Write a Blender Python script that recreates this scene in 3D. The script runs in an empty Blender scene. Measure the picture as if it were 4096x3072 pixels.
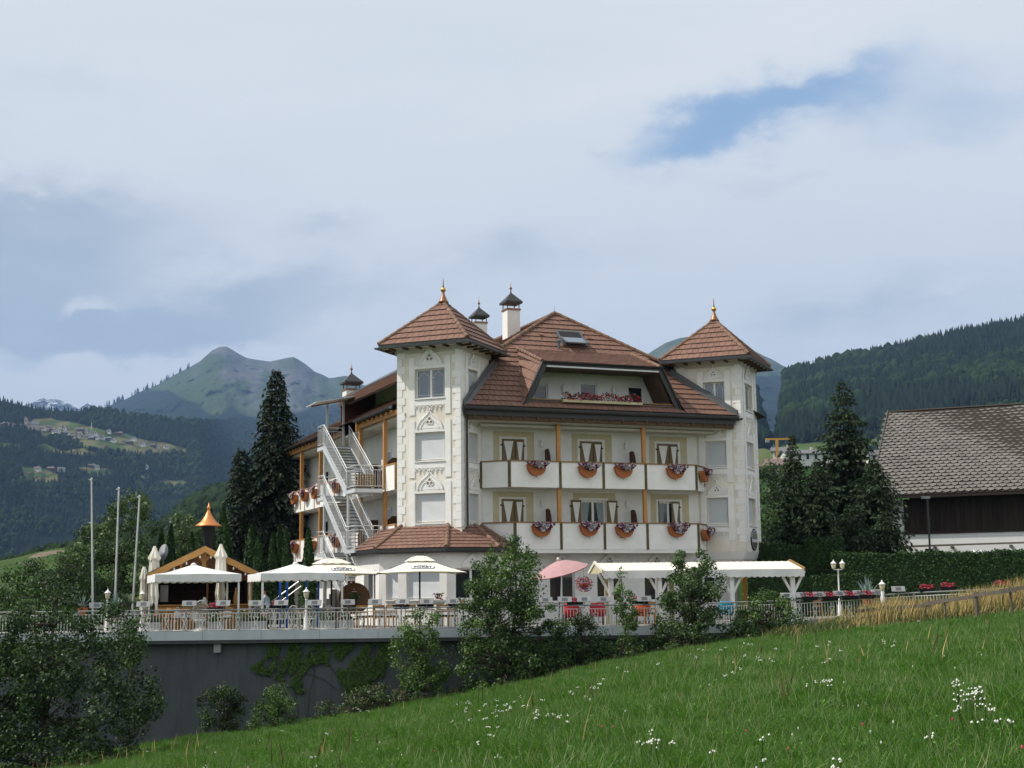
import bpy, bmesh, math, random
import numpy as np
from mathutils import Vector, Matrix
random.seed(7)
RNG = np.random.default_rng(11)
SC = bpy.context.scene
COL = SC.collection
R = math.radians

# ------------------------------------------------------------------ camera
F, CX, CY = 5900.0, 2048.0, 1536.0          # focal length and centre in pixels of the 4096 px wide photograph
PITCH, ROLL, THETA = R(8.261), R(0.687), R(22.233)
cp, sp, cr, sr = math.cos(PITCH), math.sin(PITCH), math.cos(ROLL), math.sin(ROLL)
_rt, _dn = Vector((1, 0, 0)), Vector((0, sp, -cp))
AX_R = _rt * cr + _dn * sr
AX_D = _dn * cr - _rt * sr
AX_F = Vector((0, cp, sp))
cam = bpy.data.cameras.new('camera')
cam.lens = F / 4096 * 36
cam.sensor_width = 36
cam.clip_start, cam.clip_end = 0.5, 90000
camo = bpy.data.objects.new('camera', cam)
COL.objects.link(camo)
camo.matrix_world = Matrix(((AX_R.x, -AX_D.x, -AX_F.x, 0), (AX_R.y, -AX_D.y, -AX_F.y, 0),
                            (AX_R.z, -AX_D.z, -AX_F.z, 0), (0, 0, 0, 1)))
SC.camera = camo
SC.view_settings.view_transform = 'Standard'
SC.view_settings.look = 'None'
SC.view_settings.exposure = 0.0
SC.view_settings.gamma = 1
SC.view_settings.use_curve_mapping = False
SC.render.engine = 'CYCLES'
SC.cycles.use_denoising = True
SC.cycles.max_bounces = 5
SC.cycles.diffuse_bounces = 2
SC.cycles.glossy_bounces = 2
SC.cycles.transmission_bounces = 4
SC.cycles.transparent_max_bounces = 8
SC.cycles.volume_bounces = 0
SC.cycles.caustics_reflective = SC.cycles.caustics_refractive = False

# ------------------------------------------------------------------ sky and sun
SUN_EL, SUN_ANG = R(50), R(-175)            # direction to the sun: elevation, angle from +X
world = bpy.data.worlds.new('World')
SC.world = world
world.use_nodes = True
WT = world.node_tree
WT.nodes.clear()

def wn(t, **k):
    n = WT.nodes.new(t)
    for a, b in k.items():
        setattr(n, a, b)
    return n

def _in(nt, s, v):
    if hasattr(v, 'is_output') or isinstance(v, bpy.types.NodeSocket):
        nt.links.new(v, s)
    elif v is not None:
        s.default_value = v

def wm(op, a, b=None, c=None, clamp=False):
    n = wn('ShaderNodeMath', operation=op, use_clamp=clamp)
    for i, v in enumerate((a, b, c)):
        _in(WT, n.inputs[i], v)
    return n.outputs[0]

def wmix(f, a, b, blend='MIX'):
    n = wn('ShaderNodeMix', data_type='RGBA', blend_type=blend)
    _in(WT, n.inputs[0], f); _in(WT, n.inputs[6], a); _in(WT, n.inputs[7], b)
    return n.outputs[2]

def wstep(x, lo, hi):
    n = wn('ShaderNodeMapRange', interpolation_type='SMOOTHERSTEP')
    _in(WT, n.inputs[0], x); n.inputs[1].default_value = lo; n.inputs[2].default_value = hi
    return n.outputs[0]

tc = wn('ShaderNodeTexCoord')
sep = wn('ShaderNodeSeparateXYZ'); WT.links.new(tc.outputs['Generated'], sep.inputs[0])
dx, dy, dz = sep.outputs
az = wm('ARCTAN2', dx, dy)
el = wm('ARCSINE', dz)
zz = wm('ADD', wm('MAXIMUM', dz, 0.0), 0.16)
cv = wn('ShaderNodeCombineXYZ')
WT.links.new(wm('DIVIDE', dx, zz), cv.inputs[0]); WT.links.new(wm('DIVIDE', dy, zz), cv.inputs[1])

def wnoise(scale, detail, rough, off=0.0, stretch=None):
    m = wn('ShaderNodeMapping'); m.inputs['Location'].default_value = (off, off * 1.7, 0)
    if stretch: m.inputs['Scale'].default_value = stretch
    WT.links.new(cv.outputs[0], m.inputs[0])
    n = wn('ShaderNodeTexNoise'); WT.links.new(m.outputs[0], n.inputs['Vector'])
    n.inputs['Scale'].default_value = scale; n.inputs['Detail'].default_value = detail; n.inputs['Roughness'].default_value = rough
    return n.outputs['Fac']

# isotropic noise on the sphere for the puffy clouds
def wnoise3(scale, detail, rough, off):
    m = wn('ShaderNodeMapping'); m.inputs['Location'].default_value = (off, off * .6, off * .3)
    m.inputs['Scale'].default_value = (1, 1, 2.0)
    WT.links.new(tc.outputs['Generated'], m.inputs[0])
    n = wn('ShaderNodeTexNoise'); WT.links.new(m.outputs[0], n.inputs['Vector'])
    n.inputs['Scale'].default_value = scale; n.inputs['Detail'].default_value = detail; n.inputs['Roughness'].default_value = rough
    return n.outputs['Fac']

n_big = wnoise(0.55, 4, .55, 3.1)
n_puff = wnoise3(7.5, 7, .58, 1.3)
n_fine = wnoise3(22, 6, .6, 5.2)
n_streak = wnoise(1.0, 5, .6, 7.7, (.45, 1.3, 1))
warp = wm('MULTIPLY_ADD', n_puff, 0.12, -0.06)
azw = wm('ADD', az, warp)
elw = wm('ADD', el, wm('MULTIPLY_ADD', n_fine, 0.06, -0.03))

def blob(px, py, sx, sy, rot=0.0):
    a0 = math.atan((px - CX) / F); e0 = math.atan((2390 - py - 0.012 * (px - CX)) / F)
    u = wm('SUBTRACT', azw, a0); v = wm('SUBTRACT', elw, e0)
    c, s = math.cos(rot), math.sin(rot)
    ur = wm('ADD', wm('MULTIPLY', u, c * F / sx), wm('MULTIPLY', v, s * F / sx))
    vr = wm('ADD', wm('MULTIPLY', u, -s * F / sy), wm('MULTIPLY', v, c * F / sy))
    q = wm('ADD', wm('MULTIPLY', ur, ur), wm('MULTIPLY', vr, vr))
    return wm('EXPONENT', wm('MULTIPLY', q, -1.0))

def total(items):
    t = None
    for w, b in items:
        x = wm('MULTIPLY', b, w)
        t = x if t is None else wm('ADD', t, x)
    return t

dark = total([(1.0, blob(120, 1150, 420, 260)), (.95, blob(350, 1370, 700, 90)), (.75, blob(900, 1220, 430, 150, .25)),
              (.55, blob(300, 900, 600, 160)), (.55, blob(2350, 565, 160, 60)), (.4, blob(1340, 890, 200, 60)),
              (.42, blob(2350, 980, 560, 130, .1)), (.5, blob(3500, 1250, 650, 150, .15)), (.35, blob(1500, 1150, 500, 120, .1)),
              (.3, blob(700, 480, 900, 300)), (.45, blob(60, 1530, 130, 45)), (.5, blob(3150, 720, 250, 60))])
light = total([(.8, blob(330, 1260, 120, 70, .6)), (.9, blob(300, 1540, 700, 70)), (.6, blob(60, 830, 120, 70)),
               (.5, blob(1250, 1270, 250, 50, .4)), (.7, blob(3900, 1180, 160, 60)), (.6, blob(3150, 60, 1500, 200, .1)),
               (.5, blob(2100, 400, 900, 90, .15))])
hole = total([(1.15, blob(3100, 400, 520, 120, .27)), (.62, blob(3850, 480, 520, 200, .05)), (.5, blob(2750, 560, 350, 110, .2))])
dmask = wstep(wm('ADD', dark, wm('MULTIPLY_ADD', n_puff, 1.1, -.55)), .05, 1.15)
dmask = wm('MULTIPLY', dmask, wm('SUBTRACT', 1.0, wm('MULTIPLY', wstep(wm('ADD', light, wm('MULTIPLY_ADD', n_fine, .7, -.35)), .3, .8), .75)))
far_gap = wm('MULTIPLY', wstep(n_big, .60, .78), wstep(wm('ABSOLUTE', az), .5, .9))
hmask = wstep(wm('ADD', hole, wm('MULTIPLY_ADD', n_streak, .9, -.45)), -.05, 1.5)
hmask = wm('MAXIMUM', hmask, wm('MULTIPLY', far_gap, .6))
nish = wn('ShaderNodeTexSky', sky_type='NISHITA')
nish.sun_disc = False
nish.sun_elevation = SUN_EL
nish.sun_rotation = R(90) - SUN_ANG
nish.altitude = 900
white = wmix(wm('MULTIPLY_ADD', n_streak, 1.6, -.3, True), (7.6, 8.1, 8.5, 1), (9.4, 9.5, 9.5, 1))
white = wmix(wm('MULTIPLY', wstep(light, .25, .9), .55), white, (9.2, 9.2, 9.0, 1))
grey = wmix(n_fine, (4.1, 4.9, 5.8, 1), (6.0, 6.6, 7.2, 1))
cloud = wmix(wm('MULTIPLY', dmask, .93), white, grey)
blue = wmix(.6, nish.outputs[0], (3.2, 5.6, 8.8, 1))
skyc = wmix(wm('MULTIPLY', hmask, .9), cloud, blue)
bg = wn('ShaderNodeBackground'); bg.inputs[1].default_value = 0.1
WT.links.new(skyc, bg.inputs[0])
wo = wn('ShaderNodeOutputWorld'); WT.links.new(bg.outputs[0], wo.inputs[0])
world.cycles.sampling_method = 'MANUAL'
world.cycles.sample_map_resolution = 512

sun = bpy.data.lights.new('sun', 'SUN')
sun.energy, sun.angle, sun.color = 4.9, R(0.6), (1.0, .94, .85)
suno = bpy.data.objects.new('sun', sun)
COL.objects.link(suno)
SUND = Vector((math.cos(SUN_ANG) * math.cos(SUN_EL), math.sin(SUN_ANG) * math.cos(SUN_EL), math.sin(SUN_EL)))
suno.rotation_euler = SUND.to_track_quat('Z', 'Y').to_euler()
suno.location = SUND * 60

# ------------------------------------------------------------------ frames of reference
ct, st = math.cos(THETA), math.sin(THETA)
U0, V0 = 25.0995, 62.0539
DECK = -1.13

def ray(x, y):
    return (AX_R * ((x - CX) / F) + AX_D * ((y - CY) / F) + AX_F)

def W(x, y, Y):                              # pixel -> point at depth Y in front of the camera
    r = ray(x, y); return r * (Y / r.y)

def WD(x, y, D):                             # pixel -> point at horizontal distance D
    r = ray(x, y); return r * (D / math.hypot(r.x, r.y))

def L(u, v, z):                              # hotel coordinates -> world
    a, b = u + U0, v + V0
    return Vector((a * ct - b * st, a * st + b * ct, z))

def toL(P):
    return (P.x * ct + P.y * st - U0, -P.x * st + P.y * ct - V0, P.z)

def onV(x, y, v):                            # pixel -> hotel coordinates on the plane v = const
    r = ray(x, y); d = -r.x * st + r.y * ct
    return toL(r * ((v + V0) / d))

def onU(x, y, u):
    r = ray(x, y); d = r.x * ct + r.y * st
    return toL(r * ((u + U0) / d))

# ------------------------------------------------------------------ mesh helpers
class MB:
    def __init__(s): s.v = []; s.f = []; s.mi = []; s.m = 0
    def add(s, vs, fs):
        o = len(s.v); s.v += [tuple(p) for p in vs]
        for f in fs: s.f.append(tuple(i + o for i in f)); s.mi.append(s.m)
        return s
    def box(s, a, b):
        (x0, y0, z0), (x1, y1, z1) = a, b
        return s.add([(x0, y0, z0), (x1, y0, z0), (x1, y1, z0), (x0, y1, z0), (x0, y0, z1), (x1, y0, z1), (x1, y1, z1), (x0, y1, z1)],
                     [(0, 3, 2, 1), (4, 5, 6, 7), (0, 1, 5, 4), (1, 2, 6, 5), (2, 3, 7, 6), (3, 0, 4, 7)])
    def obb(s, c, ax, ay, az_):
        c, ax, ay, az_ = map(Vector, (c, ax, ay, az_))
        p = [c + ax * i + ay * j + az_ * k for k in (-1, 1) for i, j in ((-1, -1), (1, -1), (1, 1), (-1, 1))]
        return s.add(p, [(0, 3, 2, 1), (4, 5, 6, 7), (0, 1, 5, 4), (1, 2, 6, 5), (2, 3, 7, 6), (3, 0, 4, 7)])
    def beam(s, p, q, w, h, up=(0, 0, 1)):
        p, q, up = Vector(p), Vector(q), Vector(up)
        d = (q - p); l = d.length; d.normalize()
        side = d.cross(up)
        if side.length < 1e-4: side = d.cross(Vector((1, 0, 0)))
        side.normalize(); u2 = side.cross(d)
        return s.obb((p + q) / 2, d * l / 2, side * w / 2, u2 * h / 2)
    def tube(s, p, q, r, n=8, r2=None, cap=True):
        p, q = Vector(p), Vector(q); d = q - p
        if d.length < 1e-6: return s
        d.normalize(); a = d.orthogonal().normalized(); b = d.cross(a); r2 = r if r2 is None else r2
        vs = []
        for c, rr in ((p, r), (q, r2)):
            for i in range(n):
                t = 2 * math.pi * i / n; vs.append(c + (a * math.cos(t) + b * math.sin(t)) * rr)
        fs = [(i, (i + 1) % n, n + (i + 1) % n, n + i) for i in range(n)]
        if cap: fs += [tuple(range(n))[::-1], tuple(range(n, 2 * n))]
        return s.add(vs, fs)
    def path(s, pts, r, n=6):
        for a, b in zip(pts, pts[1:]): s.tube(a, b, r, n)
        return s
    def lathe(s, prof, c=(0, 0, 0), n=16, sx=1.0, sy=1.0):
        vs = []; fs = []
        for r, z in prof:
            for i in range(n):
                t = 2 * math.pi * i / n; vs.append((c[0] + r * math.cos(t) * sx, c[1] + r * math.sin(t) * sy, c[2] + z))
        for k in range(len(prof) - 1):
            for i in range(n):
                j = (i + 1) % n; fs.append((k * n + i, k * n + j, (k + 1) * n + j, (k + 1) * n + i))
        fs.append(tuple(range(n))[::-1]); m = (len(prof) - 1) * n; fs.append(tuple(range(m, m + n)))
        return s.add(vs, fs)
    def prism(s, pts, off):
        pts = [Vector(p) for p in pts]; off = Vector(off); n = len(pts)
        nrm = Vector((0, 0, 0))
        for i in range(n): nrm += pts[i].cross(pts[(i + 1) % n])
        if nrm.dot(off) > 0: pts = pts[::-1]
        vs = pts + [p + off for p in pts]
        fs = [tuple(range(n)), tuple(range(2 * n - 1, n - 1, -1))] + [((i + 1) % n, i, n + i, n + (i + 1) % n) for i in range(n)]
        return s.add(vs, fs)
    def face(s, *pts): return s.add(pts, [tuple(range(len(pts)))])
    def xf(s, M):
        s.v = [tuple(M @ Vector(p)) for p in s.v]; return s
    def mesh(s, name, mats, smooth=False):
        me = bpy.data.meshes.new(name); me.from_pydata(s.v, [], s.f)
        for m in (mats if isinstance(mats, (list, tuple)) else [mats]): me.materials.append(m)
        if any(s.mi): me.polygons.foreach_set('material_index', s.mi)
        if smooth: me.polygons.foreach_set('use_smooth', [True] * len(me.polygons))
        me.update(); return me
    def build(s, name, mats, parent=None, smooth=False, off=None, **tags):
        o = OFFS.get(root_of(parent)) if parent is not None else None
        if off is not None: o = Vector(off)
        if o is not None: s.v = [(x - o[0], y - o[1], z - o[2]) for x, y, z in s.v]
        ob = link(name, s.mesh(name, mats, smooth), parent, **tags)
        if off is not None and parent is None: ob.location = off
        return ob

OFFS = {}
def root_of(o):
    while o is not None and o.parent is not None: o = o.parent
    return o.name if o is not None else None

def link(name, me, parent=None, label=None, cat=None, group=None, kind=None):
    ob = bpy.data.objects.new(name, me); COL.objects.link(ob)
    if parent is not None: ob.parent = parent
    return tag(ob, label, cat, group, kind)

def tag(ob, label=None, cat=None, group=None, kind=None):
    for k, v in (('label', label), ('category', cat), ('group', group), ('kind', kind)):
        if v: ob[k] = v
    return ob

def thing(name, label, cat, loc=(0, 0, 0), rotz=0.0, group=None, world_coords=True):
    e = bpy.data.objects.new(name, None); COL.objects.link(e); e.location = loc; e.rotation_euler = (0, 0, rotz)
    e.empty_display_size = .3
    if world_coords: OFFS[e.name] = Vector(loc)
    return tag(e, label, cat, group)

def kids(o): return list(o.children)
CHILDREN = {}
def copy_tree(o, parent=None):
    c = o.copy(); COL.objects.link(c)
    if parent is not None: c.parent = parent
    for ch in kids(o): copy_tree(ch, c)
    return c

def place(o, loc, rotz=None, label=None, group=None, scale=None):
    o.location = loc
    if rotz is not None: o.rotation_euler = (0, 0, rotz)
    if scale is not None: o.scale = (scale,) * 3 if not isinstance(scale, (tuple, list)) else scale
    if label: o['label'] = label
    if group: o['group'] = group
    return o

def np_mesh(name, V, Fc, mats, smooth=False, mi=None, col=None):
    V = np.asarray(V, np.float32); Fc = np.asarray(Fc, np.int32); k = Fc.shape[1]
    me = bpy.data.meshes.new(name)
    me.vertices.add(len(V)); me.vertices.foreach_set('co', V.ravel())
    me.loops.add(Fc.size); me.loops.foreach_set('vertex_index', Fc.ravel())
    me.polygons.add(len(Fc)); me.polygons.foreach_set('loop_start', np.arange(0, Fc.size, k, dtype=np.int32))
    for m in (mats if isinstance(mats, (list, tuple)) else [mats]): me.materials.append(m)
    if mi is not None: me.polygons.foreach_set('material_index', np.asarray(mi, np.int32))
    if smooth: me.polygons.foreach_set('use_smooth', np.ones(len(Fc), bool))
    me.update(calc_edges=True)
    if col is not None:
        a = me.color_attributes.new('tint', 'FLOAT_COLOR', 'POINT')
        c4 = np.ones((len(V), 4), np.float32); c4[:, :3] = col; a.data.foreach_set('color', c4.ravel())
    return me

# ------------------------------------------------------------------ materials
def mat(name, col, rough=.7, var=0.0, scale=3.0, bump=0.0, bscale=40.0, metal=0.0, col2=None, island=0.0, obj=0.0,
        trans=0.0, spec=.3, alpha=None, attr=None, stretch=None, detail=4, streak=None):
    m = bpy.data.materials.new(name); m.use_nodes = True; nt = m.node_tree; nt.nodes.clear()
    def nd(t, **k):
        n = nt.nodes.new(t)
        for a, b in k.items(): setattr(n, a, b)
        return n
    out = nd('ShaderNodeOutputMaterial'); bs = nd('ShaderNodeBsdfPrincipled')
    bs.inputs['Roughness'].default_value = rough; bs.inputs['Metallic'].default_value = metal
    bs.inputs['Specular IOR Level'].default_value = spec
    c4 = (*col, 1)
    src = None
    if attr:
        a = nd('ShaderNodeAttribute', attribute_name=attr); src = a.outputs['Color']
    co = nd('ShaderNodeTexCoord'); vec = co.outputs['Object']
    if stretch:
        mp = nd('ShaderNodeMapping'); mp.inputs['Scale'].default_value = stretch; nt.links.new(vec, mp.inputs[0]); vec = mp.outputs[0]
    if var or col2:
        no = nd('ShaderNodeTexNoise'); no.inputs['Scale'].default_value = scale; no.inputs['Detail'].default_value = detail
        no.inputs['Roughness'].default_value = .6; nt.links.new(vec, no.inputs['Vector'])
        rmp = nd('ShaderNodeMapRange'); nt.links.new(no.outputs['Fac'], rmp.inputs[0])
        rmp.inputs[1].default_value, rmp.inputs[2].default_value = .36, .66
        mx = nd('ShaderNodeMix', data_type='RGBA'); nt.links.new(rmp.outputs[0], mx.inputs[0])
        if src is not None:
            nt.links.new(src, mx.inputs[6])
            ml = nd('ShaderNodeMix', data_type='RGBA', blend_type='MULTIPLY'); ml.inputs[0].default_value = 1
            nt.links.new(src, ml.inputs[6]); ml.inputs[7].default_value = (1 - var,) * 3 + (1,)
            nt.links.new(ml.outputs[2], mx.inputs[7])
        else:
            mx.inputs[6].default_value = c4
            mx.inputs[7].default_value = (*col2, 1) if col2 else (*[x * (1 - var) for x in col], 1)
        src = mx.outputs[2]
    for amt, nodet, sock in ((island, 'ShaderNodeNewGeometry', 'Random Per Island'), (obj, 'ShaderNodeObjectInfo', 'Random')):
        if amt:
            g = nd(nodet); mr = nd('ShaderNodeMapRange'); nt.links.new(g.outputs[sock], mr.inputs[0])
            mr.inputs[3].default_value, mr.inputs[4].default_value = 1 - amt, 1 + amt
            ml = nd('ShaderNodeMix', data_type='RGBA', blend_type='MULTIPLY'); ml.inputs[0].default_value = 1
            if src is not None: nt.links.new(src, ml.inputs[6])
            else: ml.inputs[6].default_value = c4
            cc = nd('ShaderNodeCombineColor')
            for i in range(3): nt.links.new(mr.outputs[0], cc.inputs[i])
            nt.links.new(cc.outputs[0], ml.inputs[7]); src = ml.outputs[2]
    if streak:                                # vertical run-off stains
        mp = nd('ShaderNodeMapping'); mp.inputs['Scale'].default_value = (5, 5, .5); nt.links.new(co.outputs['Object'], mp.inputs[0])
        no = nd('ShaderNodeTexNoise'); no.inputs['Scale'].default_value = 1.0; no.inputs['Detail'].default_value = 6; nt.links.new(mp.outputs[0], no.inputs['Vector'])
        rm = nd('ShaderNodeMapRange'); nt.links.new(no.outputs['Fac'], rm.inputs[0]); rm.inputs[1].default_value, rm.inputs[2].default_value = .5, .75
        rm.inputs[4].default_value = streak[1]
        mx = nd('ShaderNodeMix', data_type='RGBA'); nt.links.new(rm.outputs[0], mx.inputs[0])
        if src is not None: nt.links.new(src, mx.inputs[6])
        else: mx.inputs[6].default_value = c4
        mx.inputs[7].default_value = (*streak[0], 1); src = mx.outputs[2]
    if src is not None: nt.links.new(src, bs.inputs['Base Color'])
    else: bs.inputs['Base Color'].default_value = c4
    if bump:
        nb = nd('ShaderNodeTexNoise'); nb.inputs['Scale'].default_value = bscale; nb.inputs['Detail'].default_value = 3; nt.links.new(vec, nb.inputs['Vector'])
        b = nd('ShaderNodeBump'); b.inputs['Strength'].default_value = bump; b.inputs['Distance'].default_value = .02
        nt.links.new(nb.outputs['Fac'], b.inputs['Height']); nt.links.new(b.outputs[0], bs.inputs['Normal'])
    sh = bs.outputs[0]
    if trans:
        tr = nd('ShaderNodeBsdfTranslucent')
        if src is not None:
            ml = nd('ShaderNodeMix', data_type='RGBA', blend_type='MULTIPLY'); ml.inputs[0].default_value = 1
            nt.links.new(src, ml.inputs[6]); ml.inputs[7].default_value = (1.3, 1.35, .7, 1); nt.links.new(ml.outputs[2], tr.inputs[0])
        else: tr.inputs[0].default_value = c4
        ms = nd('ShaderNodeMixShader'); ms.inputs[0].default_value = trans
        nt.links.new(sh, ms.inputs[1]); nt.links.new(tr.outputs[0], ms.inputs[2]); sh = ms.outputs[0]
    nt.links.new(sh, out.inputs[0])
    return m

M = {}
def D(k, *a, **kw): M[k] = mat(k, *a, **kw)
D('plaster', (.80, .79, .765), .85, col2=(.72, .71, .67), scale=1.3, bump=.15, bscale=60)
D('tower_plaster', (.80, .775, .71), .85, col2=(.69, .63, .53), scale=.9, bump=.15, bscale=50, streak=((.5, .46, .38), .45))
D('white_trim', (.84, .835, .82), .7, col2=(.77, .76, .73), scale=2, bump=.05)
D('cream_band', (.56, .50, .34), .85, col2=(.50, .44, .28), scale=3)
D('tile', (.20, .108, .078), .75, col2=(.19, .11, .083), scale=5, obj=.10, island=.10, bump=.25, bscale=25)
D('under_tile', (.05, .025, .018), .9)  # dark base surface below the tiles, seen through their gaps
D('ridge_tile', (.215, .125, .085), .75, col2=(.15, .095, .065), scale=6, obj=.2, island=.2, bump=.25)
D('dark_metal', (.030, .028, .027), .42, var=.3, metal=.0, spec=.5)
D('grey_metal', (.11, .115, .12), .45, var=.25, spec=.5)
D('soffit', (.50, .48, .42), .85, var=.1)
D('beam_wood', (.115, .070, .040), .8, var=.4, scale=4, stretch=(1, 8, 8), obj=.15)
D('brown_wood', (.105, .043, .022), .7, var=.35, scale=3, stretch=(2, 2, 9))
D('post_wood', (.50, .25, .082), .6, var=.25, scale=4, stretch=(6, 6, .6))
D('rail_wood', (.30, .185, .062), .7, var=.3, scale=5)
D('old_post', (.135, .105, .042), .75, var=.55, scale=6, stretch=(3, 3, 1))
D('shutter', (.185, .132, .066), .7, var=.12, scale=6)
D('screen', (.085, .040, .019), .7, var=.25, scale=6)
D('glass', (.018, .022, .03), .06, spec=.9)
D('glass_sky', (.10, .14, .19), .05, spec=1.0)  # bluish base colour carries the sky reflection
D('curtain', (.33, .38, .40), .9, var=.3, scale=8, stretch=(9, 9, .5))
D('net_curtain', (.55, .60, .66), .9, var=.25, scale=5, stretch=(6, 6, .5))
D('blind', (.56, .59, .62), .45, spec=.5)
D('hinge', (.015, .013, .012), .5)
D('steel', (.66, .68, .69), .4, var=.12, metal=.25, spec=.5)
D('tread', (.17, .18, .18), .6, var=.3, scale=8)
D('gold', (.72, .42, .10), .28, metal=1.0)
D('copper', (.33, .17, .10), .42, metal=.6, var=.35)
D('bright_copper', (.72, .28, .10), .38, metal=.55, var=.15)
D('terracotta', (.40, .135, .045), .75, var=.2, scale=9)
D('canvas', (.80, .80, .80), .9, var=.05, scale=2, trans=.06)
D('cream_canvas', (.78, .74, .65), .9, var=.06, scale=2, trans=.06)
D('red_canvas', (.40, .095, .115), .9, var=.08, trans=.25)
D('pale_red', (.56, .34, .35), .9, var=.06, trans=.2)
D('white_paint', (.80, .80, .78), .5, var=.06, scale=5)
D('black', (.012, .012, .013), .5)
D('concrete', (.33, .335, .33), .85, var=.2, scale=2, bump=.2)
D('deck', (.24, .23, .21), .85, var=.2, scale=2)
D('dark_wall', (.098, .108, .118), .9, col2=(.078, .088, .098), scale=.5, bump=.5, bscale=45, streak=((.05, .055, .06), .6))
D('fascia', (.44, .49, .53), .6, var=.1, scale=1.5, streak=((.33, .36, .38), .5))
D('zinc', (.07, .075, .08), .5, var=.3)
D('hut_wood', (.52, .27, .085), .65, var=.2, scale=3, stretch=(1, 1, 4))
D('hut_board', (.19, .085, .035), .7, var=.25, scale=3)
D('hut_dark', (.055, .025, .014), .7, var=.3)
D('shingle', (.055, .058, .062), .8, var=.3, scale=8)
D('lamp_glass', (.62, .56, .38), .25, spec=.6)
D('flood_grey', (.26, .27, .275), .45, spec=.5, var=.08)
D('flood_dark', (.08, .085, .09), .3, spec=.6)
D('wicker', (.62, .60, .56), .7, var=.2, scale=12)
D('chair_wood', (.42, .22, .075), .55, var=.2)
D('cloth', (.80, .80, .80), .9)
D('orange_cushion', (.60, .09, .03), .85)
D('red_cushion', (.50, .03, .04), .85)
D('teal', (.02, .22, .32), .6)
D('blue_post', (.02, .12, .55), .5)
D('planter', (.52, .53, .53), .8, var=.15, scale=5)
D('barrel', (.205, .105, .05), .7, var=.2, scale=5)
D('barn_roof', (.17, .16, .145), .9, col2=(.135, .128, .118), scale=1.2, obj=.10, island=.14, bump=.3)
D('barn_wood', (.036, .026, .020), .85, var=.4, scale=2, stretch=(8, 8, .6), obj=.25)
D('barn_white', (.78, .79, .79), .9, col2=(.70, .71, .71), scale=.8, bump=.35, bscale=12)
D('old_wood', (.145, .125, .10), .85, var=.4, scale=6, stretch=(4, 4, 1))
D('skin', (.45, .25, .17), .6)
D('hair', (.035, .022, .015), .6)
D('shirt', (.45, .55, .72), .8)
D('apron', (.015, .015, .018), .8)
D('flagpole', (.60, .62, .62), .4, var=.2)
D('bark', (.075, .058, .042), .9, var=.4, scale=8, bump=.4)
D('logo_ink', (.055, .075, .12), .6)
D('logo_white', (.80, .80, .80), .6)
# plants
D('leaf_mid', (.042, .092, .015), .5, island=.42, trans=.28, spec=.5)
D('leaf_light', (.095, .175, .030), .5, island=.4, trans=.3, spec=.5)
D('leaf_dark', (.022, .050, .011), .55, island=.42, trans=.22, spec=.4)
D('leaf_deep', (.012, .028, .008), .6, island=.42, trans=.15)
D('leaf_silver', (.080, .130, .045), .5, island=.4, trans=.25, spec=.5)
D('leaf_brown', (.085, .085, .03), .6, island=.4, trans=.2)
D('needle_dark', (.019, .036, .016), .7, island=.45, trans=.08)
D('needle_black', (.020, .030, .018), .7, island=.45, trans=.05)
D('needle_mid', (.030, .056, .020), .7, island=.45, trans=.1)
D('thuja', (.030, .078, .013), .65, island=.5, trans=.12)
D('thuja_dark', (.018, .045, .010), .65, island=.5, trans=.1)
D('ivy', (.062, .118, .016), .5, island=.4, trans=.2)
D('agave', (.17, .24, .22), .5, island=.15)
D('palm', (.035, .07, .02), .5, island=.3)
D('petal_purple', (.20, .016, .085), .7, island=.4, trans=.2)
D('petal_white', (.72, .66, .76), .7, island=.2, trans=.2)
D('petal_red', (.60, .035, .05), .7, island=.35, trans=.2)
D('petal_pink', (.68, .06, .16), .7, island=.3, trans=.2)
D('petal_violet', (.25, .10, .45), .7, island=.3, trans=.2)
D('umbel', (.78, .80, .72), .8, trans=.2)
D('straw', (.50, .37, .17), .8, island=.35, trans=.25)
# ------------------------------------------------------------------ terrain
def hsh(ix, iy, seed):
    n = (ix.astype(np.int64) * 374761393 + iy.astype(np.int64) * 668265263 + seed * 974711) & 0x7fffffff
    n = ((n ^ (n >> 13)) * 1274126177) & 0x7fffffff
    return ((n ^ (n >> 16)) & 0xffff) / 65535.0

def vnoise(x, y, seed=0):
    x = np.asarray(x, float); y = np.asarray(y, float)
    ix, iy = np.floor(x), np.floor(y); fx, fy = x - ix, y - iy
    fx = fx * fx * (3 - 2 * fx); fy = fy * fy * (3 - 2 * fy)
    a, b = hsh(ix, iy, seed), hsh(ix + 1, iy, seed); c, d = hsh(ix, iy + 1, seed), hsh(ix + 1, iy + 1, seed)
    return (a + (b - a) * fx) * (1 - fy) + (c + (d - c) * fx) * fy

def fbm(x, y, seed=0, oct=4, gain=.5):
    s = 0; a = 1; t = 0
    for i in range(oct):
        s = s + a * vnoise(np.asarray(x) * 2 ** i, np.asarray(y) * 2 ** i, seed + i * 17); t += a; a *= gain
    return s / t

ARr, ADn, AFw = (np.array(a) for a in (AX_R, AX_D, AX_F))

def nproj(P):
    c = P @ np.stack([ARr, ADn, AFw], 1)
    return CX + F * c[:, 0] / c[:, 2], CY + F * c[:, 1] / c[:, 2]

def inpoly(x, y, poly):
    r = np.zeros(len(x), bool); n = len(poly); j = n - 1
    for i in range(n):
        xi, yi = poly[i]; xj, yj = poly[j]
        c = ((yi > y) != (yj > y)) & (x < (xj - xi) * (y - yi) / (yj - yi + 1e-9) + xi)
        r ^= c; j = i
    return r

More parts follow.
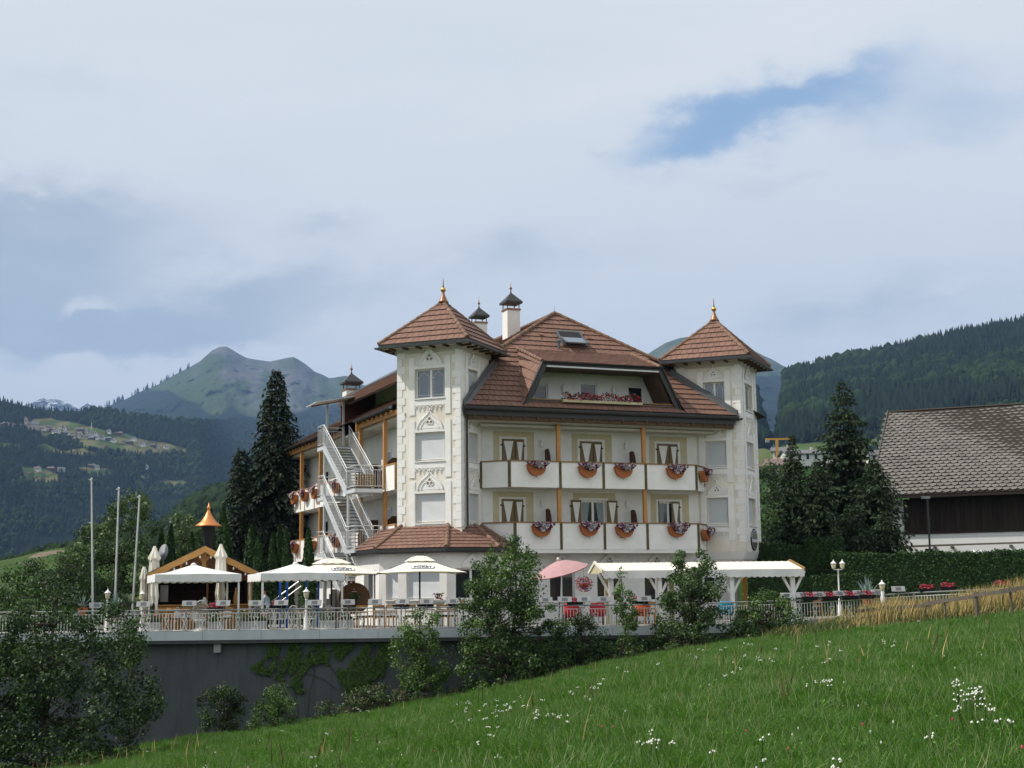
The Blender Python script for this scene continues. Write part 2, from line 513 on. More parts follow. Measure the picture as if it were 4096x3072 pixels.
class Hill:
    """a hill or mountain: ridge line given by sight lines, real slope down to a foot nearer by and a back slope behind"""
    def __init__(s, ridge, foot, Dr, Df, nx, ny, relief=0.0, rscale=3.0, seed=0, curve=1.0, ridged=False):
        s.xs = np.linspace(ridge[0][0], ridge[-1][0], nx)
        s.seed = seed
        rx, ry = zip(*ridge); fx, fy = zip(*foot)
        s.Dr = np.interp(s.xs, *zip(*Dr)) if isinstance(Dr, list) else np.full(nx, float(Dr))
        s.Df = np.interp(s.xs, *zip(*Df)) if isinstance(Df, list) else np.full(nx, float(Df))
        def dirs(yy):
            d = (s.xs[:, None] - CX) / F * ARr + (yy[:, None] - CY) / F * ADn + AFw
            h = np.hypot(d[:, 0], d[:, 1]); return d[:, 0] / h, d[:, 1] / h, d[:, 2] / h
        ax, ay, ez = dirs(np.interp(s.xs, rx, ry)); fxx, fyy, fz = dirs(np.interp(s.xs, fx, fy))
        s.hx, s.hy = ax, ay
        s.zr, s.zf = ez * s.Dr, fz * s.Df
        s.nx, s.ny = nx, ny; s.relief = relief; s.rscale = rscale; s.curve = curve; s.ridged = ridged
        back = np.array([1.06, 1.2, 1.5])
        t = np.concatenate([np.linspace(0, 1, ny), back])
        s.t = t
        V = np.stack([s.surf(np.arange(nx), np.full(nx, tt)) for tt in t], 0)     # rows, cols, 3
        skirt = V[:1].copy(); skirt[..., :2] *= .97; skirt[..., 2] = -17.0         # the foot runs out into the valley floor
        V = np.concatenate([skirt, V], 0); t = np.concatenate([[-.1], t])
        s.V = V.reshape(-1, 3)
        r, c = np.meshgrid(np.arange(len(t) - 1), np.arange(nx - 1), indexing='ij')
        a = (r * nx + c).ravel(); s.Fc = np.stack([a, a + 1, a + nx + 1, a + nx], 1)
    def surf(s, ci, t):
        ci = np.asarray(ci, float); t = np.asarray(t, float)
        g = lambda q: np.interp(ci, np.arange(s.nx), q)
        Dr, Df, zr, zf = g(s.Dr), g(s.Df), g(s.zr), g(s.zf)
        tt = np.clip(t, 0, 1); prof = tt ** s.curve
        d = Df + (Dr - Df) * t
        z = zf + (zr - zf) * prof - np.clip(t - 1, 0, 9) * (zr - zf) * 1.1
        if s.relief:
            n = fbm(ci * s.rscale * 10 / s.nx, t * s.rscale * 3, s.seed, 5, .55)
            if s.ridged: n = 1 - np.abs(2 * n - 1) * 2
            d2 = d + (n - .5) * s.relief * np.sin(np.pi * np.clip(t, .004, .996)) ** .5
            z = z * d2 / d; d = d2
        hx, hy = g(s.hx), g(s.hy)
        return np.stack([hx * d, hy * d, z], -1)
    def build(s, name, m, colfn):
        x, y = nproj(s.V)
        col = colfn(x, y, s.V)
        me = np_mesh(name, s.V, s.Fc, m, True, col=col)
        return link(name, me, kind='structure')

def mixc(a, b, f): return np.asarray(a) * (1 - f[:, None]) + np.asarray(b) * f[:, None]
def stp(x, a, b): q = np.clip((x - a) / (b - a), 0, 1); return q * q * (3 - 2 * q)

D('land', (.05, .08, .03), .95, attr='tint', var=.35, scale=.02, spec=.05)
D('rockland', (.05, .08, .03), .95, attr='tint', var=.3, scale=.006, detail=8, spec=.05, bump=.6, bscale=.02)
D('forest_needles', (.0095, .018, .0095), .9, island=.5, spec=.05)  # forest colours lowered to stand in for cloud shadow on the hillside
D('forest_leaves', (.016, .030, .010), .9, island=.45, spec=.05)

def far_trees(P, h, conifer, seed):
    """many small trees joined in one mesh: cones for conifers, faceted lumps for broadleaves"""
    rng = np.random.default_rng(seed); n = len(P)
    out = []
    for sel, kind in ((conifer, 0), (~conifer, 1)):
        p = P[sel]; hh = h[sel]; m = len(p)
        if m == 0: continue
        k = 6; ang = np.arange(k) * 2 * np.pi / k
        if kind == 0:
            tiers = [(0.05, .20, .62), (.38, .13, 1.0)]
            Vs = []; Fs = []; base = 0
            for lo, r, hi in tiers:
                rr = (r * hh)[:, None] * rng.uniform(.7, 1.25, (m, k)); a = ang + rng.uniform(0, 6, (m, 1))
                ring = np.stack([p[:, None, 0] + rr * np.cos(a), p[:, None, 1] + rr * np.sin(a), np.repeat((p[:, 2] + lo * hh)[:, None], k, 1) + rng.uniform(-.05, .05, (m, k)) * hh[:, None]], -1)
                apex = np.stack([p[:, 0], p[:, 1], p[:, 2] + hi * hh], -1)[:, None]
                Vs.append(np.concatenate([ring, apex], 1))
                Fs.append(np.array([(base + i, base + (i + 1) % k, base + k) for i in range(k)])); base += k + 1
        else:
            Vs = []; Fs = []; base = 0
            levels = [(0.08, .24), (.38, .40), (.72, .30)]
            rings = []
            for lo, r in levels:
                rr = (r * hh)[:, None] * rng.uniform(.75, 1.2, (m, k)); a = ang + rng.uniform(0, 1, (m, 1))
                rings.append(np.stack([p[:, None, 0] + rr * np.cos(a), p[:, None, 1] + rr * np.sin(a), np.repeat((p[:, 2] + lo * hh)[:, None], k, 1) + rng.uniform(-.06, .06, (m, k)) * hh[:, None]], -1))
            apex = np.stack([p[:, 0], p[:, 1], p[:, 2] + .95 * hh], -1)[:, None]
            Vs = rings + [apex]
            f = []
            for q in (0, 1):
                for i in range(k):
                    j = (i + 1) % k; a0, b0, c0, d0 = q * k + i, q * k + j, (q + 1) * k + j, (q + 1) * k + i
                    f += [(a0, b0, c0), (a0, c0, d0)]
            f += [(2 * k + i, 2 * k + (i + 1) % k, 3 * k) for i in range(k)]
            Fs = [np.array(f)]; base = 3 * k + 1
        V = np.concatenate(Vs, 1); f = np.concatenate(Fs, 0)
        Fc = (f[None] + (np.arange(m) * V.shape[1])[:, None, None]).reshape(-1, 3)
        out.append((V.reshape(-1, 3), Fc, kind))
    V = np.concatenate([o[0] for o in out]); o0 = 0; Fl = []; mi = []
    for v, f, kd in out:
        Fl.append(f + o0); o0 += len(v); mi.append(np.full(len(f), kd))
    return V, np.concatenate(Fl), np.concatenate(mi)

def forest(name, hill, n, h, skip, seed, conif=.8, tmin=0.0, tmax=1.0, label=None, keep=None):
    rng = np.random.default_rng(seed)
    ci = rng.uniform(0, hill.nx - 1, n); t = rng.uniform(tmin, tmax, n) ** .8
    P = hill.surf(ci, t); x, y = nproj(P)
    ok = ~skip(x, y)
    ok &= rng.uniform(0, 1, n) < np.clip((.25 + fbm(ci * .3, t * 60, seed, 3) * 1.6), 0, 1)
    P = P[ok]; hh = rng.uniform(.55, 1.15, len(P)) * h
    con = fbm(P[:, 0] / 90, P[:, 1] / 90, seed + 3, 3) + rng.uniform(-.2, .2, len(P)) < conif
    P[:, 2] -= .5
    V, Fc, mi = far_trees(P, hh, con, seed)
    ob = link(name, np_mesh(name, V, Fc, [M['forest_needles'], M['forest_leaves']], mi=mi), kind='stuff', label=label)
    return ob

GRASS_FAR = (.055, .095, .022); FOREST_FAR = (.009, .017, .008); ROCK = (.10, .10, .095); DRY = (.135, .125, .05)

# --- distant blue peaks, snow mountains
snow = Hill([(0, 1660), (70, 1622), (95, 1613), (110, 1618), (130, 1610), (150, 1600), (175, 1592), (188, 1600), (200, 1597), (230, 1598), (260, 1607), (290, 1622), (315, 1637), (330, 1625), (350, 1612), (365, 1611), (390, 1625), (415, 1640), (900, 1700)],
            [(0, 1760), (900, 1760)], 12000, 9000, 160, 60, 900, 2.5, 5, ridged=True)
def c_snow(x, y, V):
    n = fbm(x / 34, y / 15, 9, 4)
    f = stp(n, .50, .56) * stp(y, 1598, 1612)
    return mixc((.10, .10, .10), (.72, .74, .78), f)
snow.build('snow_mountain', M['rockland'], c_snow)

peak = Hill([(280, 1720), (330, 1690), (390, 1650), (430, 1625), (500, 1598), (560, 1568), (600, 1552), (640, 1535), (700, 1498), (760, 1468), (800, 1445), (830, 1418), (850, 1400), (880, 1387), (905, 1386), (930, 1399), (960, 1418), (990, 1433), (1040, 1441), (1080, 1446), (1110, 1440), (1150, 1431), (1175, 1428), (1190, 1436), (1220, 1455), (1260, 1487), (1290, 1498), (1315, 1512), (1335, 1511), (1360, 1506), (1385, 1503), (1410, 1512), (1450, 1540), (1900, 1580), (1700, 1640), (2000, 1720), (2500, 1800)],
            [(280, 1800), (1700, 1900), (2500, 1900)], 8000, 4800, 420, 150, 420, 3.0, 21, curve=.9)
def c_peak(x, y, V):
    n = fbm(x / 60, y / 60, 31, 5)
    rock = stp((x - 900) / 500 + n * .9 - (y - 1480) / 400, .25, .75) * stp(n, .35, .6) + .8 * stp(1420 - y + n * 30, 0, 40)
    c = mixc((.045, .068, .024), ROCK, np.clip(rock, 0, 1))
    # forest climbs from the lower left
    line = np.interp(x, [300, 560, 690, 760, 830, 870, 930, 960, 1010, 1100, 1500], [1400, 1560, 1565, 1600, 1640, 1668, 1610, 1655, 1665, 1650, 1590]) + (n - .5) * 60
    return mixc(c, (.009, .016, .008), stp(y - line, -6, 10))
peak.build('mountain', M['rockland'], c_peak)

dome = Hill([(2300, 1640), (2500, 1480), (2560, 1440), (2600, 1410), (2660, 1372), (2720, 1352), (2780, 1342), (2900, 1345), (3000, 1395), (3060, 1425), (3090, 1438), (3130, 1462), (3165, 1478), (3200, 1500), (3260, 1540), (3500, 1640)],
            [(2300, 1800), (3500, 1800)], 7000, 4500, 160, 80, 500, 2.2, 33)
def c_dome(x, y, V):
    n = fbm(x / 50, y / 40, 35, 4)
    c = mixc((.062, .088, .036), (.10, .10, .075), stp(n, .4, .7))
    return mixc(c, (.009, .016, .008), stp(y + n * 22 - 1512, -8, 8))
dome.build('blue_mountain', M['rockland'], c_dome)

# --- wooded hillside with the village terrace, across the valley
FIELDS = [[(125, 1680), (200, 1673), (290, 1688), (370, 1708), (450, 1728), (510, 1735), (580, 1760), (680, 1775), (757, 1797), (745, 1812), (640, 1815), (560, 1800), (450, 1803), (370, 1782), (300, 1764), (235, 1752), (170, 1750), (155, 1735), (150, 1712), (120, 1700)],
          [(310, 1768), (420, 1776), (560, 1792), (640, 1812), (580, 1818), (470, 1810), (370, 1797), (315, 1785)],
          [(140, 1780), (180, 1778), (250, 1805), (330, 1792), (380, 1810), (412, 1815), (380, 1822), (250, 1816), (180, 1806)],
          [(80, 1868), (140, 1872), (200, 1875), (230, 1898), (232, 1925), (150, 1932), (105, 1915)],
          [(300, 1868), (400, 1872), (455, 1882), (452, 1894), (420, 1900), (390, 1907), (335, 1885)],
          [(615, 1932), (660, 1922), (710, 1920), (760, 1930), (765, 1946), (650, 1947)],
          [(538, 1905), (580, 1901), (584, 1918), (545, 1922)], [(0, 1700), (25, 1703), (22, 1716), (0, 1718)], [(55, 1905), (90, 1903), (100, 1918), (60, 1922)],
          [(0, 1772), (70, 1774), (95, 1783), (0, 1786)]]
def in_fields(x, y):
    wx = x + (fbm(x / 25, y / 25, 3, 3) - .5) * 14; wy = y + (fbm(x / 25, y / 25, 7, 3) - .5) * 9
    r = np.zeros(len(x), bool)
    for p in FIELDS: r |= inpoly(wx, wy, p)
    return r
side = Hill([(-200, 1575), (0, 1602), (70, 1617), (130, 1632), (217, 1643), (300, 1645), (398, 1634), (470, 1650), (542, 1662), (640, 1672), (800, 1688), (1000, 1672), (1200, 1620), (1350, 1585), (1500, 1575), (1800, 1600), (2300, 1650), (2900, 1700), (3100, 1760)],
            [(-200, 2290), (600, 2290), (1000, 2200), (1800, 2100), (3100, 2000)], [(-200, 2900), (800, 3400), (1300, 9000), (3100, 9000)], [(-200, 2000), (800, 2300), (1800, 2800), (3100, 3000)], 620, 260, 160, 1.8, 41, curve=.92)
def c_side(x, y, V):
    n = fbm(x / 30, y / 12, 43, 4)
    c = np.tile(np.array(FOREST_FAR), (len(x), 1))
    g = in_fields(x, y)
    dry = stp(fbm(x / 60, y / 14, 47, 3) + .10 * ((x > 280) & (x < 470) & (y > 1860)) + .06 * ((y > 1880) & (x < 240)) + .08 * ((x > 560) & (y < 1815)), .48, .62)
    field = mixc((.062, .105, .030), (.14, .13, .055), dry)
    far = inpoly(x, y, [(1215, 1655), (1290, 1632), (1350, 1628), (1365, 1648), (1310, 1660), (1235, 1668)])
    return np.where((g | far)[:, None], field, c)
side.build('valley_hillside', M['land'], c_side)
def skip_side(x, y):
    return in_fields(x, y) | inpoly(x, y, [(1215, 1655), (1290, 1632), (1350, 1628), (1365, 1648), (1310, 1660), (1235, 1668)]) | (x > 1560) | (x < -60)
forest('hillside_forest', side, 30000, 12, skip_side, 5, conif=.60, label='dark forest covering the far valley side below the village')
def ridge_trees(name, hill, n, h, seed, x0, x1, label):
    rng = np.random.default_rng(seed); ci = rng.uniform(0, hill.nx - 1, n); t = rng.uniform(.95, 1.0, n)
    P = hill.surf(ci, t); x, y = nproj(P); P = P[(x > x0) & (x < x1)]
    V, Fc, mi = far_trees(P, rng.uniform(.5, 1.1, len(P)) * h, np.ones(len(P), bool), seed)
    return link(name, np_mesh(name, V, Fc, [M['forest_needles'], M['forest_leaves']], mi=mi), kind='stuff', label=label)
ridge_trees('ridge_forest', peak, 260, 34, 51, 380, 760, 'spruces along the left ridge of the grey mountain')

# --- wooded knoll behind the dark conifer, with a green top field
knoll = Hill([(560, 2230), (640, 2130), (715, 2062), (760, 2030), (823, 1990), (937, 1955), (1050, 1890), (1150, 1815), (1206, 1775), (1260, 1752), (1400, 1735), (1700, 1750), (2100, 1900), (2500, 2150), (2700, 2320)],
             [(560, 2330), (2700, 2330)], 900, 420, 200, 90, 60, 2, 61)
kf = [(1130, 1850), (1200, 1768), (1262, 1745), (1420, 1730), (1420, 1790), (1250, 1800), (1180, 1845)]
knoll.build('wooded_knoll', M['land'], lambda x, y, V: np.where(inpoly(x, y, kf)[:, None], (.06, .11, .026), FOREST_FAR))
forest('knoll_wood', knoll, 9000, 8, lambda x, y: inpoly(x, y, kf), 63, conif=.40, label='mixed wood on the knoll behind the tall dark conifer')

# --- field rise on the left with a strip of trees along its top
rise = Hill([(-150, 2265), (0, 2242), (60, 2232), (120, 2216), (200, 2198), (260, 2190), (450, 2186), (700, 2200), (900, 2240)],
            [(-150, 2480), (900, 2480)], 380, 150, 140, 60, 12, 2, 71)
def c_rise(x, y, V):
    n = fbm(x / 40, y / 10, 73, 3)
    c = mixc((.045, .095, .018), (.06, .09, .026), stp(n, .4, .6))
    p = inpoly(x, y, [(110, 2230), (160, 2210), (255, 2198), (260, 2206), (200, 2218), (150, 2232)])
    return np.where(p[:, None], (.20, .155, .115), c)
rise.build('field_rise', M['land'], c_rise)
rng = np.random.default_rng(77)
strip = Hill([(-150, 2262), (0, 2235), (60, 2222), (120, 2206), (200, 2190), (450, 2170), (800, 2170)], [(-150, 2290), (800, 2240)], 460, 400, 60, 8, 0, 1, 3)
ci = rng.uniform(0, 59, 900); P = strip.surf(ci, rng.uniform(.2, 1, 900)); x, y = nproj(P)
P[:, 2] -= 1.5
hgt = np.interp(x, [-150, 60, 150, 260, 460, 800], [2.2, 2.2, 3.0, 4.0, 5.5, 6]) * rng.uniform(.6, 1.15, 900)
V_, F_, mi_ = far_trees(P, hgt, np.zeros(900, bool), 79)
link('hedgerow', np_mesh('hedgerow', V_, F_, [M['forest_needles'], M['forest_leaves']], mi=mi_), kind='stuff', label='row of dark bushes along the top of the left field')

# --- forest hill on the right
fh = Hill([(1900, 2200), (2300, 1830), (2700, 1650), (3020, 1557), (3100, 1900), (3140, 1505), (3250, 1478), (3370, 1444), (3500, 1422), (3650, 1385), (3800, 1352), (3900, 1328), (4000, 1312), (4096, 1296), (4500, 1205)],
          [(1900, 2250), (2300, 1900), (3050, 1800), (3300, 1800), (3600, 1835), (4096, 1835), (4500, 1835)], 2400, [(2300, 1500), (3300, 1300), (4500, 1150)], 240, 120, 220, 1.6, 81, curve=1.0)
CLEAR = [(3330, 1800), (3480, 1740), (3600, 1722), (3780, 1678), (3950, 1640), (4096, 1602), (4500, 1900), (4500, 1900), (3330, 1900)]
LOWF = [(2900, 1810), (3080, 1792), (3200, 1775), (3300, 1768), (3420, 1760), (3480, 1800), (3480, 1880), (2900, 1880)]
def c_fh(x, y, V):
    n = fbm(x / 40, y / 20, 83, 4)
    c = np.tile(np.array(FOREST_FAR), (len(x), 1))
    cl = mixc((.068, .105, .032), (.105, .115, .045), stp(n, .4, .6))
    m1 = inpoly(x + (n - .5) * 40, y + (n - .5) * 26, CLEAR)
    m2 = inpoly(x, y + (n - .5) * 10, LOWF)
    c = np.where(m1[:, None], cl, c)
    return np.where(m2[:, None], mixc((.062, .115, .028), (.10, .115, .04), stp(n, .45, .62)), c)
fh.build('forest_hill', M['land'], c_fh)
def skip_fh(x, y):
    n = fbm(x / 40, y / 20, 83, 4)
    return inpoly(x + (n - .5) * 40, y + (n - .5) * 26, CLEAR) | inpoly(x, y + (n - .5) * 10, LOWF) | (x < 2450) | (x > 4250)
forest('spruce_forest', fh, 22000, 18, skip_fh, 85, conif=.66, label='dense spruce forest covering the hill on the right')
def skip_cl(x, y):
    n = fbm(x / 40, y / 20, 83, 4)
    return ~inpoly(x + (n - .5) * 40, y + (n - .5) * 26, CLEAR) | (fbm(x / 55, y / 16, 87, 3) < .47)
forest('scrub_wood', fh, 6500, 9, skip_cl, 89, conif=.25, tmax=.6, label='loose scrub and young trees on the clearing below the spruce forest')

# --- green slope with bushes between hotel and barn
mid = Hill([(2800, 1900), (3040, 1850), (3100, 1842), (3300, 1838), (3500, 1845), (3700, 1860)], [(2800, 2330), (3700, 2330)], 620, 230, 90, 60, 8, 2, 91)
mid.build('garden_slope', M['land'], lambda x, y, V: np.where((y < 1868)[:, None], (.12, .09, .06), mixc((.030, .075, .012), (.025, .05, .012), stp(fbm(x / 30, y / 30, 93, 3), .4, .6))))

# valley floor: one sheet under everything, out past the mountains
g = MB(); zf = -14.0
n = 24; ring = []
vs = [(0, 60, zf)]; fs = []
for k, rr in enumerate((300, 1500, 6000, 16000)):
    for i in range(n):
        a = 2 * math.pi * i / n; vs.append((rr * math.cos(a), 60 + rr * math.sin(a), zf - .3 * k))
for i in range(n): fs.append((0, 1 + i, 1 + (i + 1) % n))
for k in range(3):
    for i in range(n):
        j = (i + 1) % n; fs.append((1 + k * n + i, 1 + (k + 1) * n + i, 1 + (k + 1) * n + j, 1 + k * n + j))
g.add(vs, fs)
D('valley', (.05, .09, .028), .95, var=.4, scale=.01, spec=.05)
g.build('valley_floor', M['valley'], kind='structure')

# --- the meadow the photograph is taken from
MX = [(-40, -8.2), (-20, -6.1), (-15, -5.5), (-12.3, -5.05), (-9.6, -4.75), (-6.8, -4.28), (-2.3, -3.62), (3.2, -2.46), (7.5, -1.85), (12.4, -1.28), (18.7, -.66), (30, .6), (60, 3.8)]
mxx, mzz = map(np.array, zip(*MX))
def meadow_z(X, Y):
    X = np.asarray(X, float); Y = np.asarray(Y, float)
    Ye = np.maximum(Y, 9.0)
    zb = np.interp(X * 54 / Ye, mxx, mzz) - np.maximum(np.abs(X * 54 / Ye) - 60, 0) * .02
    z = -1.6 + (Ye / 54) * (zb + 1.6)
    lin = -1.6 + .15 * X - .025 * Y
    w = np.clip((9 - Y) / 6, 0, 1)
    z = z * (1 - w) + lin * w
    return z + (fbm(X / 2.2, Y / 2.2, 101, 3) - .5) * .16 * np.clip(Y / 10, 0, 1)
gx = np.concatenate([np.linspace(-90, -22, 18), np.linspace(-21, 24, 136), np.linspace(25, 90, 18)])
gy = np.concatenate([np.linspace(-60, 5, 16), np.linspace(6, 60, 120)])
GX, GY = np.meshgrid(gx, gy, indexing='xy')
GZ = meadow_z(GX, GY)
# beyond the foot of the terrace wall the bank drops away under the terrace
front = np.interp(GX, [-90, -14, 6, 12, 16, 22, 90], [56.6, 56.6, 56.6, 59.0, 60, 61, 61])
GZ = np.where(GY > front, np.minimum(GZ, GZ - (GY - front) * .9), GZ)
V_ = np.stack([GX, GY, GZ], -1).reshape(-1, 3); nxg = len(gx)
r_, c_ = np.meshgrid(np.arange(len(gy) - 1), np.arange(nxg - 1), indexing='ij'); a_ = (r_ * nxg + c_).ravel()
D('meadow_soil', (.045, .095, .014), .95, col2=(.055, .072, .022), scale=.8, spec=.1)
link('meadow', np_mesh('meadow', V_, np.stack([a_, a_ + 1, a_ + nxg + 1, a_ + nxg], 1), M['meadow_soil'], True), kind='structure')

# --- haze: one box of thin air round everything
hz = MB().box((-11000, -700, -40), (11000, 14500, 2300))
hm = bpy.data.materials.new('haze'); hm.use_nodes = True; hm.node_tree.nodes.clear()
ho = hm.node_tree.nodes.new('ShaderNodeOutputMaterial'); hv = hm.node_tree.nodes.new('ShaderNodeVolumePrincipled')
hv.inputs['Color'].default_value = (.33, .55, .95, 1); hv.inputs['Density'].default_value = 6.0e-5; hv.inputs['Anisotropy'].default_value = 0.0
hm.node_tree.links.new(hv.outputs[0], ho.inputs['Volume'])
hm.cycles.homogeneous_volume = True
HAZE = hz.build('haze', hm, kind='stuff')
# ------------------------------------------------------------------ the hotel, built in its own axes (u along the front, v into the house)
hotel = thing('hotel', 'white three-storey hotel with two square corner towers under brown tiled roofs', 'hotel', L(0, 0, DECK), THETA)
OFFS[hotel.name] = Vector((0, 0, DECK))
Q = math.sqrt(.5)
CL, CR, TS = (-2.375, -.35), (12.13, -.35), 3.2

def frame(o, ex, inn):
    return Matrix(((ex[0], inn[0], 0, o[0]), (ex[1], inn[1], 0, o[1]), (0, 0, 1, 0), (0, 0, 0, 1)))
FL1 = frame(CL, (Q, -Q), (Q, Q)); FL2 = frame(CL, (Q, Q), (-Q, Q))
FR1 = frame(CR, (Q, -Q), (Q, Q)); FR2 = frame(CR, (Q, Q), (-Q, Q))
FW = frame((0, 1.25), (1, 0), (0, 1))

def H(mb, name, m, parent=None, Mx=None, smooth=False, **k):
    if Mx is not None: mb.xf(Mx)
    return mb.build(name, m, parent or hotel, smooth, **k)

def panel(mb, a0, a1, z0, z1, holes, depth, y=0.0):
    """front face of a wall with rectangular openings and their reveals"""
    xs = sorted({a0, a1, *[h[0] for h in holes], *[h[1] for h in holes]}); zs = sorted({z0, z1, *[h[2] for h in holes], *[h[3] for h in holes]})
    for xa, xb in zip(xs, xs[1:]):
        for za, zb in zip(zs, zs[1:]):
            mx, mz = (xa + xb) / 2, (za + zb) / 2
            if any(h[0] < mx < h[1] and h[2] < mz < h[3] for h in holes): continue
            mb.face((xa, y, za), (xb, y, za), (xb, y, zb), (xa, y, zb))
    for h in holes:
        a, b, c, d = h; e = y + depth
        mb.face((a, y, c), (a, y, d), (a, e, d), (a, e, c)); mb.face((b, y, c), (b, e, c), (b, e, d), (b, y, d))
        mb.face((a, y, c), (a, e, c), (b, e, c), (b, y, c)); mb.face((a, y, d), (b, y, d), (b, e, d), (a, e, d))
    return mb

# window openings on the tower faces: (a0, a1, z0, z1)
WZ = [(9.03, 10.38), (6.17, 7.47), (3.37, 4.70)]
HL1 = [(-2.28, -.80, a, b) for a, b in WZ]; HR2 = [(.82, 2.30, a, b) for a, b in WZ]
HL2 = [(.79, 1.84, a, b) for a, b in WZ]; HR1 = [(-1.84, -.79, a, b) for a, b in WZ]
RECESS = .17
def tower(F1, F2, h1, h2, zb, label):
    mb = MB()
    p1 = panel(MB(), -TS, 0, zb, 11.62, h1, RECESS + .1).xf(F1); p2 = panel(MB(), 0, TS, zb, 11.62, h2, RECESS + .1).xf(F2)
    mb.add(p1.v, p1.f); mb.add(p2.v, p2.f)
    b = MB(); b.face((-TS, TS, zb), (0, TS, zb), (0, TS, 11.62), (-TS, TS, 11.62)); b.face((-TS, 0, zb), (-TS, TS, zb), (-TS, TS, 11.62), (-TS, 0, 11.62))
    b.face((-TS, 0, zb), (0, 0, zb), (0, TS, zb), (-TS, TS, zb)); b.xf(F1); mb.add(b.v, b.f)
    t = H(mb, 'tower', M['tower_plaster'], label=label)
    return t
TL_ = tower(FL1, FL2, HL1, HL2, 2.0, 'cream plastered corner tower rising above the tiled bay')
TR_ = tower(FR1, FR2, HR1, HR2, 2.1, 'cream plastered corner tower beside the oval sign')

def tracery(mb, c, w, z):
    """ogee arch relief with a trefoil above a window"""
    h = w * .62; P = []
    n = 12
    for i in range(n + 1):
        t = i / n                                        # left spring -> point
        x = -w / 2 * (1 - t ** 1.35); zz = h * .62 * math.sin(min(t * 1.25, 1) * math.pi / 2) + h * .38 * t ** 4
        P.append((c + x, zz))
    pts = P + [(2 * c - x, zz) for x, zz in P[-2::-1]]
    mb.prism([(x, -.002, z + zz) for x, zz in pts], (0, -.035, 0))
    mb.path([(x, -.045, z + zz) for x, zz in pts], .035, 5)
    mb.path([(c + (x - c) * .72, -.045, z + zz * .72) for x, zz in pts], .022, 5)
    for i in range(3):
        a = math.pi / 2 + i * 2 * math.pi / 3; r = w * .075
        cx, cz = c + r * math.cos(a), z + h * .42 + r * math.sin(a)
        ring = [(cx + r * 1.05 * math.cos(q * math.pi / 4), -.05, cz + r * 1.05 * math.sin(q * math.pi / 4)) for q in range(9)]
        mb.path(ring, .02, 5)
    mb.lathe([(.001, 0), (.045, .03), (.05, .07), (.03, .11), (.001, .13)], (c, -.03, z + h + .02), 8)
def trefoil(mb, c, w, z):
    h = w * .62; r = w * .075
    for i in range(3):
        a = math.pi / 2 + i * 2 * math.pi / 3
        cx, cz = c + r * math.cos(a), z + h * .42 + r * math.sin(a)
        mb.prism([(cx + r * math.cos(q * math.pi / 5), -.04 - .002 * i, cz + r * math.sin(q * math.pi / 5)) for q in range(10)], (0, -.004, 0))
D('hollow_shade', (.34, .30, .23), .9, var=.3)  # dark beige puts the shade of a hollow on flat trefoil discs

def scallops(mb, a0, a1, z):
    w = (a1 - a0); n = 7
    for i in range(n):
        c = a0 + w * (i + .5) / n; r = w / n * .46
        pts = [(c + r * math.cos(t), -.03, z + r * math.sin(t)) for t in np.linspace(0, math.pi, 9)]
        pts = [(c + r, -.03, z - .12)] + pts
        mb.path(pts, .018, 5)

def dress(F1, holes, mirror=False, quoin_sides=((0, -1),), skip_low=False, labels=None):
    """raised bands, arch reliefs, window units"""
    for k, (a0, a1, z0, z1) in enumerate(holes):
        tm = MB(); b = .30
        tm.box((a0 - b, -.035, z0 - .75), (a0 - .02, -.002, z1 + .55)); tm.box((a1 + .02, -.035, z0 - .75), (a1 + b, -.002, z1 + .55))
        tm.box((a0 - .019, -.03, z1 + .012), (a1 + .019, -.002, z1 + .16)); tm.box((a0 - .019, -.03, z0 - .32), (a1 + .019, -.002, z0 - .08))
        H(tm, 'window_surround', M['white_trim'], Mx=F1)
        tr = MB(); tracery(tr, (a0 + a1) / 2, (a1 - a0) * .86, z1 + .17)
        o = H(tr, 'arch_relief', M['white_trim'], Mx=F1)
        tf = MB(); trefoil(tf, (a0 + a1) / 2, (a1 - a0) * .86, z1 + .17); H(tf, 'trefoil', M['hollow_shade'], o, Mx=F1)
        sc = MB(); scallops(sc, a0, a1, z0 - .45); H(sc, 'scallop_band', M['white_trim'], Mx=F1)

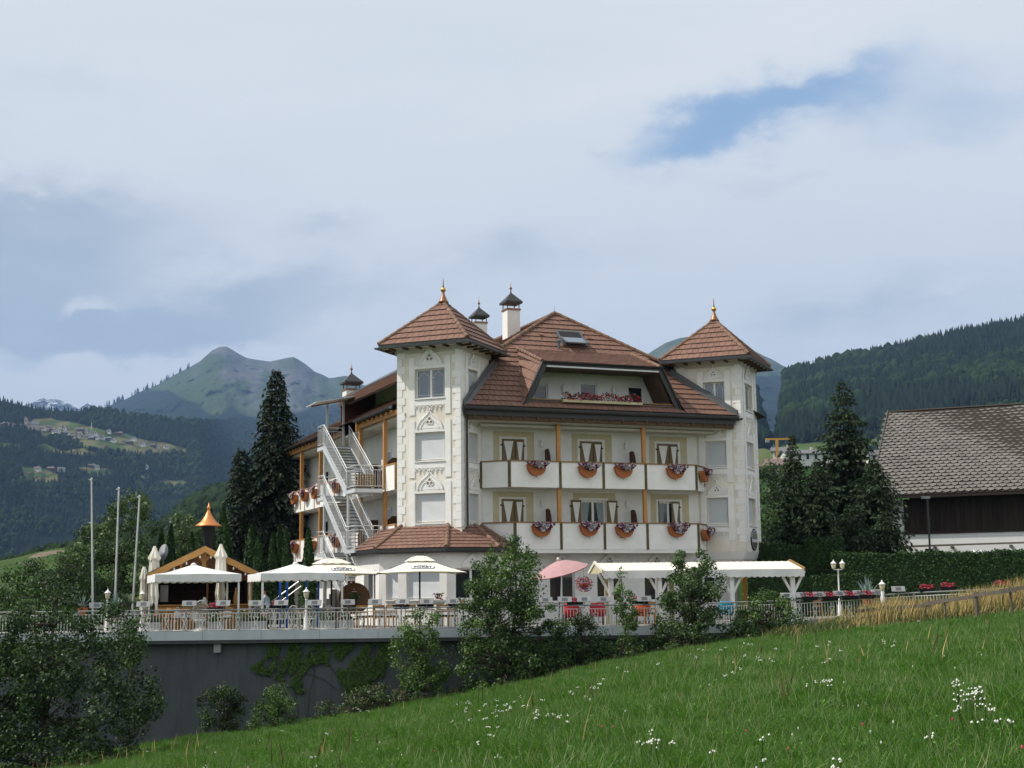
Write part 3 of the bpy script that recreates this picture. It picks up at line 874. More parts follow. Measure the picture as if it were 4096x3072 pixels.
def window_unit(Fm, h, kind, depth=RECESS, leaded=False):
    a0, a1, z0, z1 = h
    fr = MB(); w = .06
    win = H(fr.box((a0, depth - .03, z0), (a0 + w, depth + .04, z1)).box((a1 - w, depth - .03, z0), (a1, depth + .04, z1))
            .box((a0 + w, depth - .03, z1 - w), (a1 - w, depth + .04, z1)).box((a0 + w, depth - .03, z0), (a1 - w, depth + .04, z0 + w)),
            'window', M['white_paint'], Mx=Fm)
    H(MB().box((a0 - .03, -.07, z0 - .05), (a1 + .03, depth - .031, z0 - .003)), 'sill', M['white_paint'], win, Mx=Fm)
    if kind == 'blind':
        sh = MB(); n = int((z1 - z0 - .16) / .048)
        for i in range(n):
            zz = z0 + .13 + i * .048
            sh.face((a0 + .062, depth - .045, zz), (a1 - .062, depth - .045, zz), (a1 - .062, depth - .062, zz + .02), (a0 + .062, depth - .062, zz + .02))
            sh.face((a0 + .062, depth - .062, zz + .02), (a1 - .062, depth - .062, zz + .02), (a1 - .062, depth - .045, zz + .048), (a0 + .062, depth - .045, zz + .048))
        H(sh, 'roller_shutter', M['blind'], win, Mx=Fm)
        H(MB().box((a0 + .061, depth - .06, z0 + .07), (a1 - .061, depth - .042, z0 + .128)), 'shutter_bar', M['white_paint'], win, Mx=Fm)
    else:
        mid = (a0 + a1) / 2
        H(MB().box((mid - .05, depth - .029, z0 + w), (mid + .05, depth + .03, z1 - w)), 'mullion', M['white_paint'], win, Mx=Fm)
        for x0, x1 in ((a0 + w, mid - .05), (mid + .05, a1 - w)):
            H(MB().box((x0, depth + .005, z0 + w), (x1, depth + .012, z1 - w)), 'pane', M['glass_sky'] if leaded else M['glass'], win, Mx=Fm)
            if leaded:
                b = MB(); i = .07; t = .008; y = depth
                zt = z1 - w - .13; xm = (x0 + x1) / 2
                for p, q in (((x0 + i, z0 + w), (x0 + i, zt - .14)), ((x1 - i, z0 + w), (x1 - i, zt - .14)), ((x0 + i, zt - .14), (xm, zt + .05)), ((x1 - i, zt - .14), (xm, zt + .05)),
                             ((xm, zt + .05), (xm, z1 - w)), ((x0, z0 + w + .1), (x1, z0 + w + .1)), ((x0, zt - .2), (x0 + i, zt - .2)), ((x1 - i, zt - .2), (x1, zt - .2))):
                    b.tube((p[0], y - .004, p[1]), (q[0], y - .004, q[1]), t, 4)
                H(b, 'leading', M['white_paint'], win, Mx=Fm)
                H(MB().face((x0, depth + .06, z0 + w), (xm, depth + .06, z1 - w - .25), (x1, depth + .06, z0 + w), (x1, depth + .06, z1 - w), (x0, depth + .06, z1 - w)), 'net_curtain', M['net_curtain'], win, Mx=Fm)
    H(MB().face((a0, depth + .09, z0), (a1, depth + .09, z0), (a1, depth + .09, z1), (a0, depth + .09, z1)), 'unlit_room_sheet', M['black'], win, Mx=Fm)  # black sheet stands in for the unlit interior behind the window
    return win

dress(FL1, HL1); dress(FL2, HL2); dress(FR1, HR1); dress(FR2, HR2)
for Fm, hs, kinds in ((FL1, HL1, 'gbb'), (FL2, HL2, 'bbb'), (FR1, HR1, 'gbb'), (FR2, HR2, 'gbb')):
    for h, k in zip(hs, kinds): window_unit(Fm, h, 'glass' if k == 'g' else 'blind', leaded=(k == 'g'))

# quoins: single blocks, long and short in turn, on the tower corners
def quoins(F1, a, sgn, z0, z1, skip=0):
    z = z0; k = 0
    while z < z1:
        w = .40 if k % 2 else .26
        hgt = .355
        x0, x1 = (a, a + sgn * w)
        H(MB().box((min(x0, x1), -.022 - .004 * random.random(), z), (max(x0, x1), -.001, z + hgt - .012)), 'quoin', M['white_trim'], Mx=F1)
        z += hgt; k += 1
quoins(FL1, -TS, 1, 2.75, 11.2); quoins(FL1, 0, -1, 3.15, 11.2); quoins(FL2, 0, 1, 3.2, 11.2)
quoins(FR1, 0, -1, 2.55, 11.2); quoins(FR2, 0, 1, 2.55, 11.2); quoins(FR1, -TS, 1, 9.9, 11.2); quoins(FR2, TS, -1, 2.6, 11.2)

# ---- tiled roofs
TILES = []                                               # (parent roof, matrix or None, verts, faces)
def clip(poly, a, b, c):
    out = []
    for i in range(len(poly)):
        p, q = poly[i], poly[(i + 1) % len(poly)]
        dp, dq = a * p[0] + b * p[1] - c, a * q[0] + b * q[1] - c
        if dp >= 0: out.append(p)
        if (dp >= 0) != (dq >= 0):
            t = dp / (dp - dq); out.append((p[0] + (q[0] - p[0]) * t, p[1] + (q[1] - p[1]) * t))
    return out
ROOFN = [0]
def tiles(roof, poly, eave, row=.40, width=.29, weight=1.0, thick=.075):
    poly = [Vector(p) for p in poly]; e = Vector(eave).normalized()
    nrm = Vector((0, 0, 0))
    for i in range(len(poly)): nrm += poly[i].cross(poly[(i + 1) % len(poly)])
    nrm.normalize()
    if nrm.z < 0: nrm = -nrm
    s = nrm.cross(e).normalized()
    if s.z < 0: e = -e; s = nrm.cross(e).normalized()
    o = poly[0]
    P2 = [((p - o).dot(e), (p - o).dot(s)) for p in poly]
    area = sum(P2[i][0] * P2[(i + 1) % len(P2)][1] - P2[(i + 1) % len(P2)][0] * P2[i][1] for i in range(len(P2)))
    if area < 0: P2 = P2[::-1]
    smin, smax = min(p[1] for p in P2), max(p[1] for p in P2); amin, amax = min(p[0] for p in P2), max(p[0] for p in P2)
    ROOFN[0] += 1
    edges = [(P2[i], P2[(i + 1) % len(P2)]) for i in range(len(P2))]
    k = 0; y = smin
    while y < smax - .03:
        x = amin - width * (.5 if k % 2 else 0) - .02
        while x < amax:
            g = .008
            rect = [(x + g, y), (x + width - g, y), (x + width - g, min(y + row + .03, smax)), (x + g, min(y + row + .03, smax))]
            c = rect; full = True
            for (p, q) in edges:
                a, b = -(q[1] - p[1]), (q[0] - p[0]); cc = a * p[0] + b * p[1]
                # only clip on the sides and top, with tiles reaching slightly under the caps
                n2 = clip(c, a, b, cc)
                if len(n2) != len(c) or any(abs(u[0] - w[0]) + abs(u[1] - w[1]) > 1e-6 for u, w in zip(n2, c)): full = False
                c = n2
                if len(c) < 3: break
            if len(c) >= 3:
                ar = abs(sum(c[i][0] * c[(i + 1) % len(c)][1] - c[(i + 1) % len(c)][0] * c[i][1] for i in range(len(c)))) / 2
                if ar > .008:
                    j = random.uniform(-.003, .003); tl = random.uniform(-.004, .004)
                    def hgt(p): return thick + j - (thick - .026) * (p[1] - y) / (row + .03) + tl * (p[0] - x) / width
                    top = [o + e * p[0] + s * p[1] + nrm * hgt(p) for p in c]; bot = [o + e * p[0] + s * p[1] + nrm * (hgt(p) - .02) for p in c]
                    n = len(c)
                    TILES.append((roof, top + bot, [tuple(range(n))] + [((i + 1) % n, i, n + i, n + (i + 1) % n) for i in range(n)], ar * weight))
            x += width
        y += row; k += 1

def ridge_caps(roof, p, q, r=.10, step=.36):
    p, q = Vector(p), Vector(q); d = q - p; n = max(1, int(d.length / step)); dd = d / n
    for i in range(n):
        a = p + dd * i; b = p + dd * (i + 1.12)
        H(MB().tube(a + Vector((0, 0, .02)), b + Vector((0, 0, .02)), r * 1.13, 10, r * .93), 'ridge_tile', M['ridge_tile'], roof, smooth=False)

def gutter(mb, p, q, out, r=.075):
    p, q, out = Vector(p), Vector(q), Vector(out).normalized()
    pr = []
    for i in range(7):
        t = math.pi * i / 6; pr.append(out * (r - r * math.cos(t)) + Vector((0, 0, -r * math.sin(t))))
    for a, b in zip(pr, pr[1:]): mb.face(p + a, q + a, q + b, p + b)
    return mb

def finial(parent, c, z, gold=True):
    f = H(MB().lathe([(.26, 0), (.20, .10), (.10, .32), (.05, .50), (.045, .56), (.001, .57)], (c[0], c[1], z), 12), 'finial', M['copper'], parent, smooth=True)
    return f

def tower_roof(C, zc):
    cx, cy = C[0], C[1] + TS * Q
    oh = .64; hs = TS / 2 + oh; ze, za = 11.50, 13.78
    D1, D2 = Vector((Q, -Q, 0)), Vector((Q, Q, 0)); c = Vector((cx, cy, 0))
    cor = [c - D1 * hs - D2 * hs, c + D1 * hs - D2 * hs, c + D1 * hs + D2 * hs, c - D1 * hs + D2 * hs]
    cor = [Vector((p.x, p.y, ze)) for p in cor]; ap = Vector((cx, cy, za))
    rb = MB()
    for i in range(4): rb.face(cor[i], cor[(i + 1) % 4], ap)
    # soffit board, boxed fascia
    rb2 = MB(); rb.face(*[p - Vector((0, 0, .12)) for p in cor])
    roof = H(rb, 'tower_roof', M['soffit'])
    fa = MB()
    for i in range(4):
        a, b = cor[i], cor[(i + 1) % 4]; out = ((a + b) / 2 - Vector((cx, cy, ze))).normalized(); out.z = 0
        fa.face(a + out * .004 - Vector((0, 0, .17)), b + out * .004 - Vector((0, 0, .17)), b + out * .004 + Vector((0, 0, .02)), a + out * .004 + Vector((0, 0, .02)))
    H(fa, 'fascia', M['grey_metal'], roof)
    gt = MB()
    for i in range(4):
        a, b = cor[i], cor[(i + 1) % 4]; out = ((a + b) / 2 - Vector((cx, cy, ze))); out.z = 0; out.normalize(); al = (b - a).normalized()
        gutter(gt, a - al * .13 + out * .01 - Vector((0, 0, .1)), b + al * .13 + out * .01 - Vector((0, 0, .1)), out)
    H(gt, 'gutter', M['grey_metal'], roof)
    rf = MB()
    for i in range(4):
        a, b = cor[i], cor[(i + 1) % 4]; out = ((a + b) / 2 - Vector((cx, cy, ze))); out.z = 0; out.normalize()
        for t in np.linspace(.12, .88, 6):
            p = a + (b - a) * t; rf.box((0, 0, 0), (0, 0, 0)) if False else rf.obb(p - out * .34 - Vector((0, 0, .165)), out * .28, (b - a).normalized() * .05, Vector((0, 0, .045)))
    H(rf, 'rafter_end', M['beam_wood'], roof)
    # moulded cornice band under the eaves
    inner = MB()
    for i in range(4):
        a = c + (Vector((cor[i].x, cor[i].y, 0)) - c) * ((TS / 2 + .10) / hs); b = c + (Vector((cor[(i + 1) % 4].x, cor[(i + 1) % 4].y, 0)) - c) * ((TS / 2 + .10) / hs)
        n = ((a + b) / 2 - c).normalized()
        inner.face(a + Vector((0, 0, 11.38)), b + Vector((0, 0, 11.38)), b - n * .099 + Vector((0, 0, 11.12)), a - n * .099 + Vector((0, 0, 11.12)))
    H(inner, 'cornice', M['soffit'], roof)
    vis = [0, 1] if C is CL else [0, 1]
    for i in range(4):
        tiles(roof, [cor[i], cor[(i + 1) % 4], ap], cor[(i + 1) % 4] - cor[i], weight=1.6 if i in (0, 1) else .2, row=.41)
    for p in cor: ridge_caps(roof, p + Vector((0, 0, .05)), ap + Vector((0, 0, -.05)))
    fn = finial(roof, (cx, cy), za - .06)
    H(MB().lathe([(.001, -.13), (.07, -.11), (.12, -.04), (.13, .0), (.12, .05), (.07, .11), (.001, .13)], (cx, cy, za + .56), 14), 'gold_ball', M['gold'], roof, smooth=True)
    H(MB().lathe([(.045, 0), (.03, .12), (.012, .42), (.004, .48)], (cx, cy, za + .66), 8), 'spike', M['copper'], roof, smooth=True)
    return roof
tower_roof(CL, 0)
t2 = tower_roof(CR, 0)

# main roof: front slope, left slope, right slope and back
PK = Vector((4.88, 5.46, 14.28)); KF = 5.68 / 5.81; KS = .567
def zf_(v): return 8.60 + KF * (v + .35)
def zl_(u): return PK.z - KS * (PK.u if False else (4.88 - u))
def pf(u, v): return Vector((u, v, zf_(v)))
def pl(u, v): return Vector((u, v, zl_(u)))
mr = MB()
EL = -4.75
mr.face(pf(-2.3, -.35), pf(.62, -.35), pf(1.79, 3.03), pf(1.10, 3.03), pf(-.05, 2.2)); mr.face(pf(9.14, -.35), pf(12.06, -.35), pf(9.81, 2.2), pf(8.66, 3.03), pf(7.97, 3.03))
mr.face(pf(1.10, 3.03), pf(8.66, 3.03), PK); mr.face(pf(.62, -.35), pf(9.14, -.35), pf(9.02, -.05), pf(.74, -.05))
BK = 24.5
mr.face(pl(EL, 2.3), pl(-4.2, 2.4), Vector((-2.4, 4.3, zl_(-2.4))), Vector((-.2, 2.3, zl_(-.2))), pf(1.10, 3.03), PK, Vector((4.88, BK - 5, 14.28)), pl(EL, BK))
RU = 2 * 4.88 - EL
def pr_(u, v): return Vector((u, v, PK.z - KS * (u - 4.88)))
mr.face(pr_(RU, 1.2), pr_(RU, BK), Vector((4.88, BK - 5, 14.28)), PK, pf(8.66, 3.03), pr_(12.0, 1.6))
mr.face(pl(EL, BK), Vector((4.88, BK - 5, 14.28)), pr_(RU, BK))
roof = H(mr, 'roof', M['under_tile'])
tiles(roof, [pf(-2.16, -.33), pf(.66, -.33), pf(1.80, 3.03), pf(1.08, 3.03), pf(-.05, 1.98)], (1, 0, 0), weight=1.2)
tiles(roof, [pf(9.10, -.33), pf(11.95, -.33), pf(9.84, 1.96), pf(8.68, 3.03), pf(7.96, 3.03)], (1, 0, 0), weight=1.2)
tiles(roof, [pf(1.08, 3.03), pf(8.68, 3.03), PK], (1, 0, 0), weight=1.2)
tiles(roof, [pf(.68, -.33), pf(9.08, -.33), pf(8.98, .0), pf(.80, .0)], (1, 0, 0), weight=1.1)
tiles(roof, [pl(EL, 2.4), pl(-4.0, 2.6), pl(-2.6, 4.3), pl(-2.6, 8.6), pl(EL, 8.4)], (0, 1, 0), weight=.35)
tiles(roof, [pl(EL, 8.4), pl(-2.6, 8.4), pl(-2.6, BK), pl(EL, BK)], (0, 1, 0), weight=.3)
tiles(roof, [Vector((-.2, 2.3, zl_(-.2))), Vector((1.0, 3.1, zl_(1.0))), PK, Vector((4.88, 12, 14.28)), pl(-.2, 12)], (0, 1, 0), weight=.3)
ridge_caps(roof, pf(.3, 2.62) + Vector((0, 0, .05)), PK + Vector((0, 0, .05))); ridge_caps(roof, pf(9.5, 2.62) + Vector((0, 0, .05)), PK + Vector((0, 0, .05)))
ridge_caps(roof, PK, Vector((4.88, 14, 14.30)))
# flashings along the towers
for s0, s1 in (((-2.22, -.35), (.10, 1.97)), ((11.98, -.35), (9.66, 1.97))):
    d = Vector((s1[0] - s0[0], s1[1] - s0[1], 0)).normalized(); nn = Vector((1 if s0[0] < 0 else -1, 0, 0))
    a, b = pf(*s0), pf(*s1)
    m_ = MB(); m_.prism([a + Vector((0, 0, .30)), b + Vector((0, 0, .30)), b + Vector((0, 0, -.02)) , a + Vector((0, 0, -.02))], nn * .08)
    m_.prism([a + nn * .081 + Vector((0, 0, .12)), b + nn * .081 + Vector((0, 0, .12)), b + nn * .26 + Vector((0, 0, .075)), a + nn * .26 + Vector((0, 0, .075))], (0, 0, .02))
    H(m_, 'flashing', M['grey_metal'], roof)
# eaves: fascia, gutter, rafter ends, soffit
ev = MB()
ev.box((-2.24, -.385, 8.39), (11.99, -.351, 8.62)); gutter(ev, (-2.30, -.386, 8.50), (12.12, -.386, 8.50), (0, -1, 0), .085)
ev.box((-2.1, -.349, 8.20), (11.8, -.29, 8.40))
H(ev, 'gutter', M['dark_metal'], roof)
H(MB().box((-2.0, -.28, 8.02), (11.75, -.10, 8.24)), 'eaves_beam', M['beam_wood'])
for i in range(22):
    x = -1.7 + i * .62
    if x < 11.6: H(MB().box((x - .06, -.345, 8.10), (x + .06, -.281, 8.235)), 'rafter_end', M['beam_wood'])
sf = MB(); sf.box((-1.9, -.099, 7.98), (11.7, .30, 8.10)); sf.box((-1.2, .301, 7.80), (11.0, 1.30, 7.90)); sf.face((-1.9, .30, 7.98), (11.7, .30, 7.98), (11.3, .55, 7.81), (-1.5, .55, 7.81))
H(sf, 'soffit', M['soffit'])

# ---- dormer with its recessed loggia
DU0, DU1 = .95, 8.81
dr = MB()
dtl, dtr = Vector((1.80, 0, 10.84)), Vector((7.96, 0, 10.84)); btl, btr = pf(1.79, 3.03) + Vector((0, 0, .02)), pf(7.97, 3.03) + Vector((0, 0, .02))
fbl, fbr = pf(.66, -.30) + Vector((0, 0, .03)), pf(9.10, -.30) + Vector((0, 0, .03))
dr.face(dtl, dtr, btr, btl); dr.face(fbl, dtl, btl); dr.face(dtr, fbr, btr)
dorm = H(dr, 'dormer', M['under_tile'])
tiles(dorm, [dtl, dtr, btr, btl], (1, 0, 0), row=.30, width=.32, weight=.5, thick=.06)
def cheek_tiles(a, b, c):
    tiles(dorm, [a, b, c], (Vector(c) - Vector(b)).normalized() * 1.0 if False else Vector((0, 1, .33)), row=.42, width=.30, weight=1.2)
cheek_tiles(fbl, dtl, btl); cheek_tiles(fbr, btr, dtr)
ridge_caps(dorm, dtl + Vector((0, 0, .04)), btl + Vector((0, 0, .04)), r=.085, step=.32); ridge_caps(dorm, dtr + Vector((0, 0, .04)), btr + Vector((0, 0, .04)), r=.085, step=.32)
ff = MB()                                               # dark metal frame of the opening
ff.prism([(.62, -.12, 8.66), (.98, -.12, 8.66), (1.98, -.12, 10.66), (7.78, -.12, 10.66), (8.78, -.12, 8.66), (9.14, -.12, 8.66), (8.02, -.12, 10.86), (1.74, -.12, 10.86)], (0, .10, 0))
gutter(ff, (1.70, -.13, 10.86), (8.06, -.13, 10.86), (0, -1, 0), .08)
for a, b in (((.70, -.14, 8.7), (1.78, -.14, 10.84)), ((9.06, -.14, 8.7), (7.98, -.14, 10.84))): ff.tube(a, b, .055, 8)
H(ff, 'dormer_fascia', M['dark_metal'], dorm)
H(MB().prism([(1.96, -.125, 10.60), (7.80, -.125, 10.60), (7.80, -.125, 10.67), (1.96, -.125, 10.67)], (0, -.03, 0)), 'drip_edge', M['steel'], dorm)
li = MB()                                               # slanting timber cheeks and boarded ceiling inside
li.face((.99, -.02, 8.5), (1.99, -.02, 10.64), (1.99, 1.9, 10.64), (.99, 1.9, 8.5)); li.face((8.77, -.02, 8.5), (8.77, 1.9, 8.5), (7.77, 1.9, 10.64), (7.77, -.02, 10.64))
li.face((1.99, -.02, 10.64), (7.77, -.02, 10.64), (7.77, 1.9, 10.64), (1.99, 1.9, 10.64))
H(li, 'loggia_lining', M['beam_wood'], dorm)
lw = panel(MB(), 1.30, 8.46, 8.3, 10.66, [(2.0, 2.75, 8.4, 10.05), (4.45, 5.35, 8.4, 10.2), (7.0, 7.85, 8.4, 10.15)], .2, 1.6)
lw.face((1.0, .0, 8.55), (8.76, .0, 8.55), (8.5, 1.6, 8.55), (1.26, 1.6, 8.55))
H(lw, 'loggia_wall', M['plaster'], dorm)
for a0, a1, z1 in ((2.0, 2.75, 10.05), (4.45, 5.35, 10.2), (7.0, 7.85, 10.15)):
    w_ = H(MB().box((a0, 1.66, 8.4), (a0 + .07, 1.74, z1)).box((a1 - .07, 1.66, 8.4), (a1, 1.74, z1)).box((a0 + .071, 1.66, z1 - .07), (a1 - .071, 1.74, z1)), 'loggia_door', M['white_paint'])
    H(MB().box((a0 + .071, 1.70, 8.4), (a1 - .071, 1.72, z1 - .071)), 'pane', M['glass'], w_)
    H(MB().box((a0, 1.80, 8.35), (a1, 1.85, z1)), 'unlit_room_sheet', M['black'], w_)  # black sheet for the darkness behind the loggia door
for x in (3.55, 6.2):
    H(MB().lathe([(.02, -.2), (.08, -.1), (.1, .1), (.05, .2), (.01, .26)], (x, 1.5, 9.85), 8), 'wall_lamp', M['white_paint'])
pb = MB().box((1.02, -.02, 8.62), (8.74, .06, 9.06)); H(pb, 'loggia_parapet', M['dark_metal'], dorm)
H(MB().box((1.10, -.05, 9.062), (8.66, .09, 9.11)), 'loggia_rail', M['rail_wood'], dorm)

# roof windows, vents
sk = MB(); a, b = pf(4.35, 3.38), pf(5.73, 4.30); n_ = Vector((0, -KF, 1)).normalized(); sl = Vector((0, 1, KF)).normalized()
c_ = (a + b) / 2; hl = (b.y - a.y) / 2 / sl.y
sw = H(MB().obb(c_ + n_ * .07, (.69, 0, 0), sl * hl, n_ * .06), 'roof_window', M['grey_metal'])
H(MB().obb(c_ + n_ * .135, (.58, 0, 0), sl * (hl - .12), n_ * .004), 'dark_well_plate', M['black'], sw)  # black plate in place of the shaded well behind the open sash
tl = (sl * math.cos(R(15)) - n_ * math.sin(R(15))); nn2 = Vector((1, 0, 0)).cross(tl); ln_ = hl * .60
fr_ = MB(); top = c_ - sl * (hl * .02) + n_ * .15; mid_ = top - tl * ln_
for dx_ in (-.60, .60): fr_.obb(mid_ + Vector((dx_, 0, 0)), (.04, 0, 0), tl * ln_, nn2 * .035)
fr_.obb(top - tl * ln_ * 2, (.56, 0, 0), tl * .05, nn2 * .035)
H(fr_, 'sash', M['grey_metal'], sw)
H(MB().obb(mid_, (.56, 0, 0), tl * (ln_ * .96), nn2 * .008), 'pane', M['glass_sky'], sw)
for u, v in ((4.05, 3.15),):
    H(MB().lathe([(.07, -.2), (.07, .40), (.1, .41), (.1, .48), (.02, .52)], tuple(pf(u, v)), 10), 'vent_pipe', M['grey_metal'])
for u, v in ((3.45, 4.0), (6.1, 3.95)): H(MB().obb(pf(u, v) + n_ * .06, (.1, 0, 0), sl * .1, n_ * .05), 'roof_vent', M['copper'])
# lightning rod wires
H(MB().tube(PK, PK + Vector((0, 0, .42)), .008, 5), 'lightning_rod', M['dark_metal'])
# snow guards: little hooks spread over the slopes
sg = MB()
for k in range(9):
    for i in range(14):
        v = .3 + k * .58; u = .4 + i * .75 + (k % 2) * .37
        lim = (v - .0) * 1.62 - 1.0
        if not (max(-1.4 + v * .8, 0.2 + (v > 3) * (v - 3) * 1.75) < u < 9.76 - max(-1.4 + v * .8, .2 + (v > 3) * (v - 3) * 1.75)): continue
        if v < 3.1 and .4 + v * .45 < u < 9.3 - v * .45: continue
        p = pf(u, v) + n_ * .06
        sg.obb(p, (.012, 0, 0), sl * .05, n_ * .03)
H(sg, 'snow_guard', M['copper'], roof, kind='stuff')

def chimney(u, v, ztop, zbot, w, label=None):
    ch = H(MB().box((u - w / 2, v - w / 2, zbot), (u + w / 2, v + w / 2, ztop)), 'chimney', M['plaster'], label=label)
    H(MB().box((u - w / 2 - .04, v - w / 2 - .04, ztop + .002), (u + w / 2 + .04, v + w / 2 + .04, ztop + .09)), 'chimney_rim', M['copper'], ch)
    p = MB()
    for i in (-1, 1):
        for j in (-1, 1): p.box((u + i * w * .45 - .02, v + j * w * .45 - .02, ztop + .09), (u + i * w * .45 + .02, v + j * w * .45 + .02, ztop + .36))
    H(p, 'cap_post', M['dark_metal'], ch)
    o = w * .66; z = ztop + .36; a = [(u - o, v - o), (u + o, v - o), (u + o, v + o), (u - o, v + o)]
    c = MB(); c.face(*[(x, y, z) for x, y in a]); ap = (u, v, z + .62)
    for i in range(4):
        (x0, y0), (x1, y1) = a[i], a[(i + 1) % 4]
        c.face((x0, y0, z), (x1, y1, z), (x1, y1, z + .10), (x0, y0, z + .10)); c.face((x0, y0, z + .10), (x1, y1, z + .10), ap)
    H(c, 'chimney_cap', M['dark_metal'], ch)
    H(MB().lathe([(.05, 0), (.025, .16), (.03, .2), (.085, .27), (.03, .35), (.02, .4), (.003, .68)], (u, v, z + .56), 8), 'cap_finial', M['copper'], ch, smooth=True)
p = onV(2054, 1240, 6.6); chimney(p[0], 6.6 + .33, p[2], p[2] - 2.6, .70, 'tall white chimney right of the left tower roof')
p = onV(1924, 1293, 14.0); chimney(p[0], 14.3, p[2], p[2] - 2.5, .70, 'white chimney half hidden behind the left tower roof')
p = onV(1412, 1561, 13.6); chimney(p[0], 13.9, p[2], p[2] - 2.0, .78, 'short white chimney above the boarded side dormer')

# ---- body and main wall
SW = []                                                  # shuttered door openings (x0, x1, z0, z1) on the wall plane
def ox(x, y, v=1.25): return onV(x, y, v)[0]
FLU, FLL = 5.16, 2.36                                    # floor heights of the two balconies
ups = [(2007, 2097), (2319, 2409), (2627, 2711)]; los = [(2006, 2094), (2326, 2424), (2634, 2719)]
for x0, x1 in ups: SW.append((ox(x0, 1790), ox(x1, 1790), FLU, 7.34))
for x0, x1 in los: SW.append((ox(x0, 2030), ox(x1, 2030), FLL, 4.54))
wl = panel(MB(), -.77, 10.53, 2.1, 8.0, SW, .22, 0.0)
H(wl, 'wall', M['plaster'], Mx=FW)
bd = MB()
bd.box((-2.0, 1.50, DECK - .2), (12.0, 22, 8.3)); bd.face((-3.3, 2.0, DECK - .2), (-3.3, 24, DECK - .2), (-3.3, 24, 8.9), (-3.3, 2.0, 8.9)); bd.box((-3.29, 2.6, DECK), (13.0, 23.9, 8.5))
H(bd, 'wall', M['plaster'], label='rear block and side wall of the white hotel')

def shutter_leaf(x0, x1, z0, z1, y, Mx=None, ang=0.0, hinge_left=True):
    w = x1 - x0
    lf = H(MB().box((x0, y - .03, z0), (x1, y, z1)), 'shutter', M['shutter'], Mx=FW if Mx is None else Mx)
    c = (x0 + x1) / 2 + w * .01; zt = z1 - .10; zb = z0 + (z1 - z0) * .38
    H(MB().prism([(c - w * .36, y - .031, zt), (c + w * .36, y - .031, zt), (c, y - .031, zb)], (0, -.012, 0)), 'shutter_triangle', M['white_trim'], lf, Mx=FW if Mx is None else Mx)
    hx = x0 if hinge_left else x1
    H(MB().box((hx - .07, y - .045, z1 - .32), (hx + .05, y - .031, z1 - .25)).box((hx - .07, y - .045, z0 + .72), (hx + .05, y - .031, z0 + .80)), 'hinge', M['hinge'], lf, Mx=FW if Mx is None else Mx)
    return lf
for k, (x0, x1, z0, z1) in enumerate(SW):
    b = MB()
    b.box((x0 - .42, -.012, z0), (x0 - .12, -.001, z1 + .34)); b.box((x1 + .14, -.012, z0), (x1 + .50, -.001, z1 + .34)); b.box((x0 - .119, -.012, z1 + .10), (x1 + .139, -.001, z1 + .34))
    H(b, 'painted_band', M['cream_band'], Mx=FW)
    win = H(MB().box((x0 + .01, .12, z0 + .02), (x0 + .08, .18, z1)).box((x1 - .08, .12, z0 + .02), (x1 - .01, .18, z1)).box((x0 + .081, .12, z1 - .09), (x1 - .081, .18, z1)).box(((x0 + x1) / 2 - .06, .12, z0), ((x0 + x1) / 2 + .06, .18, z1 - .091)),
            'window', M['white_paint'], Mx=FW)
    H(MB().box((x0 + .081, .145, z0), (x1 - .081, .155, z1 - .09)), 'pane', M['glass'], win, Mx=FW)
    if k >= 4:
        for s0, s1, t in ((x0 + .1, (x0 + x1) / 2 - .08, .42), ((x0 + x1) / 2 + .08, x1 - .1, -.42)):
            c0, c1 = (s0, s0 + (s1 - s0) * .8) if t > 0 else (s1 - (s1 - s0) * .8, s1)
            n0, n1 = (s0, s0 + (s1 - s0) * .45) if t > 0 else (s1 - (s1 - s0) * .45, s1)
            cu = MB(); m = 7
            for q in range(m):
                f0, f1 = q / m, (q + 1) / m
                y0, y1 = (.175, .16)[q % 2], (.16, .175)[q % 2]
                cu.face((n0 + (n1 - n0) * f0, y0 - .035, z0 + .9), (n0 + (n1 - n0) * f1, y1 - .035, z0 + .9), (c0 + (c1 - c0) * f1, y1 - .035, z1 - .1), (c0 + (c1 - c0) * f0, y0 - .035, z1 - .1))
            H(cu, 'curtain', M['curtain'], win, Mx=FW)
    H(MB().face((x0, .21, z0), (x1, .21, z0), (x1, .21, z1), (x0, .21, z1)), 'unlit_room_sheet', M['black'], win, Mx=FW)  # interior darkness as a black sheet behind the pane
    xm = (x0 + x1) / 2
    if k < 4:
        shutter_leaf(x0 + .005, xm + .10, z0 + .04, z1, .035); shutter_leaf(xm + .13, x1 - .005, z0 + .04, z1 - .03, .035, hinge_left=False)
    elif k == 4:
        shutter_leaf(x0 - .56, x0 - .02, z0 + .04, z1, -.02); shutter_leaf(x1 + .03, x1 + .58, z0 + .04, z1, -.02, hinge_left=False)
    else:
        shutter_leaf(xm + .12, x1, z0 + .04, z1, .02, hinge_left=False)
        H(MB().box((x0 - .02, -.01, z0), (x0 + .04, .03, z1)), 'shutter', M['shutter'], Mx=FW)

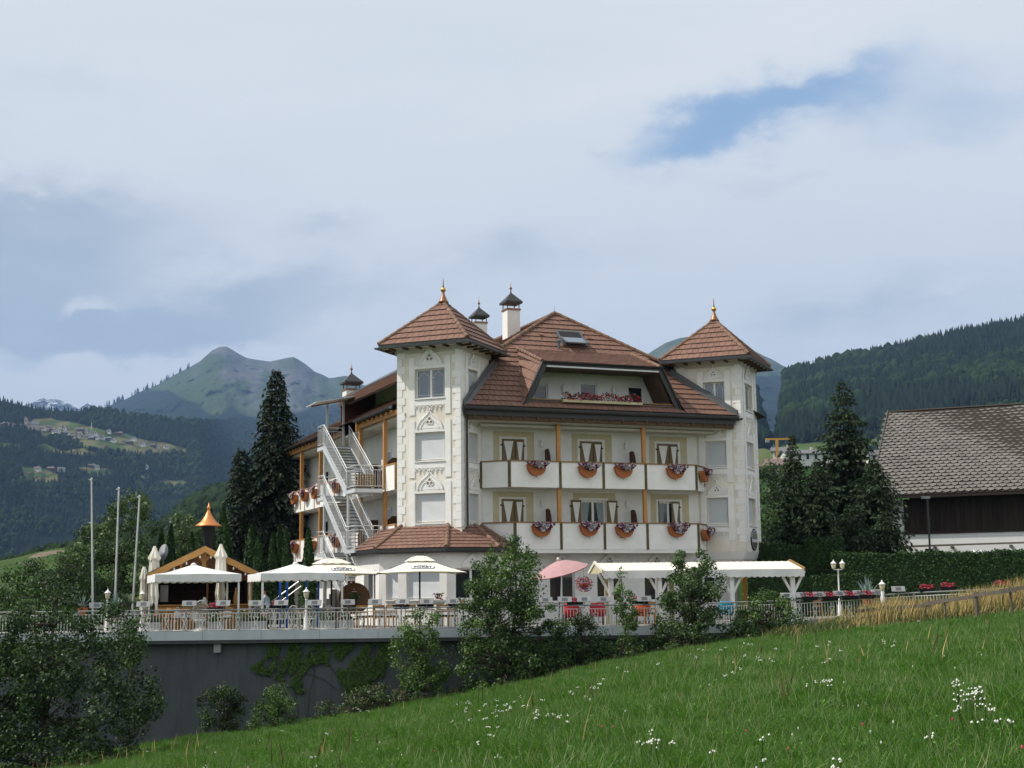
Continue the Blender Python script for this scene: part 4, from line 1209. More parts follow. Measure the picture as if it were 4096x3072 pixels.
# ---- balconies: slab, single parapet panels, posts, handrail
def balcony(z_floor, z_bot, z_rail, xs, ypx, lt, rt, label):
    us = [onV(x, ypx, 0)[0] for x in xs]
    u0, u1 = us[0], us[-1]
    L0, R0 = (u0 - lt, lt), (u1 + rt, rt)
    sl_ = MB(); sl_.prism([(L0[0], L0[1], z_bot), (u0, .02, z_bot), (u1, .02, z_bot), (R0[0], R0[1], z_bot), (10.6, 1.24, z_bot), (-.8, 1.24, z_bot)], (0, 0, z_floor - z_bot))
    bal = H(sl_, 'balcony', M['plaster'], label=label)
    segs = [(L0, (u0, 0))] + [((a, 0), (b, 0)) for a, b in zip(us, us[1:])] + [((u1, 0), R0)]
    for a, b in segs:
        A, B = Vector((*a, 0)), Vector((*b, 0)); d = (B - A).normalized(); n = Vector((-d.y, d.x, 0))
        A2, B2 = A + d * .06, B - d * .06
        p = MB(); p.prism([A2 + Vector((0, 0, z_bot - .02)), B2 + Vector((0, 0, z_bot - .02)), B2 + n * .08 + Vector((0, 0, z_bot - .02)), A2 + n * .08 + Vector((0, 0, z_bot - .02))], (0, 0, z_rail - .05 - z_bot + .02))
        H(p, 'parapet_panel', M['white_trim'], bal)
        H(MB().beam(A - d * .02 + Vector((0, 0, z_rail - .02)) + n * .03, B + d * .02 + Vector((0, 0, z_rail - .02)) + n * .03, .16, .05), 'handrail', M['rail_wood'], bal)
    for u in us + [None, None]:
        pass
    for a in [L0] + [(u, 0) for u in us] + [R0]:
        H(MB().box((a[0] - .06, a[1] - .03, z_bot - .03), (a[0] + .06, a[1] + .09, z_rail - .051)), 'balcony_post', M['old_post'], bal)
    return us
BU = balcony(FLU, 5.03, 6.235, (2038, 2241, 2414, 2583, 2785), 1900, 1.00, 1.02, 'upper white balcony')
BLo = balcony(FLL, 2.21, 3.435, (2061, 2245, 2419, 2590, 2794), 2140, 1.16, 1.02, 'lower white balcony')
for x, y in ((2233, 1760), (2574, 1780)):
    u = onV(x, y, .16)[0]
    H(MB().box((u - .085, .10, FLU), (u + .085, .26, 7.98)), 'column', M['post_wood']); H(MB().box((u - .085, .10, FLL), (u + .085, .26, 5.02)), 'column', M['post_wood'])
    for z in (FLU, FLL):                                 # curved timber privacy screens
        pr = [(1.20, 0), (1.20, 1.72), (.92, 1.74), (.78, 1.68), (.66, 1.45), (.58, 1.15), (.44, .98), (.22, .94), (.22, 0)]
        H(MB().prism([(u - .24, v, z + zz) for v, zz in pr], (.04, 0, 0)), 'privacy_screen', M['screen'])
        H(MB().lathe([(.015, -.22), (.06, -.16), (.075, .0), (.05, .06), (.09, .08), (.02, .2)], (u - .42, 1.14, z + 2.02), 8), 'wall_lamp', M['white_paint'])

# ---- underside of right tower, ground floor
cb = MB()                                                # curved corbel under the tower
prof = [(0.0, 2.1), (.12, 1.75), (.36, 1.40), (.75, 1.12), (1.2, 1.0)]
for (i0, z0), (i1, z1) in zip(prof, prof[1:]):
    a0, a1 = -TS + i0 * .2, TS - i0
    p0 = [(-TS, i0 * .0, z0), (-i0, i0, z0)]; p1 = [(-TS, i1 * .0, z1), (-i1, i1, z1)]
    q = MB(); q.face((-TS, i0, z0), (-i0, i0, z0), (-i1, i1, z1), (-TS, i1, z1)); q.face((-i0, i0, z0), (-i0, TS, z0), (-i1, TS, z1), (-i1, i1, z1)); q.xf(FR1); cb.add(q.v, q.f)
q = MB(); q.box((-TS, 1.2, DECK), (-1.2, TS, 1.0)); q.xf(FR1); cb.add(q.v, q.f)
H(cb, 'corbel', M['plaster'])
def oval(mb, rx, rz, y, t, z0=-9, z1=9):
    pts = [(1.66 + rx * math.cos(q * math.pi / 16), 2.70 + rz * math.sin(q * math.pi / 16)) for q in range(32)]
    pts = clip(clip(pts, 0, 1, 2.70 + z0), 0, -1, -(2.70 + z1))
    return mb.prism([(x, y, z) for x, z in pts], (0, -t, 0))
sg_ = H(oval(MB(), .62, .535, -.003, .05), 'oval_sign', M['black'], Mx=FR2)
D('sign_hill', (.20, .23, .17), .6, var=.3, scale=3); D('sign_snow', (.60, .60, .58), .6, var=.15, scale=4); D('sign_earth', (.12, .10, .08), .6, var=.4, scale=5); D('sign_rim', (.50, .55, .60), .5)
H(oval(MB(), .55, .47, -.0535, .012, -9, 9), 'sign_rim', M['sign_rim'], sg_, Mx=FR2)
H(oval(MB(), .52, .44, -.066, .01, .02, 9), 'sign_picture', M['sign_hill'], sg_, Mx=FR2); H(oval(MB(), .52, .44, -.066, .011, -.13, .018), 'sign_picture', M['sign_snow'], sg_, Mx=FR2); H(oval(MB(), .52, .44, -.066, .0105, -9, -.132), 'sign_picture', M['sign_earth'], sg_, Mx=FR2)
gw = panel(MB(), -.6, 11.5, DECK - .1, 2.2, [(onV(2200 + 190 * i, 2380, 1.1)[0], onV(2300 + 190 * i, 2380, 1.1)[0], -.2, 1.35) for i in range(4)], .2, 0)
H(gw, 'wall', M['plaster'], Mx=frame((0, 1.1), (1, 0), (0, 1)))
for i in range(4):
    a, b = onV(2200 + 190 * i, 2380, 1.1)[0], onV(2300 + 190 * i, 2380, 1.1)[0]
    window_unit(frame((0, 1.1), (1, 0), (0, 1)), (a, b, -.2, 1.35), 'glass', .15)
    tr = MB(); tracery(tr, (a + b) / 2, (b - a) * .9, 1.38); o = H(tr, 'arch_relief', M['white_trim'], Mx=frame((0, 1.1), (1, 0), (0, 1)))
    tf = MB(); trefoil(tf, (a + b) / 2, (b - a) * .9, 1.38); H(tf, 'trefoil', M['hollow_shade'], o, Mx=frame((0, 1.1), (1, 0), (0, 1)))
H(MB().box((.4, .02, 2.02), (9.9, 1.09, 2.19)), 'balcony_underside', M['plaster'])

# ---- octagonal bay under the left tower
BV = [Vector((-5.92, 5.0, 0)), Vector((-5.92, 1.18, 0)), Vector((-3.45, -1.32, 0)), Vector((-.98, -1.32, 0)), Vector((.30, -.04, 0)), Vector((.3, 1.2, 0))]
zE = 2.20
def inset(pts, d):
    out = []
    for i, p in enumerate(pts):
        ns = []
        for a, b in ((i - 1, i), (i, i + 1)):
            if 0 <= a and b < len(pts):
                e = (pts[b] - pts[a]).normalized(); ns.append(Vector((-e.y, e.x, 0)))
        if len(ns) == 2:
            m_ = (ns[0] + ns[1]).normalized(); out.append(p + m_ * (d / max(.2, m_.dot(ns[0]))))
        else: out.append(p + ns[0] * d)
    return out
top = inset(BV, 1.42); ztp = 3.22
rb = MB()
br = []
for i in range(len(BV) - 1):
    a, b = BV[i].copy(), BV[i + 1].copy(); c, d = top[i + 1].copy(), top[i].copy()
    a.z = b.z = zE; c.z = d.z = ztp; rb.face(a, b, c, d); br.append((a, b, c, d))
und = MB(); und.face(*[Vector((p.x, p.y, zE - .02)) for p in BV])
rb.add(und.v, und.f)
bay = H(rb, 'bay_roof', M['under_tile'])
for i, (a, b, c, d) in enumerate(br): tiles(bay, [a, b, c, d], b - a, row=.26, width=.27, weight=1.5 if i in (0, 1, 2) else .8, thick=.06)
for i in (1, 2, 3, 4): ridge_caps(bay, br[i][0] + Vector((0, 0, .04)), br[i][3] + Vector((0, 0, .04)), r=.095, step=.30)
bg_ = MB()
for a, b, c, d in br:
    e = (b - a).normalized(); out = Vector((e.y, -e.x, 0))
    bg_.face(a + out * .003 + Vector((0, 0, -.20)), b + out * .003 + Vector((0, 0, -.20)), b + out * .003 + Vector((0, 0, .02)), a + out * .003 + Vector((0, 0, .02)))
    gutter(bg_, a - e * .05 + out * .01 + Vector((0, 0, -.14)), b + e * .05 + out * .01 + Vector((0, 0, -.14)), out, .07)
H(bg_, 'gutter', M['dark_metal'], bay)
BW = inset(BV, .22)
for i in range(len(BW) - 1):
    a, b = BW[i], BW[i + 1]; e = (b - a).normalized(); ln = (b - a).length; Fm = frame((a.x, a.y), (e.x, e.y), (-e.y, e.x))
    holes = []
    if i == 1: holes = [(.34, .95, -.02, 1.32), (1.36, ln - .35, -.02, 1.32)]
    elif i in (2, 3): holes = [(.42, ln - .35, -.02, 1.32)]
    elif i == 0: holes = [(1.4, 3.2, -.02, 1.3)]
    H(panel(MB(), 0, ln, DECK - .1, 2.10, holes, .26), 'wall', M['plaster'], Mx=Fm)
    for k, h in enumerate(holes):
        window_unit(Fm, h, 'blind' if i == 1 else 'glass', .2)
        if i == 2 or (i == 1 and k == 1):
            tr = MB(); tracery(tr, (h[0] + h[1]) / 2, .95, h[3] + .05); o = H(tr, 'arch_relief', M['white_trim'], Mx=Fm)
            tf = MB(); trefoil(tf, (h[0] + h[1]) / 2, .95, h[3] + .05); H(tf, 'trefoil', M['hollow_shade'], o, Mx=Fm)
H(MB().tube((-2.24, -.42, 8.45), (-2.02, -.18, 8.05), .055, 8).tube((-2.02, -.18, 8.05), (-2.02, -.18, 3.2), .055, 8), 'downpipe', M['dark_metal'])

# ---- left side front: eaves, boarded side dormer, galleries
sd = MB()
sd.prism([(-4.42, 2.4, 10.28), (-4.42, 12.4, 10.28), (-1.2, 12.4, 12.05), (-1.2, 2.4, 12.05)], (0, 0, .10))
side_d = H(sd, 'side_dormer', M['brown_wood'], label='brown boarded dormer roof along the left side')
H(MB().box((-4.47, 2.4, 10.02), (-4.43, 12.4, 10.40)), 'barge_board', M['brown_wood'], side_d)
H(MB().prism([(-4.42, 12.2, 8.5), (-4.42, 12.2, 10.27), (-1.2, 12.2, 12.0), (-1.2, 12.2, 8.5)], (0, .15, 0)), 'boarded_cheek', M['brown_wood'], side_d)
H(MB().prism([(-4.46, 2.2, 10.42), (-4.46, 12.45, 10.42), (-1.2, 12.45, 12.19), (-1.2, 2.2, 12.19)], (0, 0, .05)), 'roof_sheet', M['dark_metal'], side_d)
H(MB().prism([(-4.30, 2.35, 10.20), (-4.44, 2.35, 10.32), (-2.6, 2.35, 9.1), (-2.4, 2.35, 9.1)], (0, .06, 0)), 'verge', M['dark_metal'], side_d)
H(MB().beam((-4.0, 4.4, 10.22), (-4.0, 12.9, 10.22), .12, .10), 'tie_beam', M['steel'], side_d)
dw = panel(MB(), -12.2, -2.4, 8.4, 11.2, [(-7.6, -6.9, 9.0, 10.1), (-5.2, -4.5, 9.0, 10.1), (-10.6, -9.8, 9.0, 10.1)], .15).xf(frame((-2.55, 0), (0, -1), (1, 0)))
H(dw, 'dormer_wall', M['plaster'], side_d)
for a0, a1 in ((-7.6, -6.9), (-5.2, -4.5), (-10.6, -9.8)): window_unit(frame((-2.55, 0), (0, -1), (1, 0)), (a0, a1, 9.0, 10.1), 'glass', .1)
le = MB()
for v0_, v1_ in ((2.35, 8.3), (11.4, BK)):
    le.box((EL - .03, v0_, 8.68), (EL, v1_, 8.86)); gutter(le, (EL - .03, v0_, 8.78), (EL - .03, v1_, 8.78), (-1, 0, 0), .08)
    H(MB().box((EL + .15, v0_, 8.44), (EL + .33, v1_, 8.64)), 'eaves_beam', M['post_wood'])
    n = int((v1_ - v0_) / .75)
    for i in range(n):
        H(MB().box((EL + .01, v0_ + .3 + i * .75, 8.55), (EL + .14, v0_ + .40 + i * .75, 8.66)), 'rafter_end', M['hut_wood'])
H(le, 'gutter', M['dark_metal'], roof)
H(MB().box((EL + .36, 1.6, 8.30), (-3.31, 24.2, 8.42)), 'soffit', M['soffit'])
H(MB().box((EL + .02, 8.32, 8.3), (-3.6, 8.42, 8.9)), 'eaves_end', M['hut_wood'])

def side_balcony(zf, zb, zr, va, vb, label):
    b = H(MB().box((-4.5, va, zb), (-3.31, vb, zf)), 'balcony', M['plaster'], label=label)
    n = max(1, round((vb - va) / 2.1)); st_ = (vb - va) / n
    for i in range(n):
        H(MB().box((-4.52, va + i * st_ + .05, zb - .02), (-4.44, va + (i + 1) * st_ - .05, zr - .05)), 'parapet_panel', M['white_trim'], b)
    for i in range(n + 1):
        H(MB().box((-4.545, va + i * st_ - .05, zb - .03), (-4.43, va + i * st_ + .05, zr - .051)), 'balcony_post', M['rail_wood'], b)
    H(MB().beam((-4.48, va, zr - .02), (-4.48, vb, zr - .02), .14, .05), 'handrail', M['post_wood'], b)
for z0, z1, z2, nm in ((FLU, 5.03, 6.235, 'upper'), (FLL, 2.21, 3.435, 'lower')):
    side_balcony(z0, z1, z2, 2.6, 4.1, nm + ' side gallery beside the left tower'); side_balcony(z0, z1, z2, 10.9, 23.5, nm + ' side gallery behind the fire escape')
    H(MB().box((-4.4, 4.1, z1), (-3.31, 10.9, z0)), 'gallery_floor', M['plaster'])
    for v in (4.35, 8.4, 16.1, 20.3): H(MB().box((-4.55, v - .09, z0 if v > 3 else z0), (-4.37, v + .09, (8.42 if z0 == FLU else 5.02))), 'column', M['post_wood'])
    for v in (5.6, 9.2, 14.2):
        pr = [(-3.32, 0), (-3.32, 1.6), (-3.7, 1.6), (-3.95, 1.4), (-4.2, 1.0), (-4.35, .9), (-4.35, 0)]
        H(MB().prism([(a, v, z0 + zz) for a, zz in pr], (0, .05, 0)), 'privacy_screen', M['screen'])
    for v in (4.9, 7.4, 12.0, 15.6, 19.0):
        w_ = H(MB().box((-3.36, v - .45, z0), (-3.305, v + .45, z0 + 2.1)), 'gallery_door', M['white_paint'])
        H(MB().box((-3.37, v - .37, z0 + .06), (-3.361, v + .37, z0 + 2.02)), 'pane', M['glass'], w_)
    H(MB().lathe([(.02, -.2), (.07, -.1), (.09, .1), (.02, .22)], (-3.4, 3.5, z0 + 1.9), 8), 'wall_lamp', M['white_paint'])
H(MB().box((-4.3, 24.0, DECK), (13.0, 24.1, 8.6)), 'wall', M['plaster'])

# ---- make the roof tiles: the 300 largest as single parts, the rest joined per roof
TILES.sort(key=lambda t: -t[3] * (1 + .2 * random.random()))
rest = {}
for i, (rf, vs, fs, ar) in enumerate(TILES):
    if i < 300:
        mb = MB().add(vs, fs); mb.build('roof_tile', M['tile'], rf)
    else: rest.setdefault(rf.name, (rf, MB()))[1].add(vs, fs)
for rf, mb in rest.values(): mb.build('roof_tiles', M['tile'], rf, kind='stuff')
# ------------------------------------------------------------------ flower boxes hanging on the balconies
def petals(n, fn, size, mats, weights, seed, leaves=.35, leafmat='leaf_mid'):
    """small petal and leaf faces; fn(rng, n) -> positions"""
    rng = np.random.default_rng(seed); P = fn(rng, n)
    t = rng.uniform(0, 2 * np.pi, n); ph = rng.uniform(-.9, .9, n); s = rng.uniform(.6, 1.3, n) * size
    a = np.stack([np.cos(t), np.sin(t), ph * .7], 1); a /= np.linalg.norm(a, axis=1)[:, None]
    b = np.cross(a, rng.normal(size=(n, 3))); b /= np.linalg.norm(b, axis=1)[:, None]
    V = np.stack([P - a * s[:, None], P - b * s[:, None] * .7, P + a * s[:, None], P + b * s[:, None] * .7], 1).reshape(-1, 3)
    Fc = np.arange(4 * n).reshape(n, 4)
    mi = rng.choice(len(mats), n, p=np.array(weights) / sum(weights))
    return V, Fc, mi

def flower_box(variant, seed):
    t = thing('flower_box', 'x', 'flower box', world_coords=False)
    b = MB(); n = 14; w = .43; pts = [(w * math.cos(a), w * .92 * math.sin(a)) for a in np.linspace(math.pi, 2 * math.pi, n)]
    pts = [(-w, .10)] + pts[0:] + [(w, .10)]
    pts = [(x * (1 if z > -.05 else 1), z if z > 0 else z) for x, z in pts]
    b.prism([(x, -.24, z + .1) for x, z in pts], (0, .22, 0)); b.box((-.46, -.26, .14), (.46, -.01, .23))
    b.tube((0, -.12, -.30), (.02, -.12, -.38), .015, 5)
    link('planter', b.mesh('planter', M['terracotta']), t)
    cover = (.55, .8, .95)[variant]; n = (380, 520, 640)[variant]
    def fn(rng, n):
        x = rng.normal(.05, .24, n); x = np.clip(x, -.5, .56); d = rng.uniform(0, 1, n)
        hang = (.40 * cover) * np.clip(1 - ((x - .08) / .5) ** 2, .1, 1)
        z = .30 + rng.uniform(-.02, .12, n) * (1 - d) - d ** 1.2 * hang - .05 * d
        y = -.16 - .20 * np.sin(np.clip(d * 1.4, 0, 1) * 2.2) - rng.uniform(0, .06, n)
        return np.stack([x, y, z], 1)
    V, Fc, mi = petals(n, fn, .055, 'abc', (.58, .22 + .06 * variant, .20), seed)
    Pc = V.reshape(-1, 4, 3).mean(1); white = (np.exp(-((Pc[:, 0] - .06) / .17) ** 2) > np.random.default_rng(seed).uniform(.15, 1.0, len(Pc))) & (mi == 0)
    mi[white] = 1
    o = link('petunias', np_mesh('petunias', V, Fc, [M['petal_purple'], M['petal_white'], M['leaf_deep']], mi=mi), t, kind='stuff')
    return t
FB = [flower_box(k, 40 + k) for k in range(3)]
used = [False] * 3
def put_box(variant, u, v, z, rot, label):
    t = FB[variant] if not used[variant] else copy_tree(FB[variant]); used[variant] = True
    place(t, L(u, v, z), THETA + rot, label, 'petunia boxes hanging on the balcony fronts')
bx = lambda x, y: onV(x, y, -.05)
ups_ = [(2142, 1868, 0, 'leftmost petunia box on the upper front balcony'), (2347, 1876, 0, 'petunia box on the upper balcony just right of the first timber column'),
        (2490, 1877, 0, 'petunia box on the upper balcony left of the second timber column'), (2697, 1882, 1, 'petunia box on the long right panel of the upper front balcony')]
los_ = [(2162, 2112, 1, 'leftmost full petunia box on the lower front balcony beside the tree top'), (2352, 2110, 1, 'petunia box on the lower balcony under the open shuttered window'),
        (2494, 2116, 1, 'petunia box on the lower balcony left of the second timber column'), (2703, 2114, 2, 'bushiest petunia box on the lower balcony, hiding most of its planter')]
for x, y, k, lb in ups_ + los_:
    p = bx(x, y); put_box(k, p[0], -.03, p[2] - .12, 0, lb)
put_box(0, BU[-1] + .55, .46, 5.72, R(45), 'petunia box on the short right end of the upper balcony')
put_box(1, BLo[-1] + .55, .46, 2.90, R(45), 'petunia box on the short right end of the lower balcony')
for i, (v, zf, k, lb) in enumerate([(12.2, FLU, 1, 'nearest petunia box on the upper side gallery behind the fire escape'), (16.6, FLU, 0, 'middle petunia box on the upper side gallery'),
                                    (18.8, FLU, 1, 'petunia box on the upper side gallery second from its far end'), (21.2, FLU, 0, 'farthest petunia box on the upper side gallery'),
                                    (12.2, FLL, 1, 'nearest petunia box on the lower side gallery behind the fire escape'), (17.0, FLL, 0, 'middle petunia box on the lower side gallery'), (21.0, FLL, 1, 'farthest petunia box on the lower side gallery')]):
    put_box(k, -4.55, v, zf + .62, R(-90), lb)
# geranium trough on the dormer parapet
t = thing('flower_trough', 'long trough of red geraniums on the dormer loggia parapet', 'flower box', L(4.8, -.1, 9.0), THETA, world_coords=False)
link('trough', MB().box((-2.05, -.12, -.02), (2.05, .10, .10)).mesh('trough', M['cream_band']), t)
def fn(rng, n):
    x = rng.uniform(-2.1, 2.0, n); return np.stack([x, rng.uniform(-.2, .14, n), .08 + rng.uniform(0, 1, n) ** .8 * (.34 + .08 * np.sin(x * 5) + .05 * np.sin(x * 13))], 1)
V, Fc, mi = petals(1500, fn, .042, 'abcd', (.32, .10, .03, .55), 77)
link('geraniums', np_mesh('geraniums', V, Fc, [M['petal_red'], M['petal_pink'], M['petal_white'], M['leaf_deep']], mi=mi), t, kind='stuff')

# ------------------------------------------------------------------ steel fire escape on the left side
fe = thing('fire_escape', 'white steel fire escape stairs with landings on the hotel left side', 'fire escape', L(-5.3, 7.5, DECK), THETA)
OFFS[fe.name] = Vector((-5.3, 7.5, DECK))
def F_(mb, name, m, par=None, **k): return mb.build(name, m, par or fe, **k)
UA, UB = -5.97, -4.66
def rail_panel(pts, zr=1.05, step=.11):
    """hand rail, mid rail, foot rail and bars above a line of floor points"""
    r = MB(); b = MB()
    for p, q in zip(pts, pts[1:]):
        p, q = Vector(p), Vector(q); up = Vector((0, 0, 1))
        r.tube(p + up * zr, q + up * zr, .026, 6); r.tube(p + up * (zr - .19), q + up * (zr - .19), .016, 6); r.tube(p + up * .10, q + up * .10, .016, 6)
        n = max(2, int((q - p).length / step))
        for i in range(n + 1):
            c = p + (q - p) * i / n
            b.tube(c + up * (.10 if 0 < i < n else 0), c + up * ((zr - .19) if 0 < i < n else zr), .009 if 0 < i < n else .022, 4)
    o = F_(r, 'railing', M['steel']); F_(b, 'railing_bars', M['steel'], o, kind='stuff')
def flight(zt, zb, v0=5.62, v1=9.82):
    n = 15
    for u in (UA, UB):
        m = MB(); m.prism([(u - .03, v1, zt - .02), (u - .03, v0, zb - .02), (u - .03, v0 - .0, zb - .30), (u - .03, v1, zt - .30)], (.06, 0, 0)); F_(m, 'stringer', M['steel'])
        rail_panel([(u, v1, zt), (u, v0, zb)])
    for i in range(1, n):
        t = i / n; v = v1 + (v0 - v1) * t; z = zt + (zb - zt) * t
        F_(MB().box((UA + .035, v - .14, z - .035), (UB - .035, v + .14, z)), 'tread', M['tread'])
def landing(z, va, vb, sides):
    F_(MB().box((UA - .03, va, z - .20), (UB + .03, vb, z - .03)), 'landing', M['steel'])
    F_(MB().box((UA + .02, va + .02, z - .028), (UB - .02, vb - .02, z)), 'grating', M['tread'])
    c = {'f': ((UA, va, z), (UB, va, z)), 'l': ((UA, va, z), (UA, vb, z)), 'b': ((UA, vb, z), (UB, vb, z)), 'r': ((UB, va, z), (UB, vb, z))}
    for s in sides: rail_panel(list(c[s]))
for z in (FLU, FLL):
    landing(z, 4.12, 5.60, 'fl')
    landing(z, 9.84, 10.95, 'lb')
landing(7.70, 9.84, 11.0, 'lb')
landing(-.35, 4.12, 5.60, 'fl')
flight(7.70, FLU); flight(FLU, FLL); flight(FLL, -.35)
F_(MB().box((UA, 3.6, DECK), (UA + .08, 3.68, -.3)).box((UB, 3.6, DECK), (UB + .08, 3.68, -.3)), 'foot', M['steel'])
for u, v, z1 in ((UA + .06, 9.86, 7.5), (UA + .06, 5.55, FLU - .2), (UB, 10.9, 10.15), (UA + .45, 10.9, 9.95)):
    F_(MB().box((u - .05, v - .05, DECK if z1 < 9 else 7.7), (u + .05, v + .05, z1)), 'steel_post', M['steel'])
F_(MB().beam((UA - .35, 11.0, 9.82), (UB + .9, 10.8, 10.38), .10, .08), 'canopy_beam', M['rail_wood'])
F_(MB().prism([(UA - .5, 9.5, 9.82), (UA - .5, 11.5, 9.82), (UB + .3, 11.5, 10.22), (UB + .3, 9.5, 10.22)], (0, 0, .04)), 'canopy_sheet', M['steel'])
t = thing('garden_bench', 'ochre slatted garden bench stored on the upper fire escape landing', 'bench', L(-5.3, 4.75, FLU), THETA, world_coords=False)
for i in range(6): link('slat', MB().box((-.5, -.02, .08 + i * .105), (.5, .02, .165 + i * .105)).mesh('slat', M['rail_wood']), t)
link('bench_frame', MB().box((-.5, .03, 0), (-.44, .08, .74)).box((.44, .03, 0), (.5, .08, .74)).mesh('bench_frame', M['old_post']), t)

# ------------------------------------------------------------------ terrace: deck, fascia, retaining wall, railing
EDGE = [Vector((-21, 57.5, DECK)), Vector((6.0, 57.5, DECK)), Vector((11.5, 60.0, -1.04)), Vector((16.1, 60.0, -.80)), Vector((20.9, 58.2, -.62)), Vector((27, 56, -.4))]
dk = MB()
P0 = [Vector((-21, 57.5, DECK)), Vector((6.0, 57.5, DECK)), Vector((10, 76, DECK)), Vector((-21, 92, DECK))]
dk.prism([p - Vector((0, 0, .30)) for p in P0], (0, 0, .30))
dk.prism([p - Vector((0, 0, .30)) for p in (Vector((6.01, 57.5, DECK)), Vector((11.5, 60.0, -1.04)), Vector((30, 78, -.7)), Vector((10.01, 76, DECK)))], (0, 0, .30))
dk.prism([p - Vector((0, 0, .30)) for p in (Vector((11.51, 60.01, -1.04)), Vector((16.1, 60.0, -.80)), Vector((27, 56, -.4)), Vector((40, 76, -.4)), Vector((30.01, 78, -.7)))], (0, 0, .30))
dk.build('terrace', M['deck'], kind='structure')
rw = thing('retaining_wall', 'dark grey rendered retaining wall below the terrace, with pale metal fascia', 'wall', (-6, 57.9, -8))
MB().prism([(-21, 57.86, -9), (6.2, 57.86, -9), (12.2, 60.5, -9), (12.2, 61.5, -9), (6.2, 58.9, -9), (-21, 58.9, -9)], (0, 0, 9 + DECK - .31)).build('rendered_wall', M['dark_wall'], rw)
for a, b in zip(EDGE[:3], EDGE[1:3]):
    d = (b - a).normalized(); n = Vector((d.y, -d.x, 0))
    seg = max(1, round((b - a).length / 2.2))
    for i in range(seg):
        p, q = a + (b - a) * i / seg, a + (b - a) * (i + 1) / seg - d * .012
        MB().prism([p + n * .02 - Vector((0, 0, .33)), q + n * .02 - Vector((0, 0, .33)), q + n * .02 + Vector((0, 0, .015)), p + n * .02 + Vector((0, 0, .015))], n * .03).build('fascia_sheet', M['fascia'], rw)
    MB().prism([a - n * .10 - Vector((0, 0, .46)), b - n * .10 - Vector((0, 0, .46)), b - n * .10 - Vector((0, 0, .335)), a - n * .10 - Vector((0, 0, .335))], n * .12).build('drip_gutter', M['zinc'], rw)
p = W(872, 2592, 57.8)
MB().box((p.x - .13, 57.62, p.z - .17), (p.x + .13, 57.85, p.z + .17)).build('junction_box', M['concrete'], rw)

rl = thing('terrace_railing', 'thin pale metal railing along the terrace edge with hourglass ornaments', 'railing', (-6, 57.7, DECK))
RH = .82; bars = 0; bal_me = None
def edge_pts():
    out = []
    for a, b in zip(EDGE, EDGE[1:]): out.append((a, b))
    return out
far_b = MB()
for a, b in edge_pts():
    a = a + Vector((0, .12, 0)); b = b + Vector((0, .12, 0)); d = b - a; ln = d.length; up = Vector((0, 0, 1)); n = int(ln / 2.05) or 1
    for i in range(n):
        p, q = a + d * i / n, a + d * (i + 1) / n
        MB().tube(p + up * RH, q + up * RH, .028, 6).build('top_rail', M['flood_grey'], rl)
        MB().tube(p + up * (RH - .13), q + up * (RH - .13), .014, 5).tube(p + up * .05, q + up * .05, .014, 5).build('rail_pair', M['white_paint'], rl, kind='stuff')
        MB().box((p.x - .025, p.y - .025, p.z - .02), (p.x + .025, p.y + .025, p.z + RH)).build('railing_post', M['flood_grey'], rl)
    m = int(ln / .118)
    for i in range(m):
        c = a + d * (i + .5) / m
        if -16.5 < c.x < 16.5 and bars < 285:
            if bal_me is None: bal_me = MB().box((-.009, -.009, .05), (.009, .009, RH - .13)).mesh('baluster', M['white_paint'])
            o = link('baluster', bal_me, rl); o.location = c - OFFS[rl.name]; bars += 1
        else: far_b.box((c.x - .009, c.y - .009, c.z + .05), (c.x + .009, c.y + .009, c.z + RH - .13))
far_b.build('baluster_row', M['white_paint'], rl, kind='stuff')
for i in range(46):
    x = -16.2 + i * .69
    if x > 5.9: y, z = 57.62 + (x - 6) * .4545 if x < 11.5 else 60.12, (DECK if x < 6 else DECK + (x - 6) * .018)
    else: y, z = 57.62, DECK
    if x > 15.5: break
    m = MB(); h = .60
    for p, q in (((-.10, .08), (.10, .08 + h * .75)), ((.10, .08), (-.10, .08 + h * .75)), ((-.10, .08 + h * .75), (.10, .08 + h * .75)), ((-.10, .08), (.10, .08)), ((0, .08 + h * .75), (0, RH - .13))):
        m.tube((x + p[0], y - .02, z + p[1]), (x + q[0], y - .02, z + q[1]), .011, 4)
    m.build('hourglass_ornament', M['white_paint'], rl)

# flood lights along the railing
def flood():
    t = thing('floodlight', 'x', 'floodlight', world_coords=False)
    c, s = math.cos(R(58)), math.sin(R(58))
    m = MB().obb((0, 0, 0), (.27, 0, 0), (0, .12 * c, .12 * s), (0, -.018 * s, .018 * c)); link('lamp_head', m.mesh('lamp_head', M['flood_grey']), t)
    m = MB().obb((0, .02 * s + .012, -.02 * c), (.11, 0, 0), (0, .075 * c, .075 * s), (0, -.01 * s, .01 * c))
    m = MB().obb((0.0, -.0185 * 0 - .0 + .0, .0), (.11, 0, 0), (0, .075 * c, .075 * s), (0, -.022 * s, .022 * c)); link('lamp_plate', m.mesh('lamp_plate', M['flood_dark']), t)
    link('lamp_pole', MB().tube((0, .02, -.02), (0, .02, -.30), .014, 5).mesh('lamp_pole', M['flood_grey']), t)
    return t
fl0 = flood()
FLX = [(386, 2422), (574, 2417), (757, 2414), (893, 2413), (1022, 2413), (1125, 2411), (1258, 2411), (1391, 2409), (1500, 2408), (1610, 2406), (1706, 2406), (1812, 2405), (2182, 2400), (2259, 2398), (2337, 2397), (2413, 2397), (2577, 2395), (2663, 2392), (3147, 2382), (3211, 2380), (3278, 2378), (3359, 2374), (3438, 2372), (3510, 2369), (3593, 2356)]
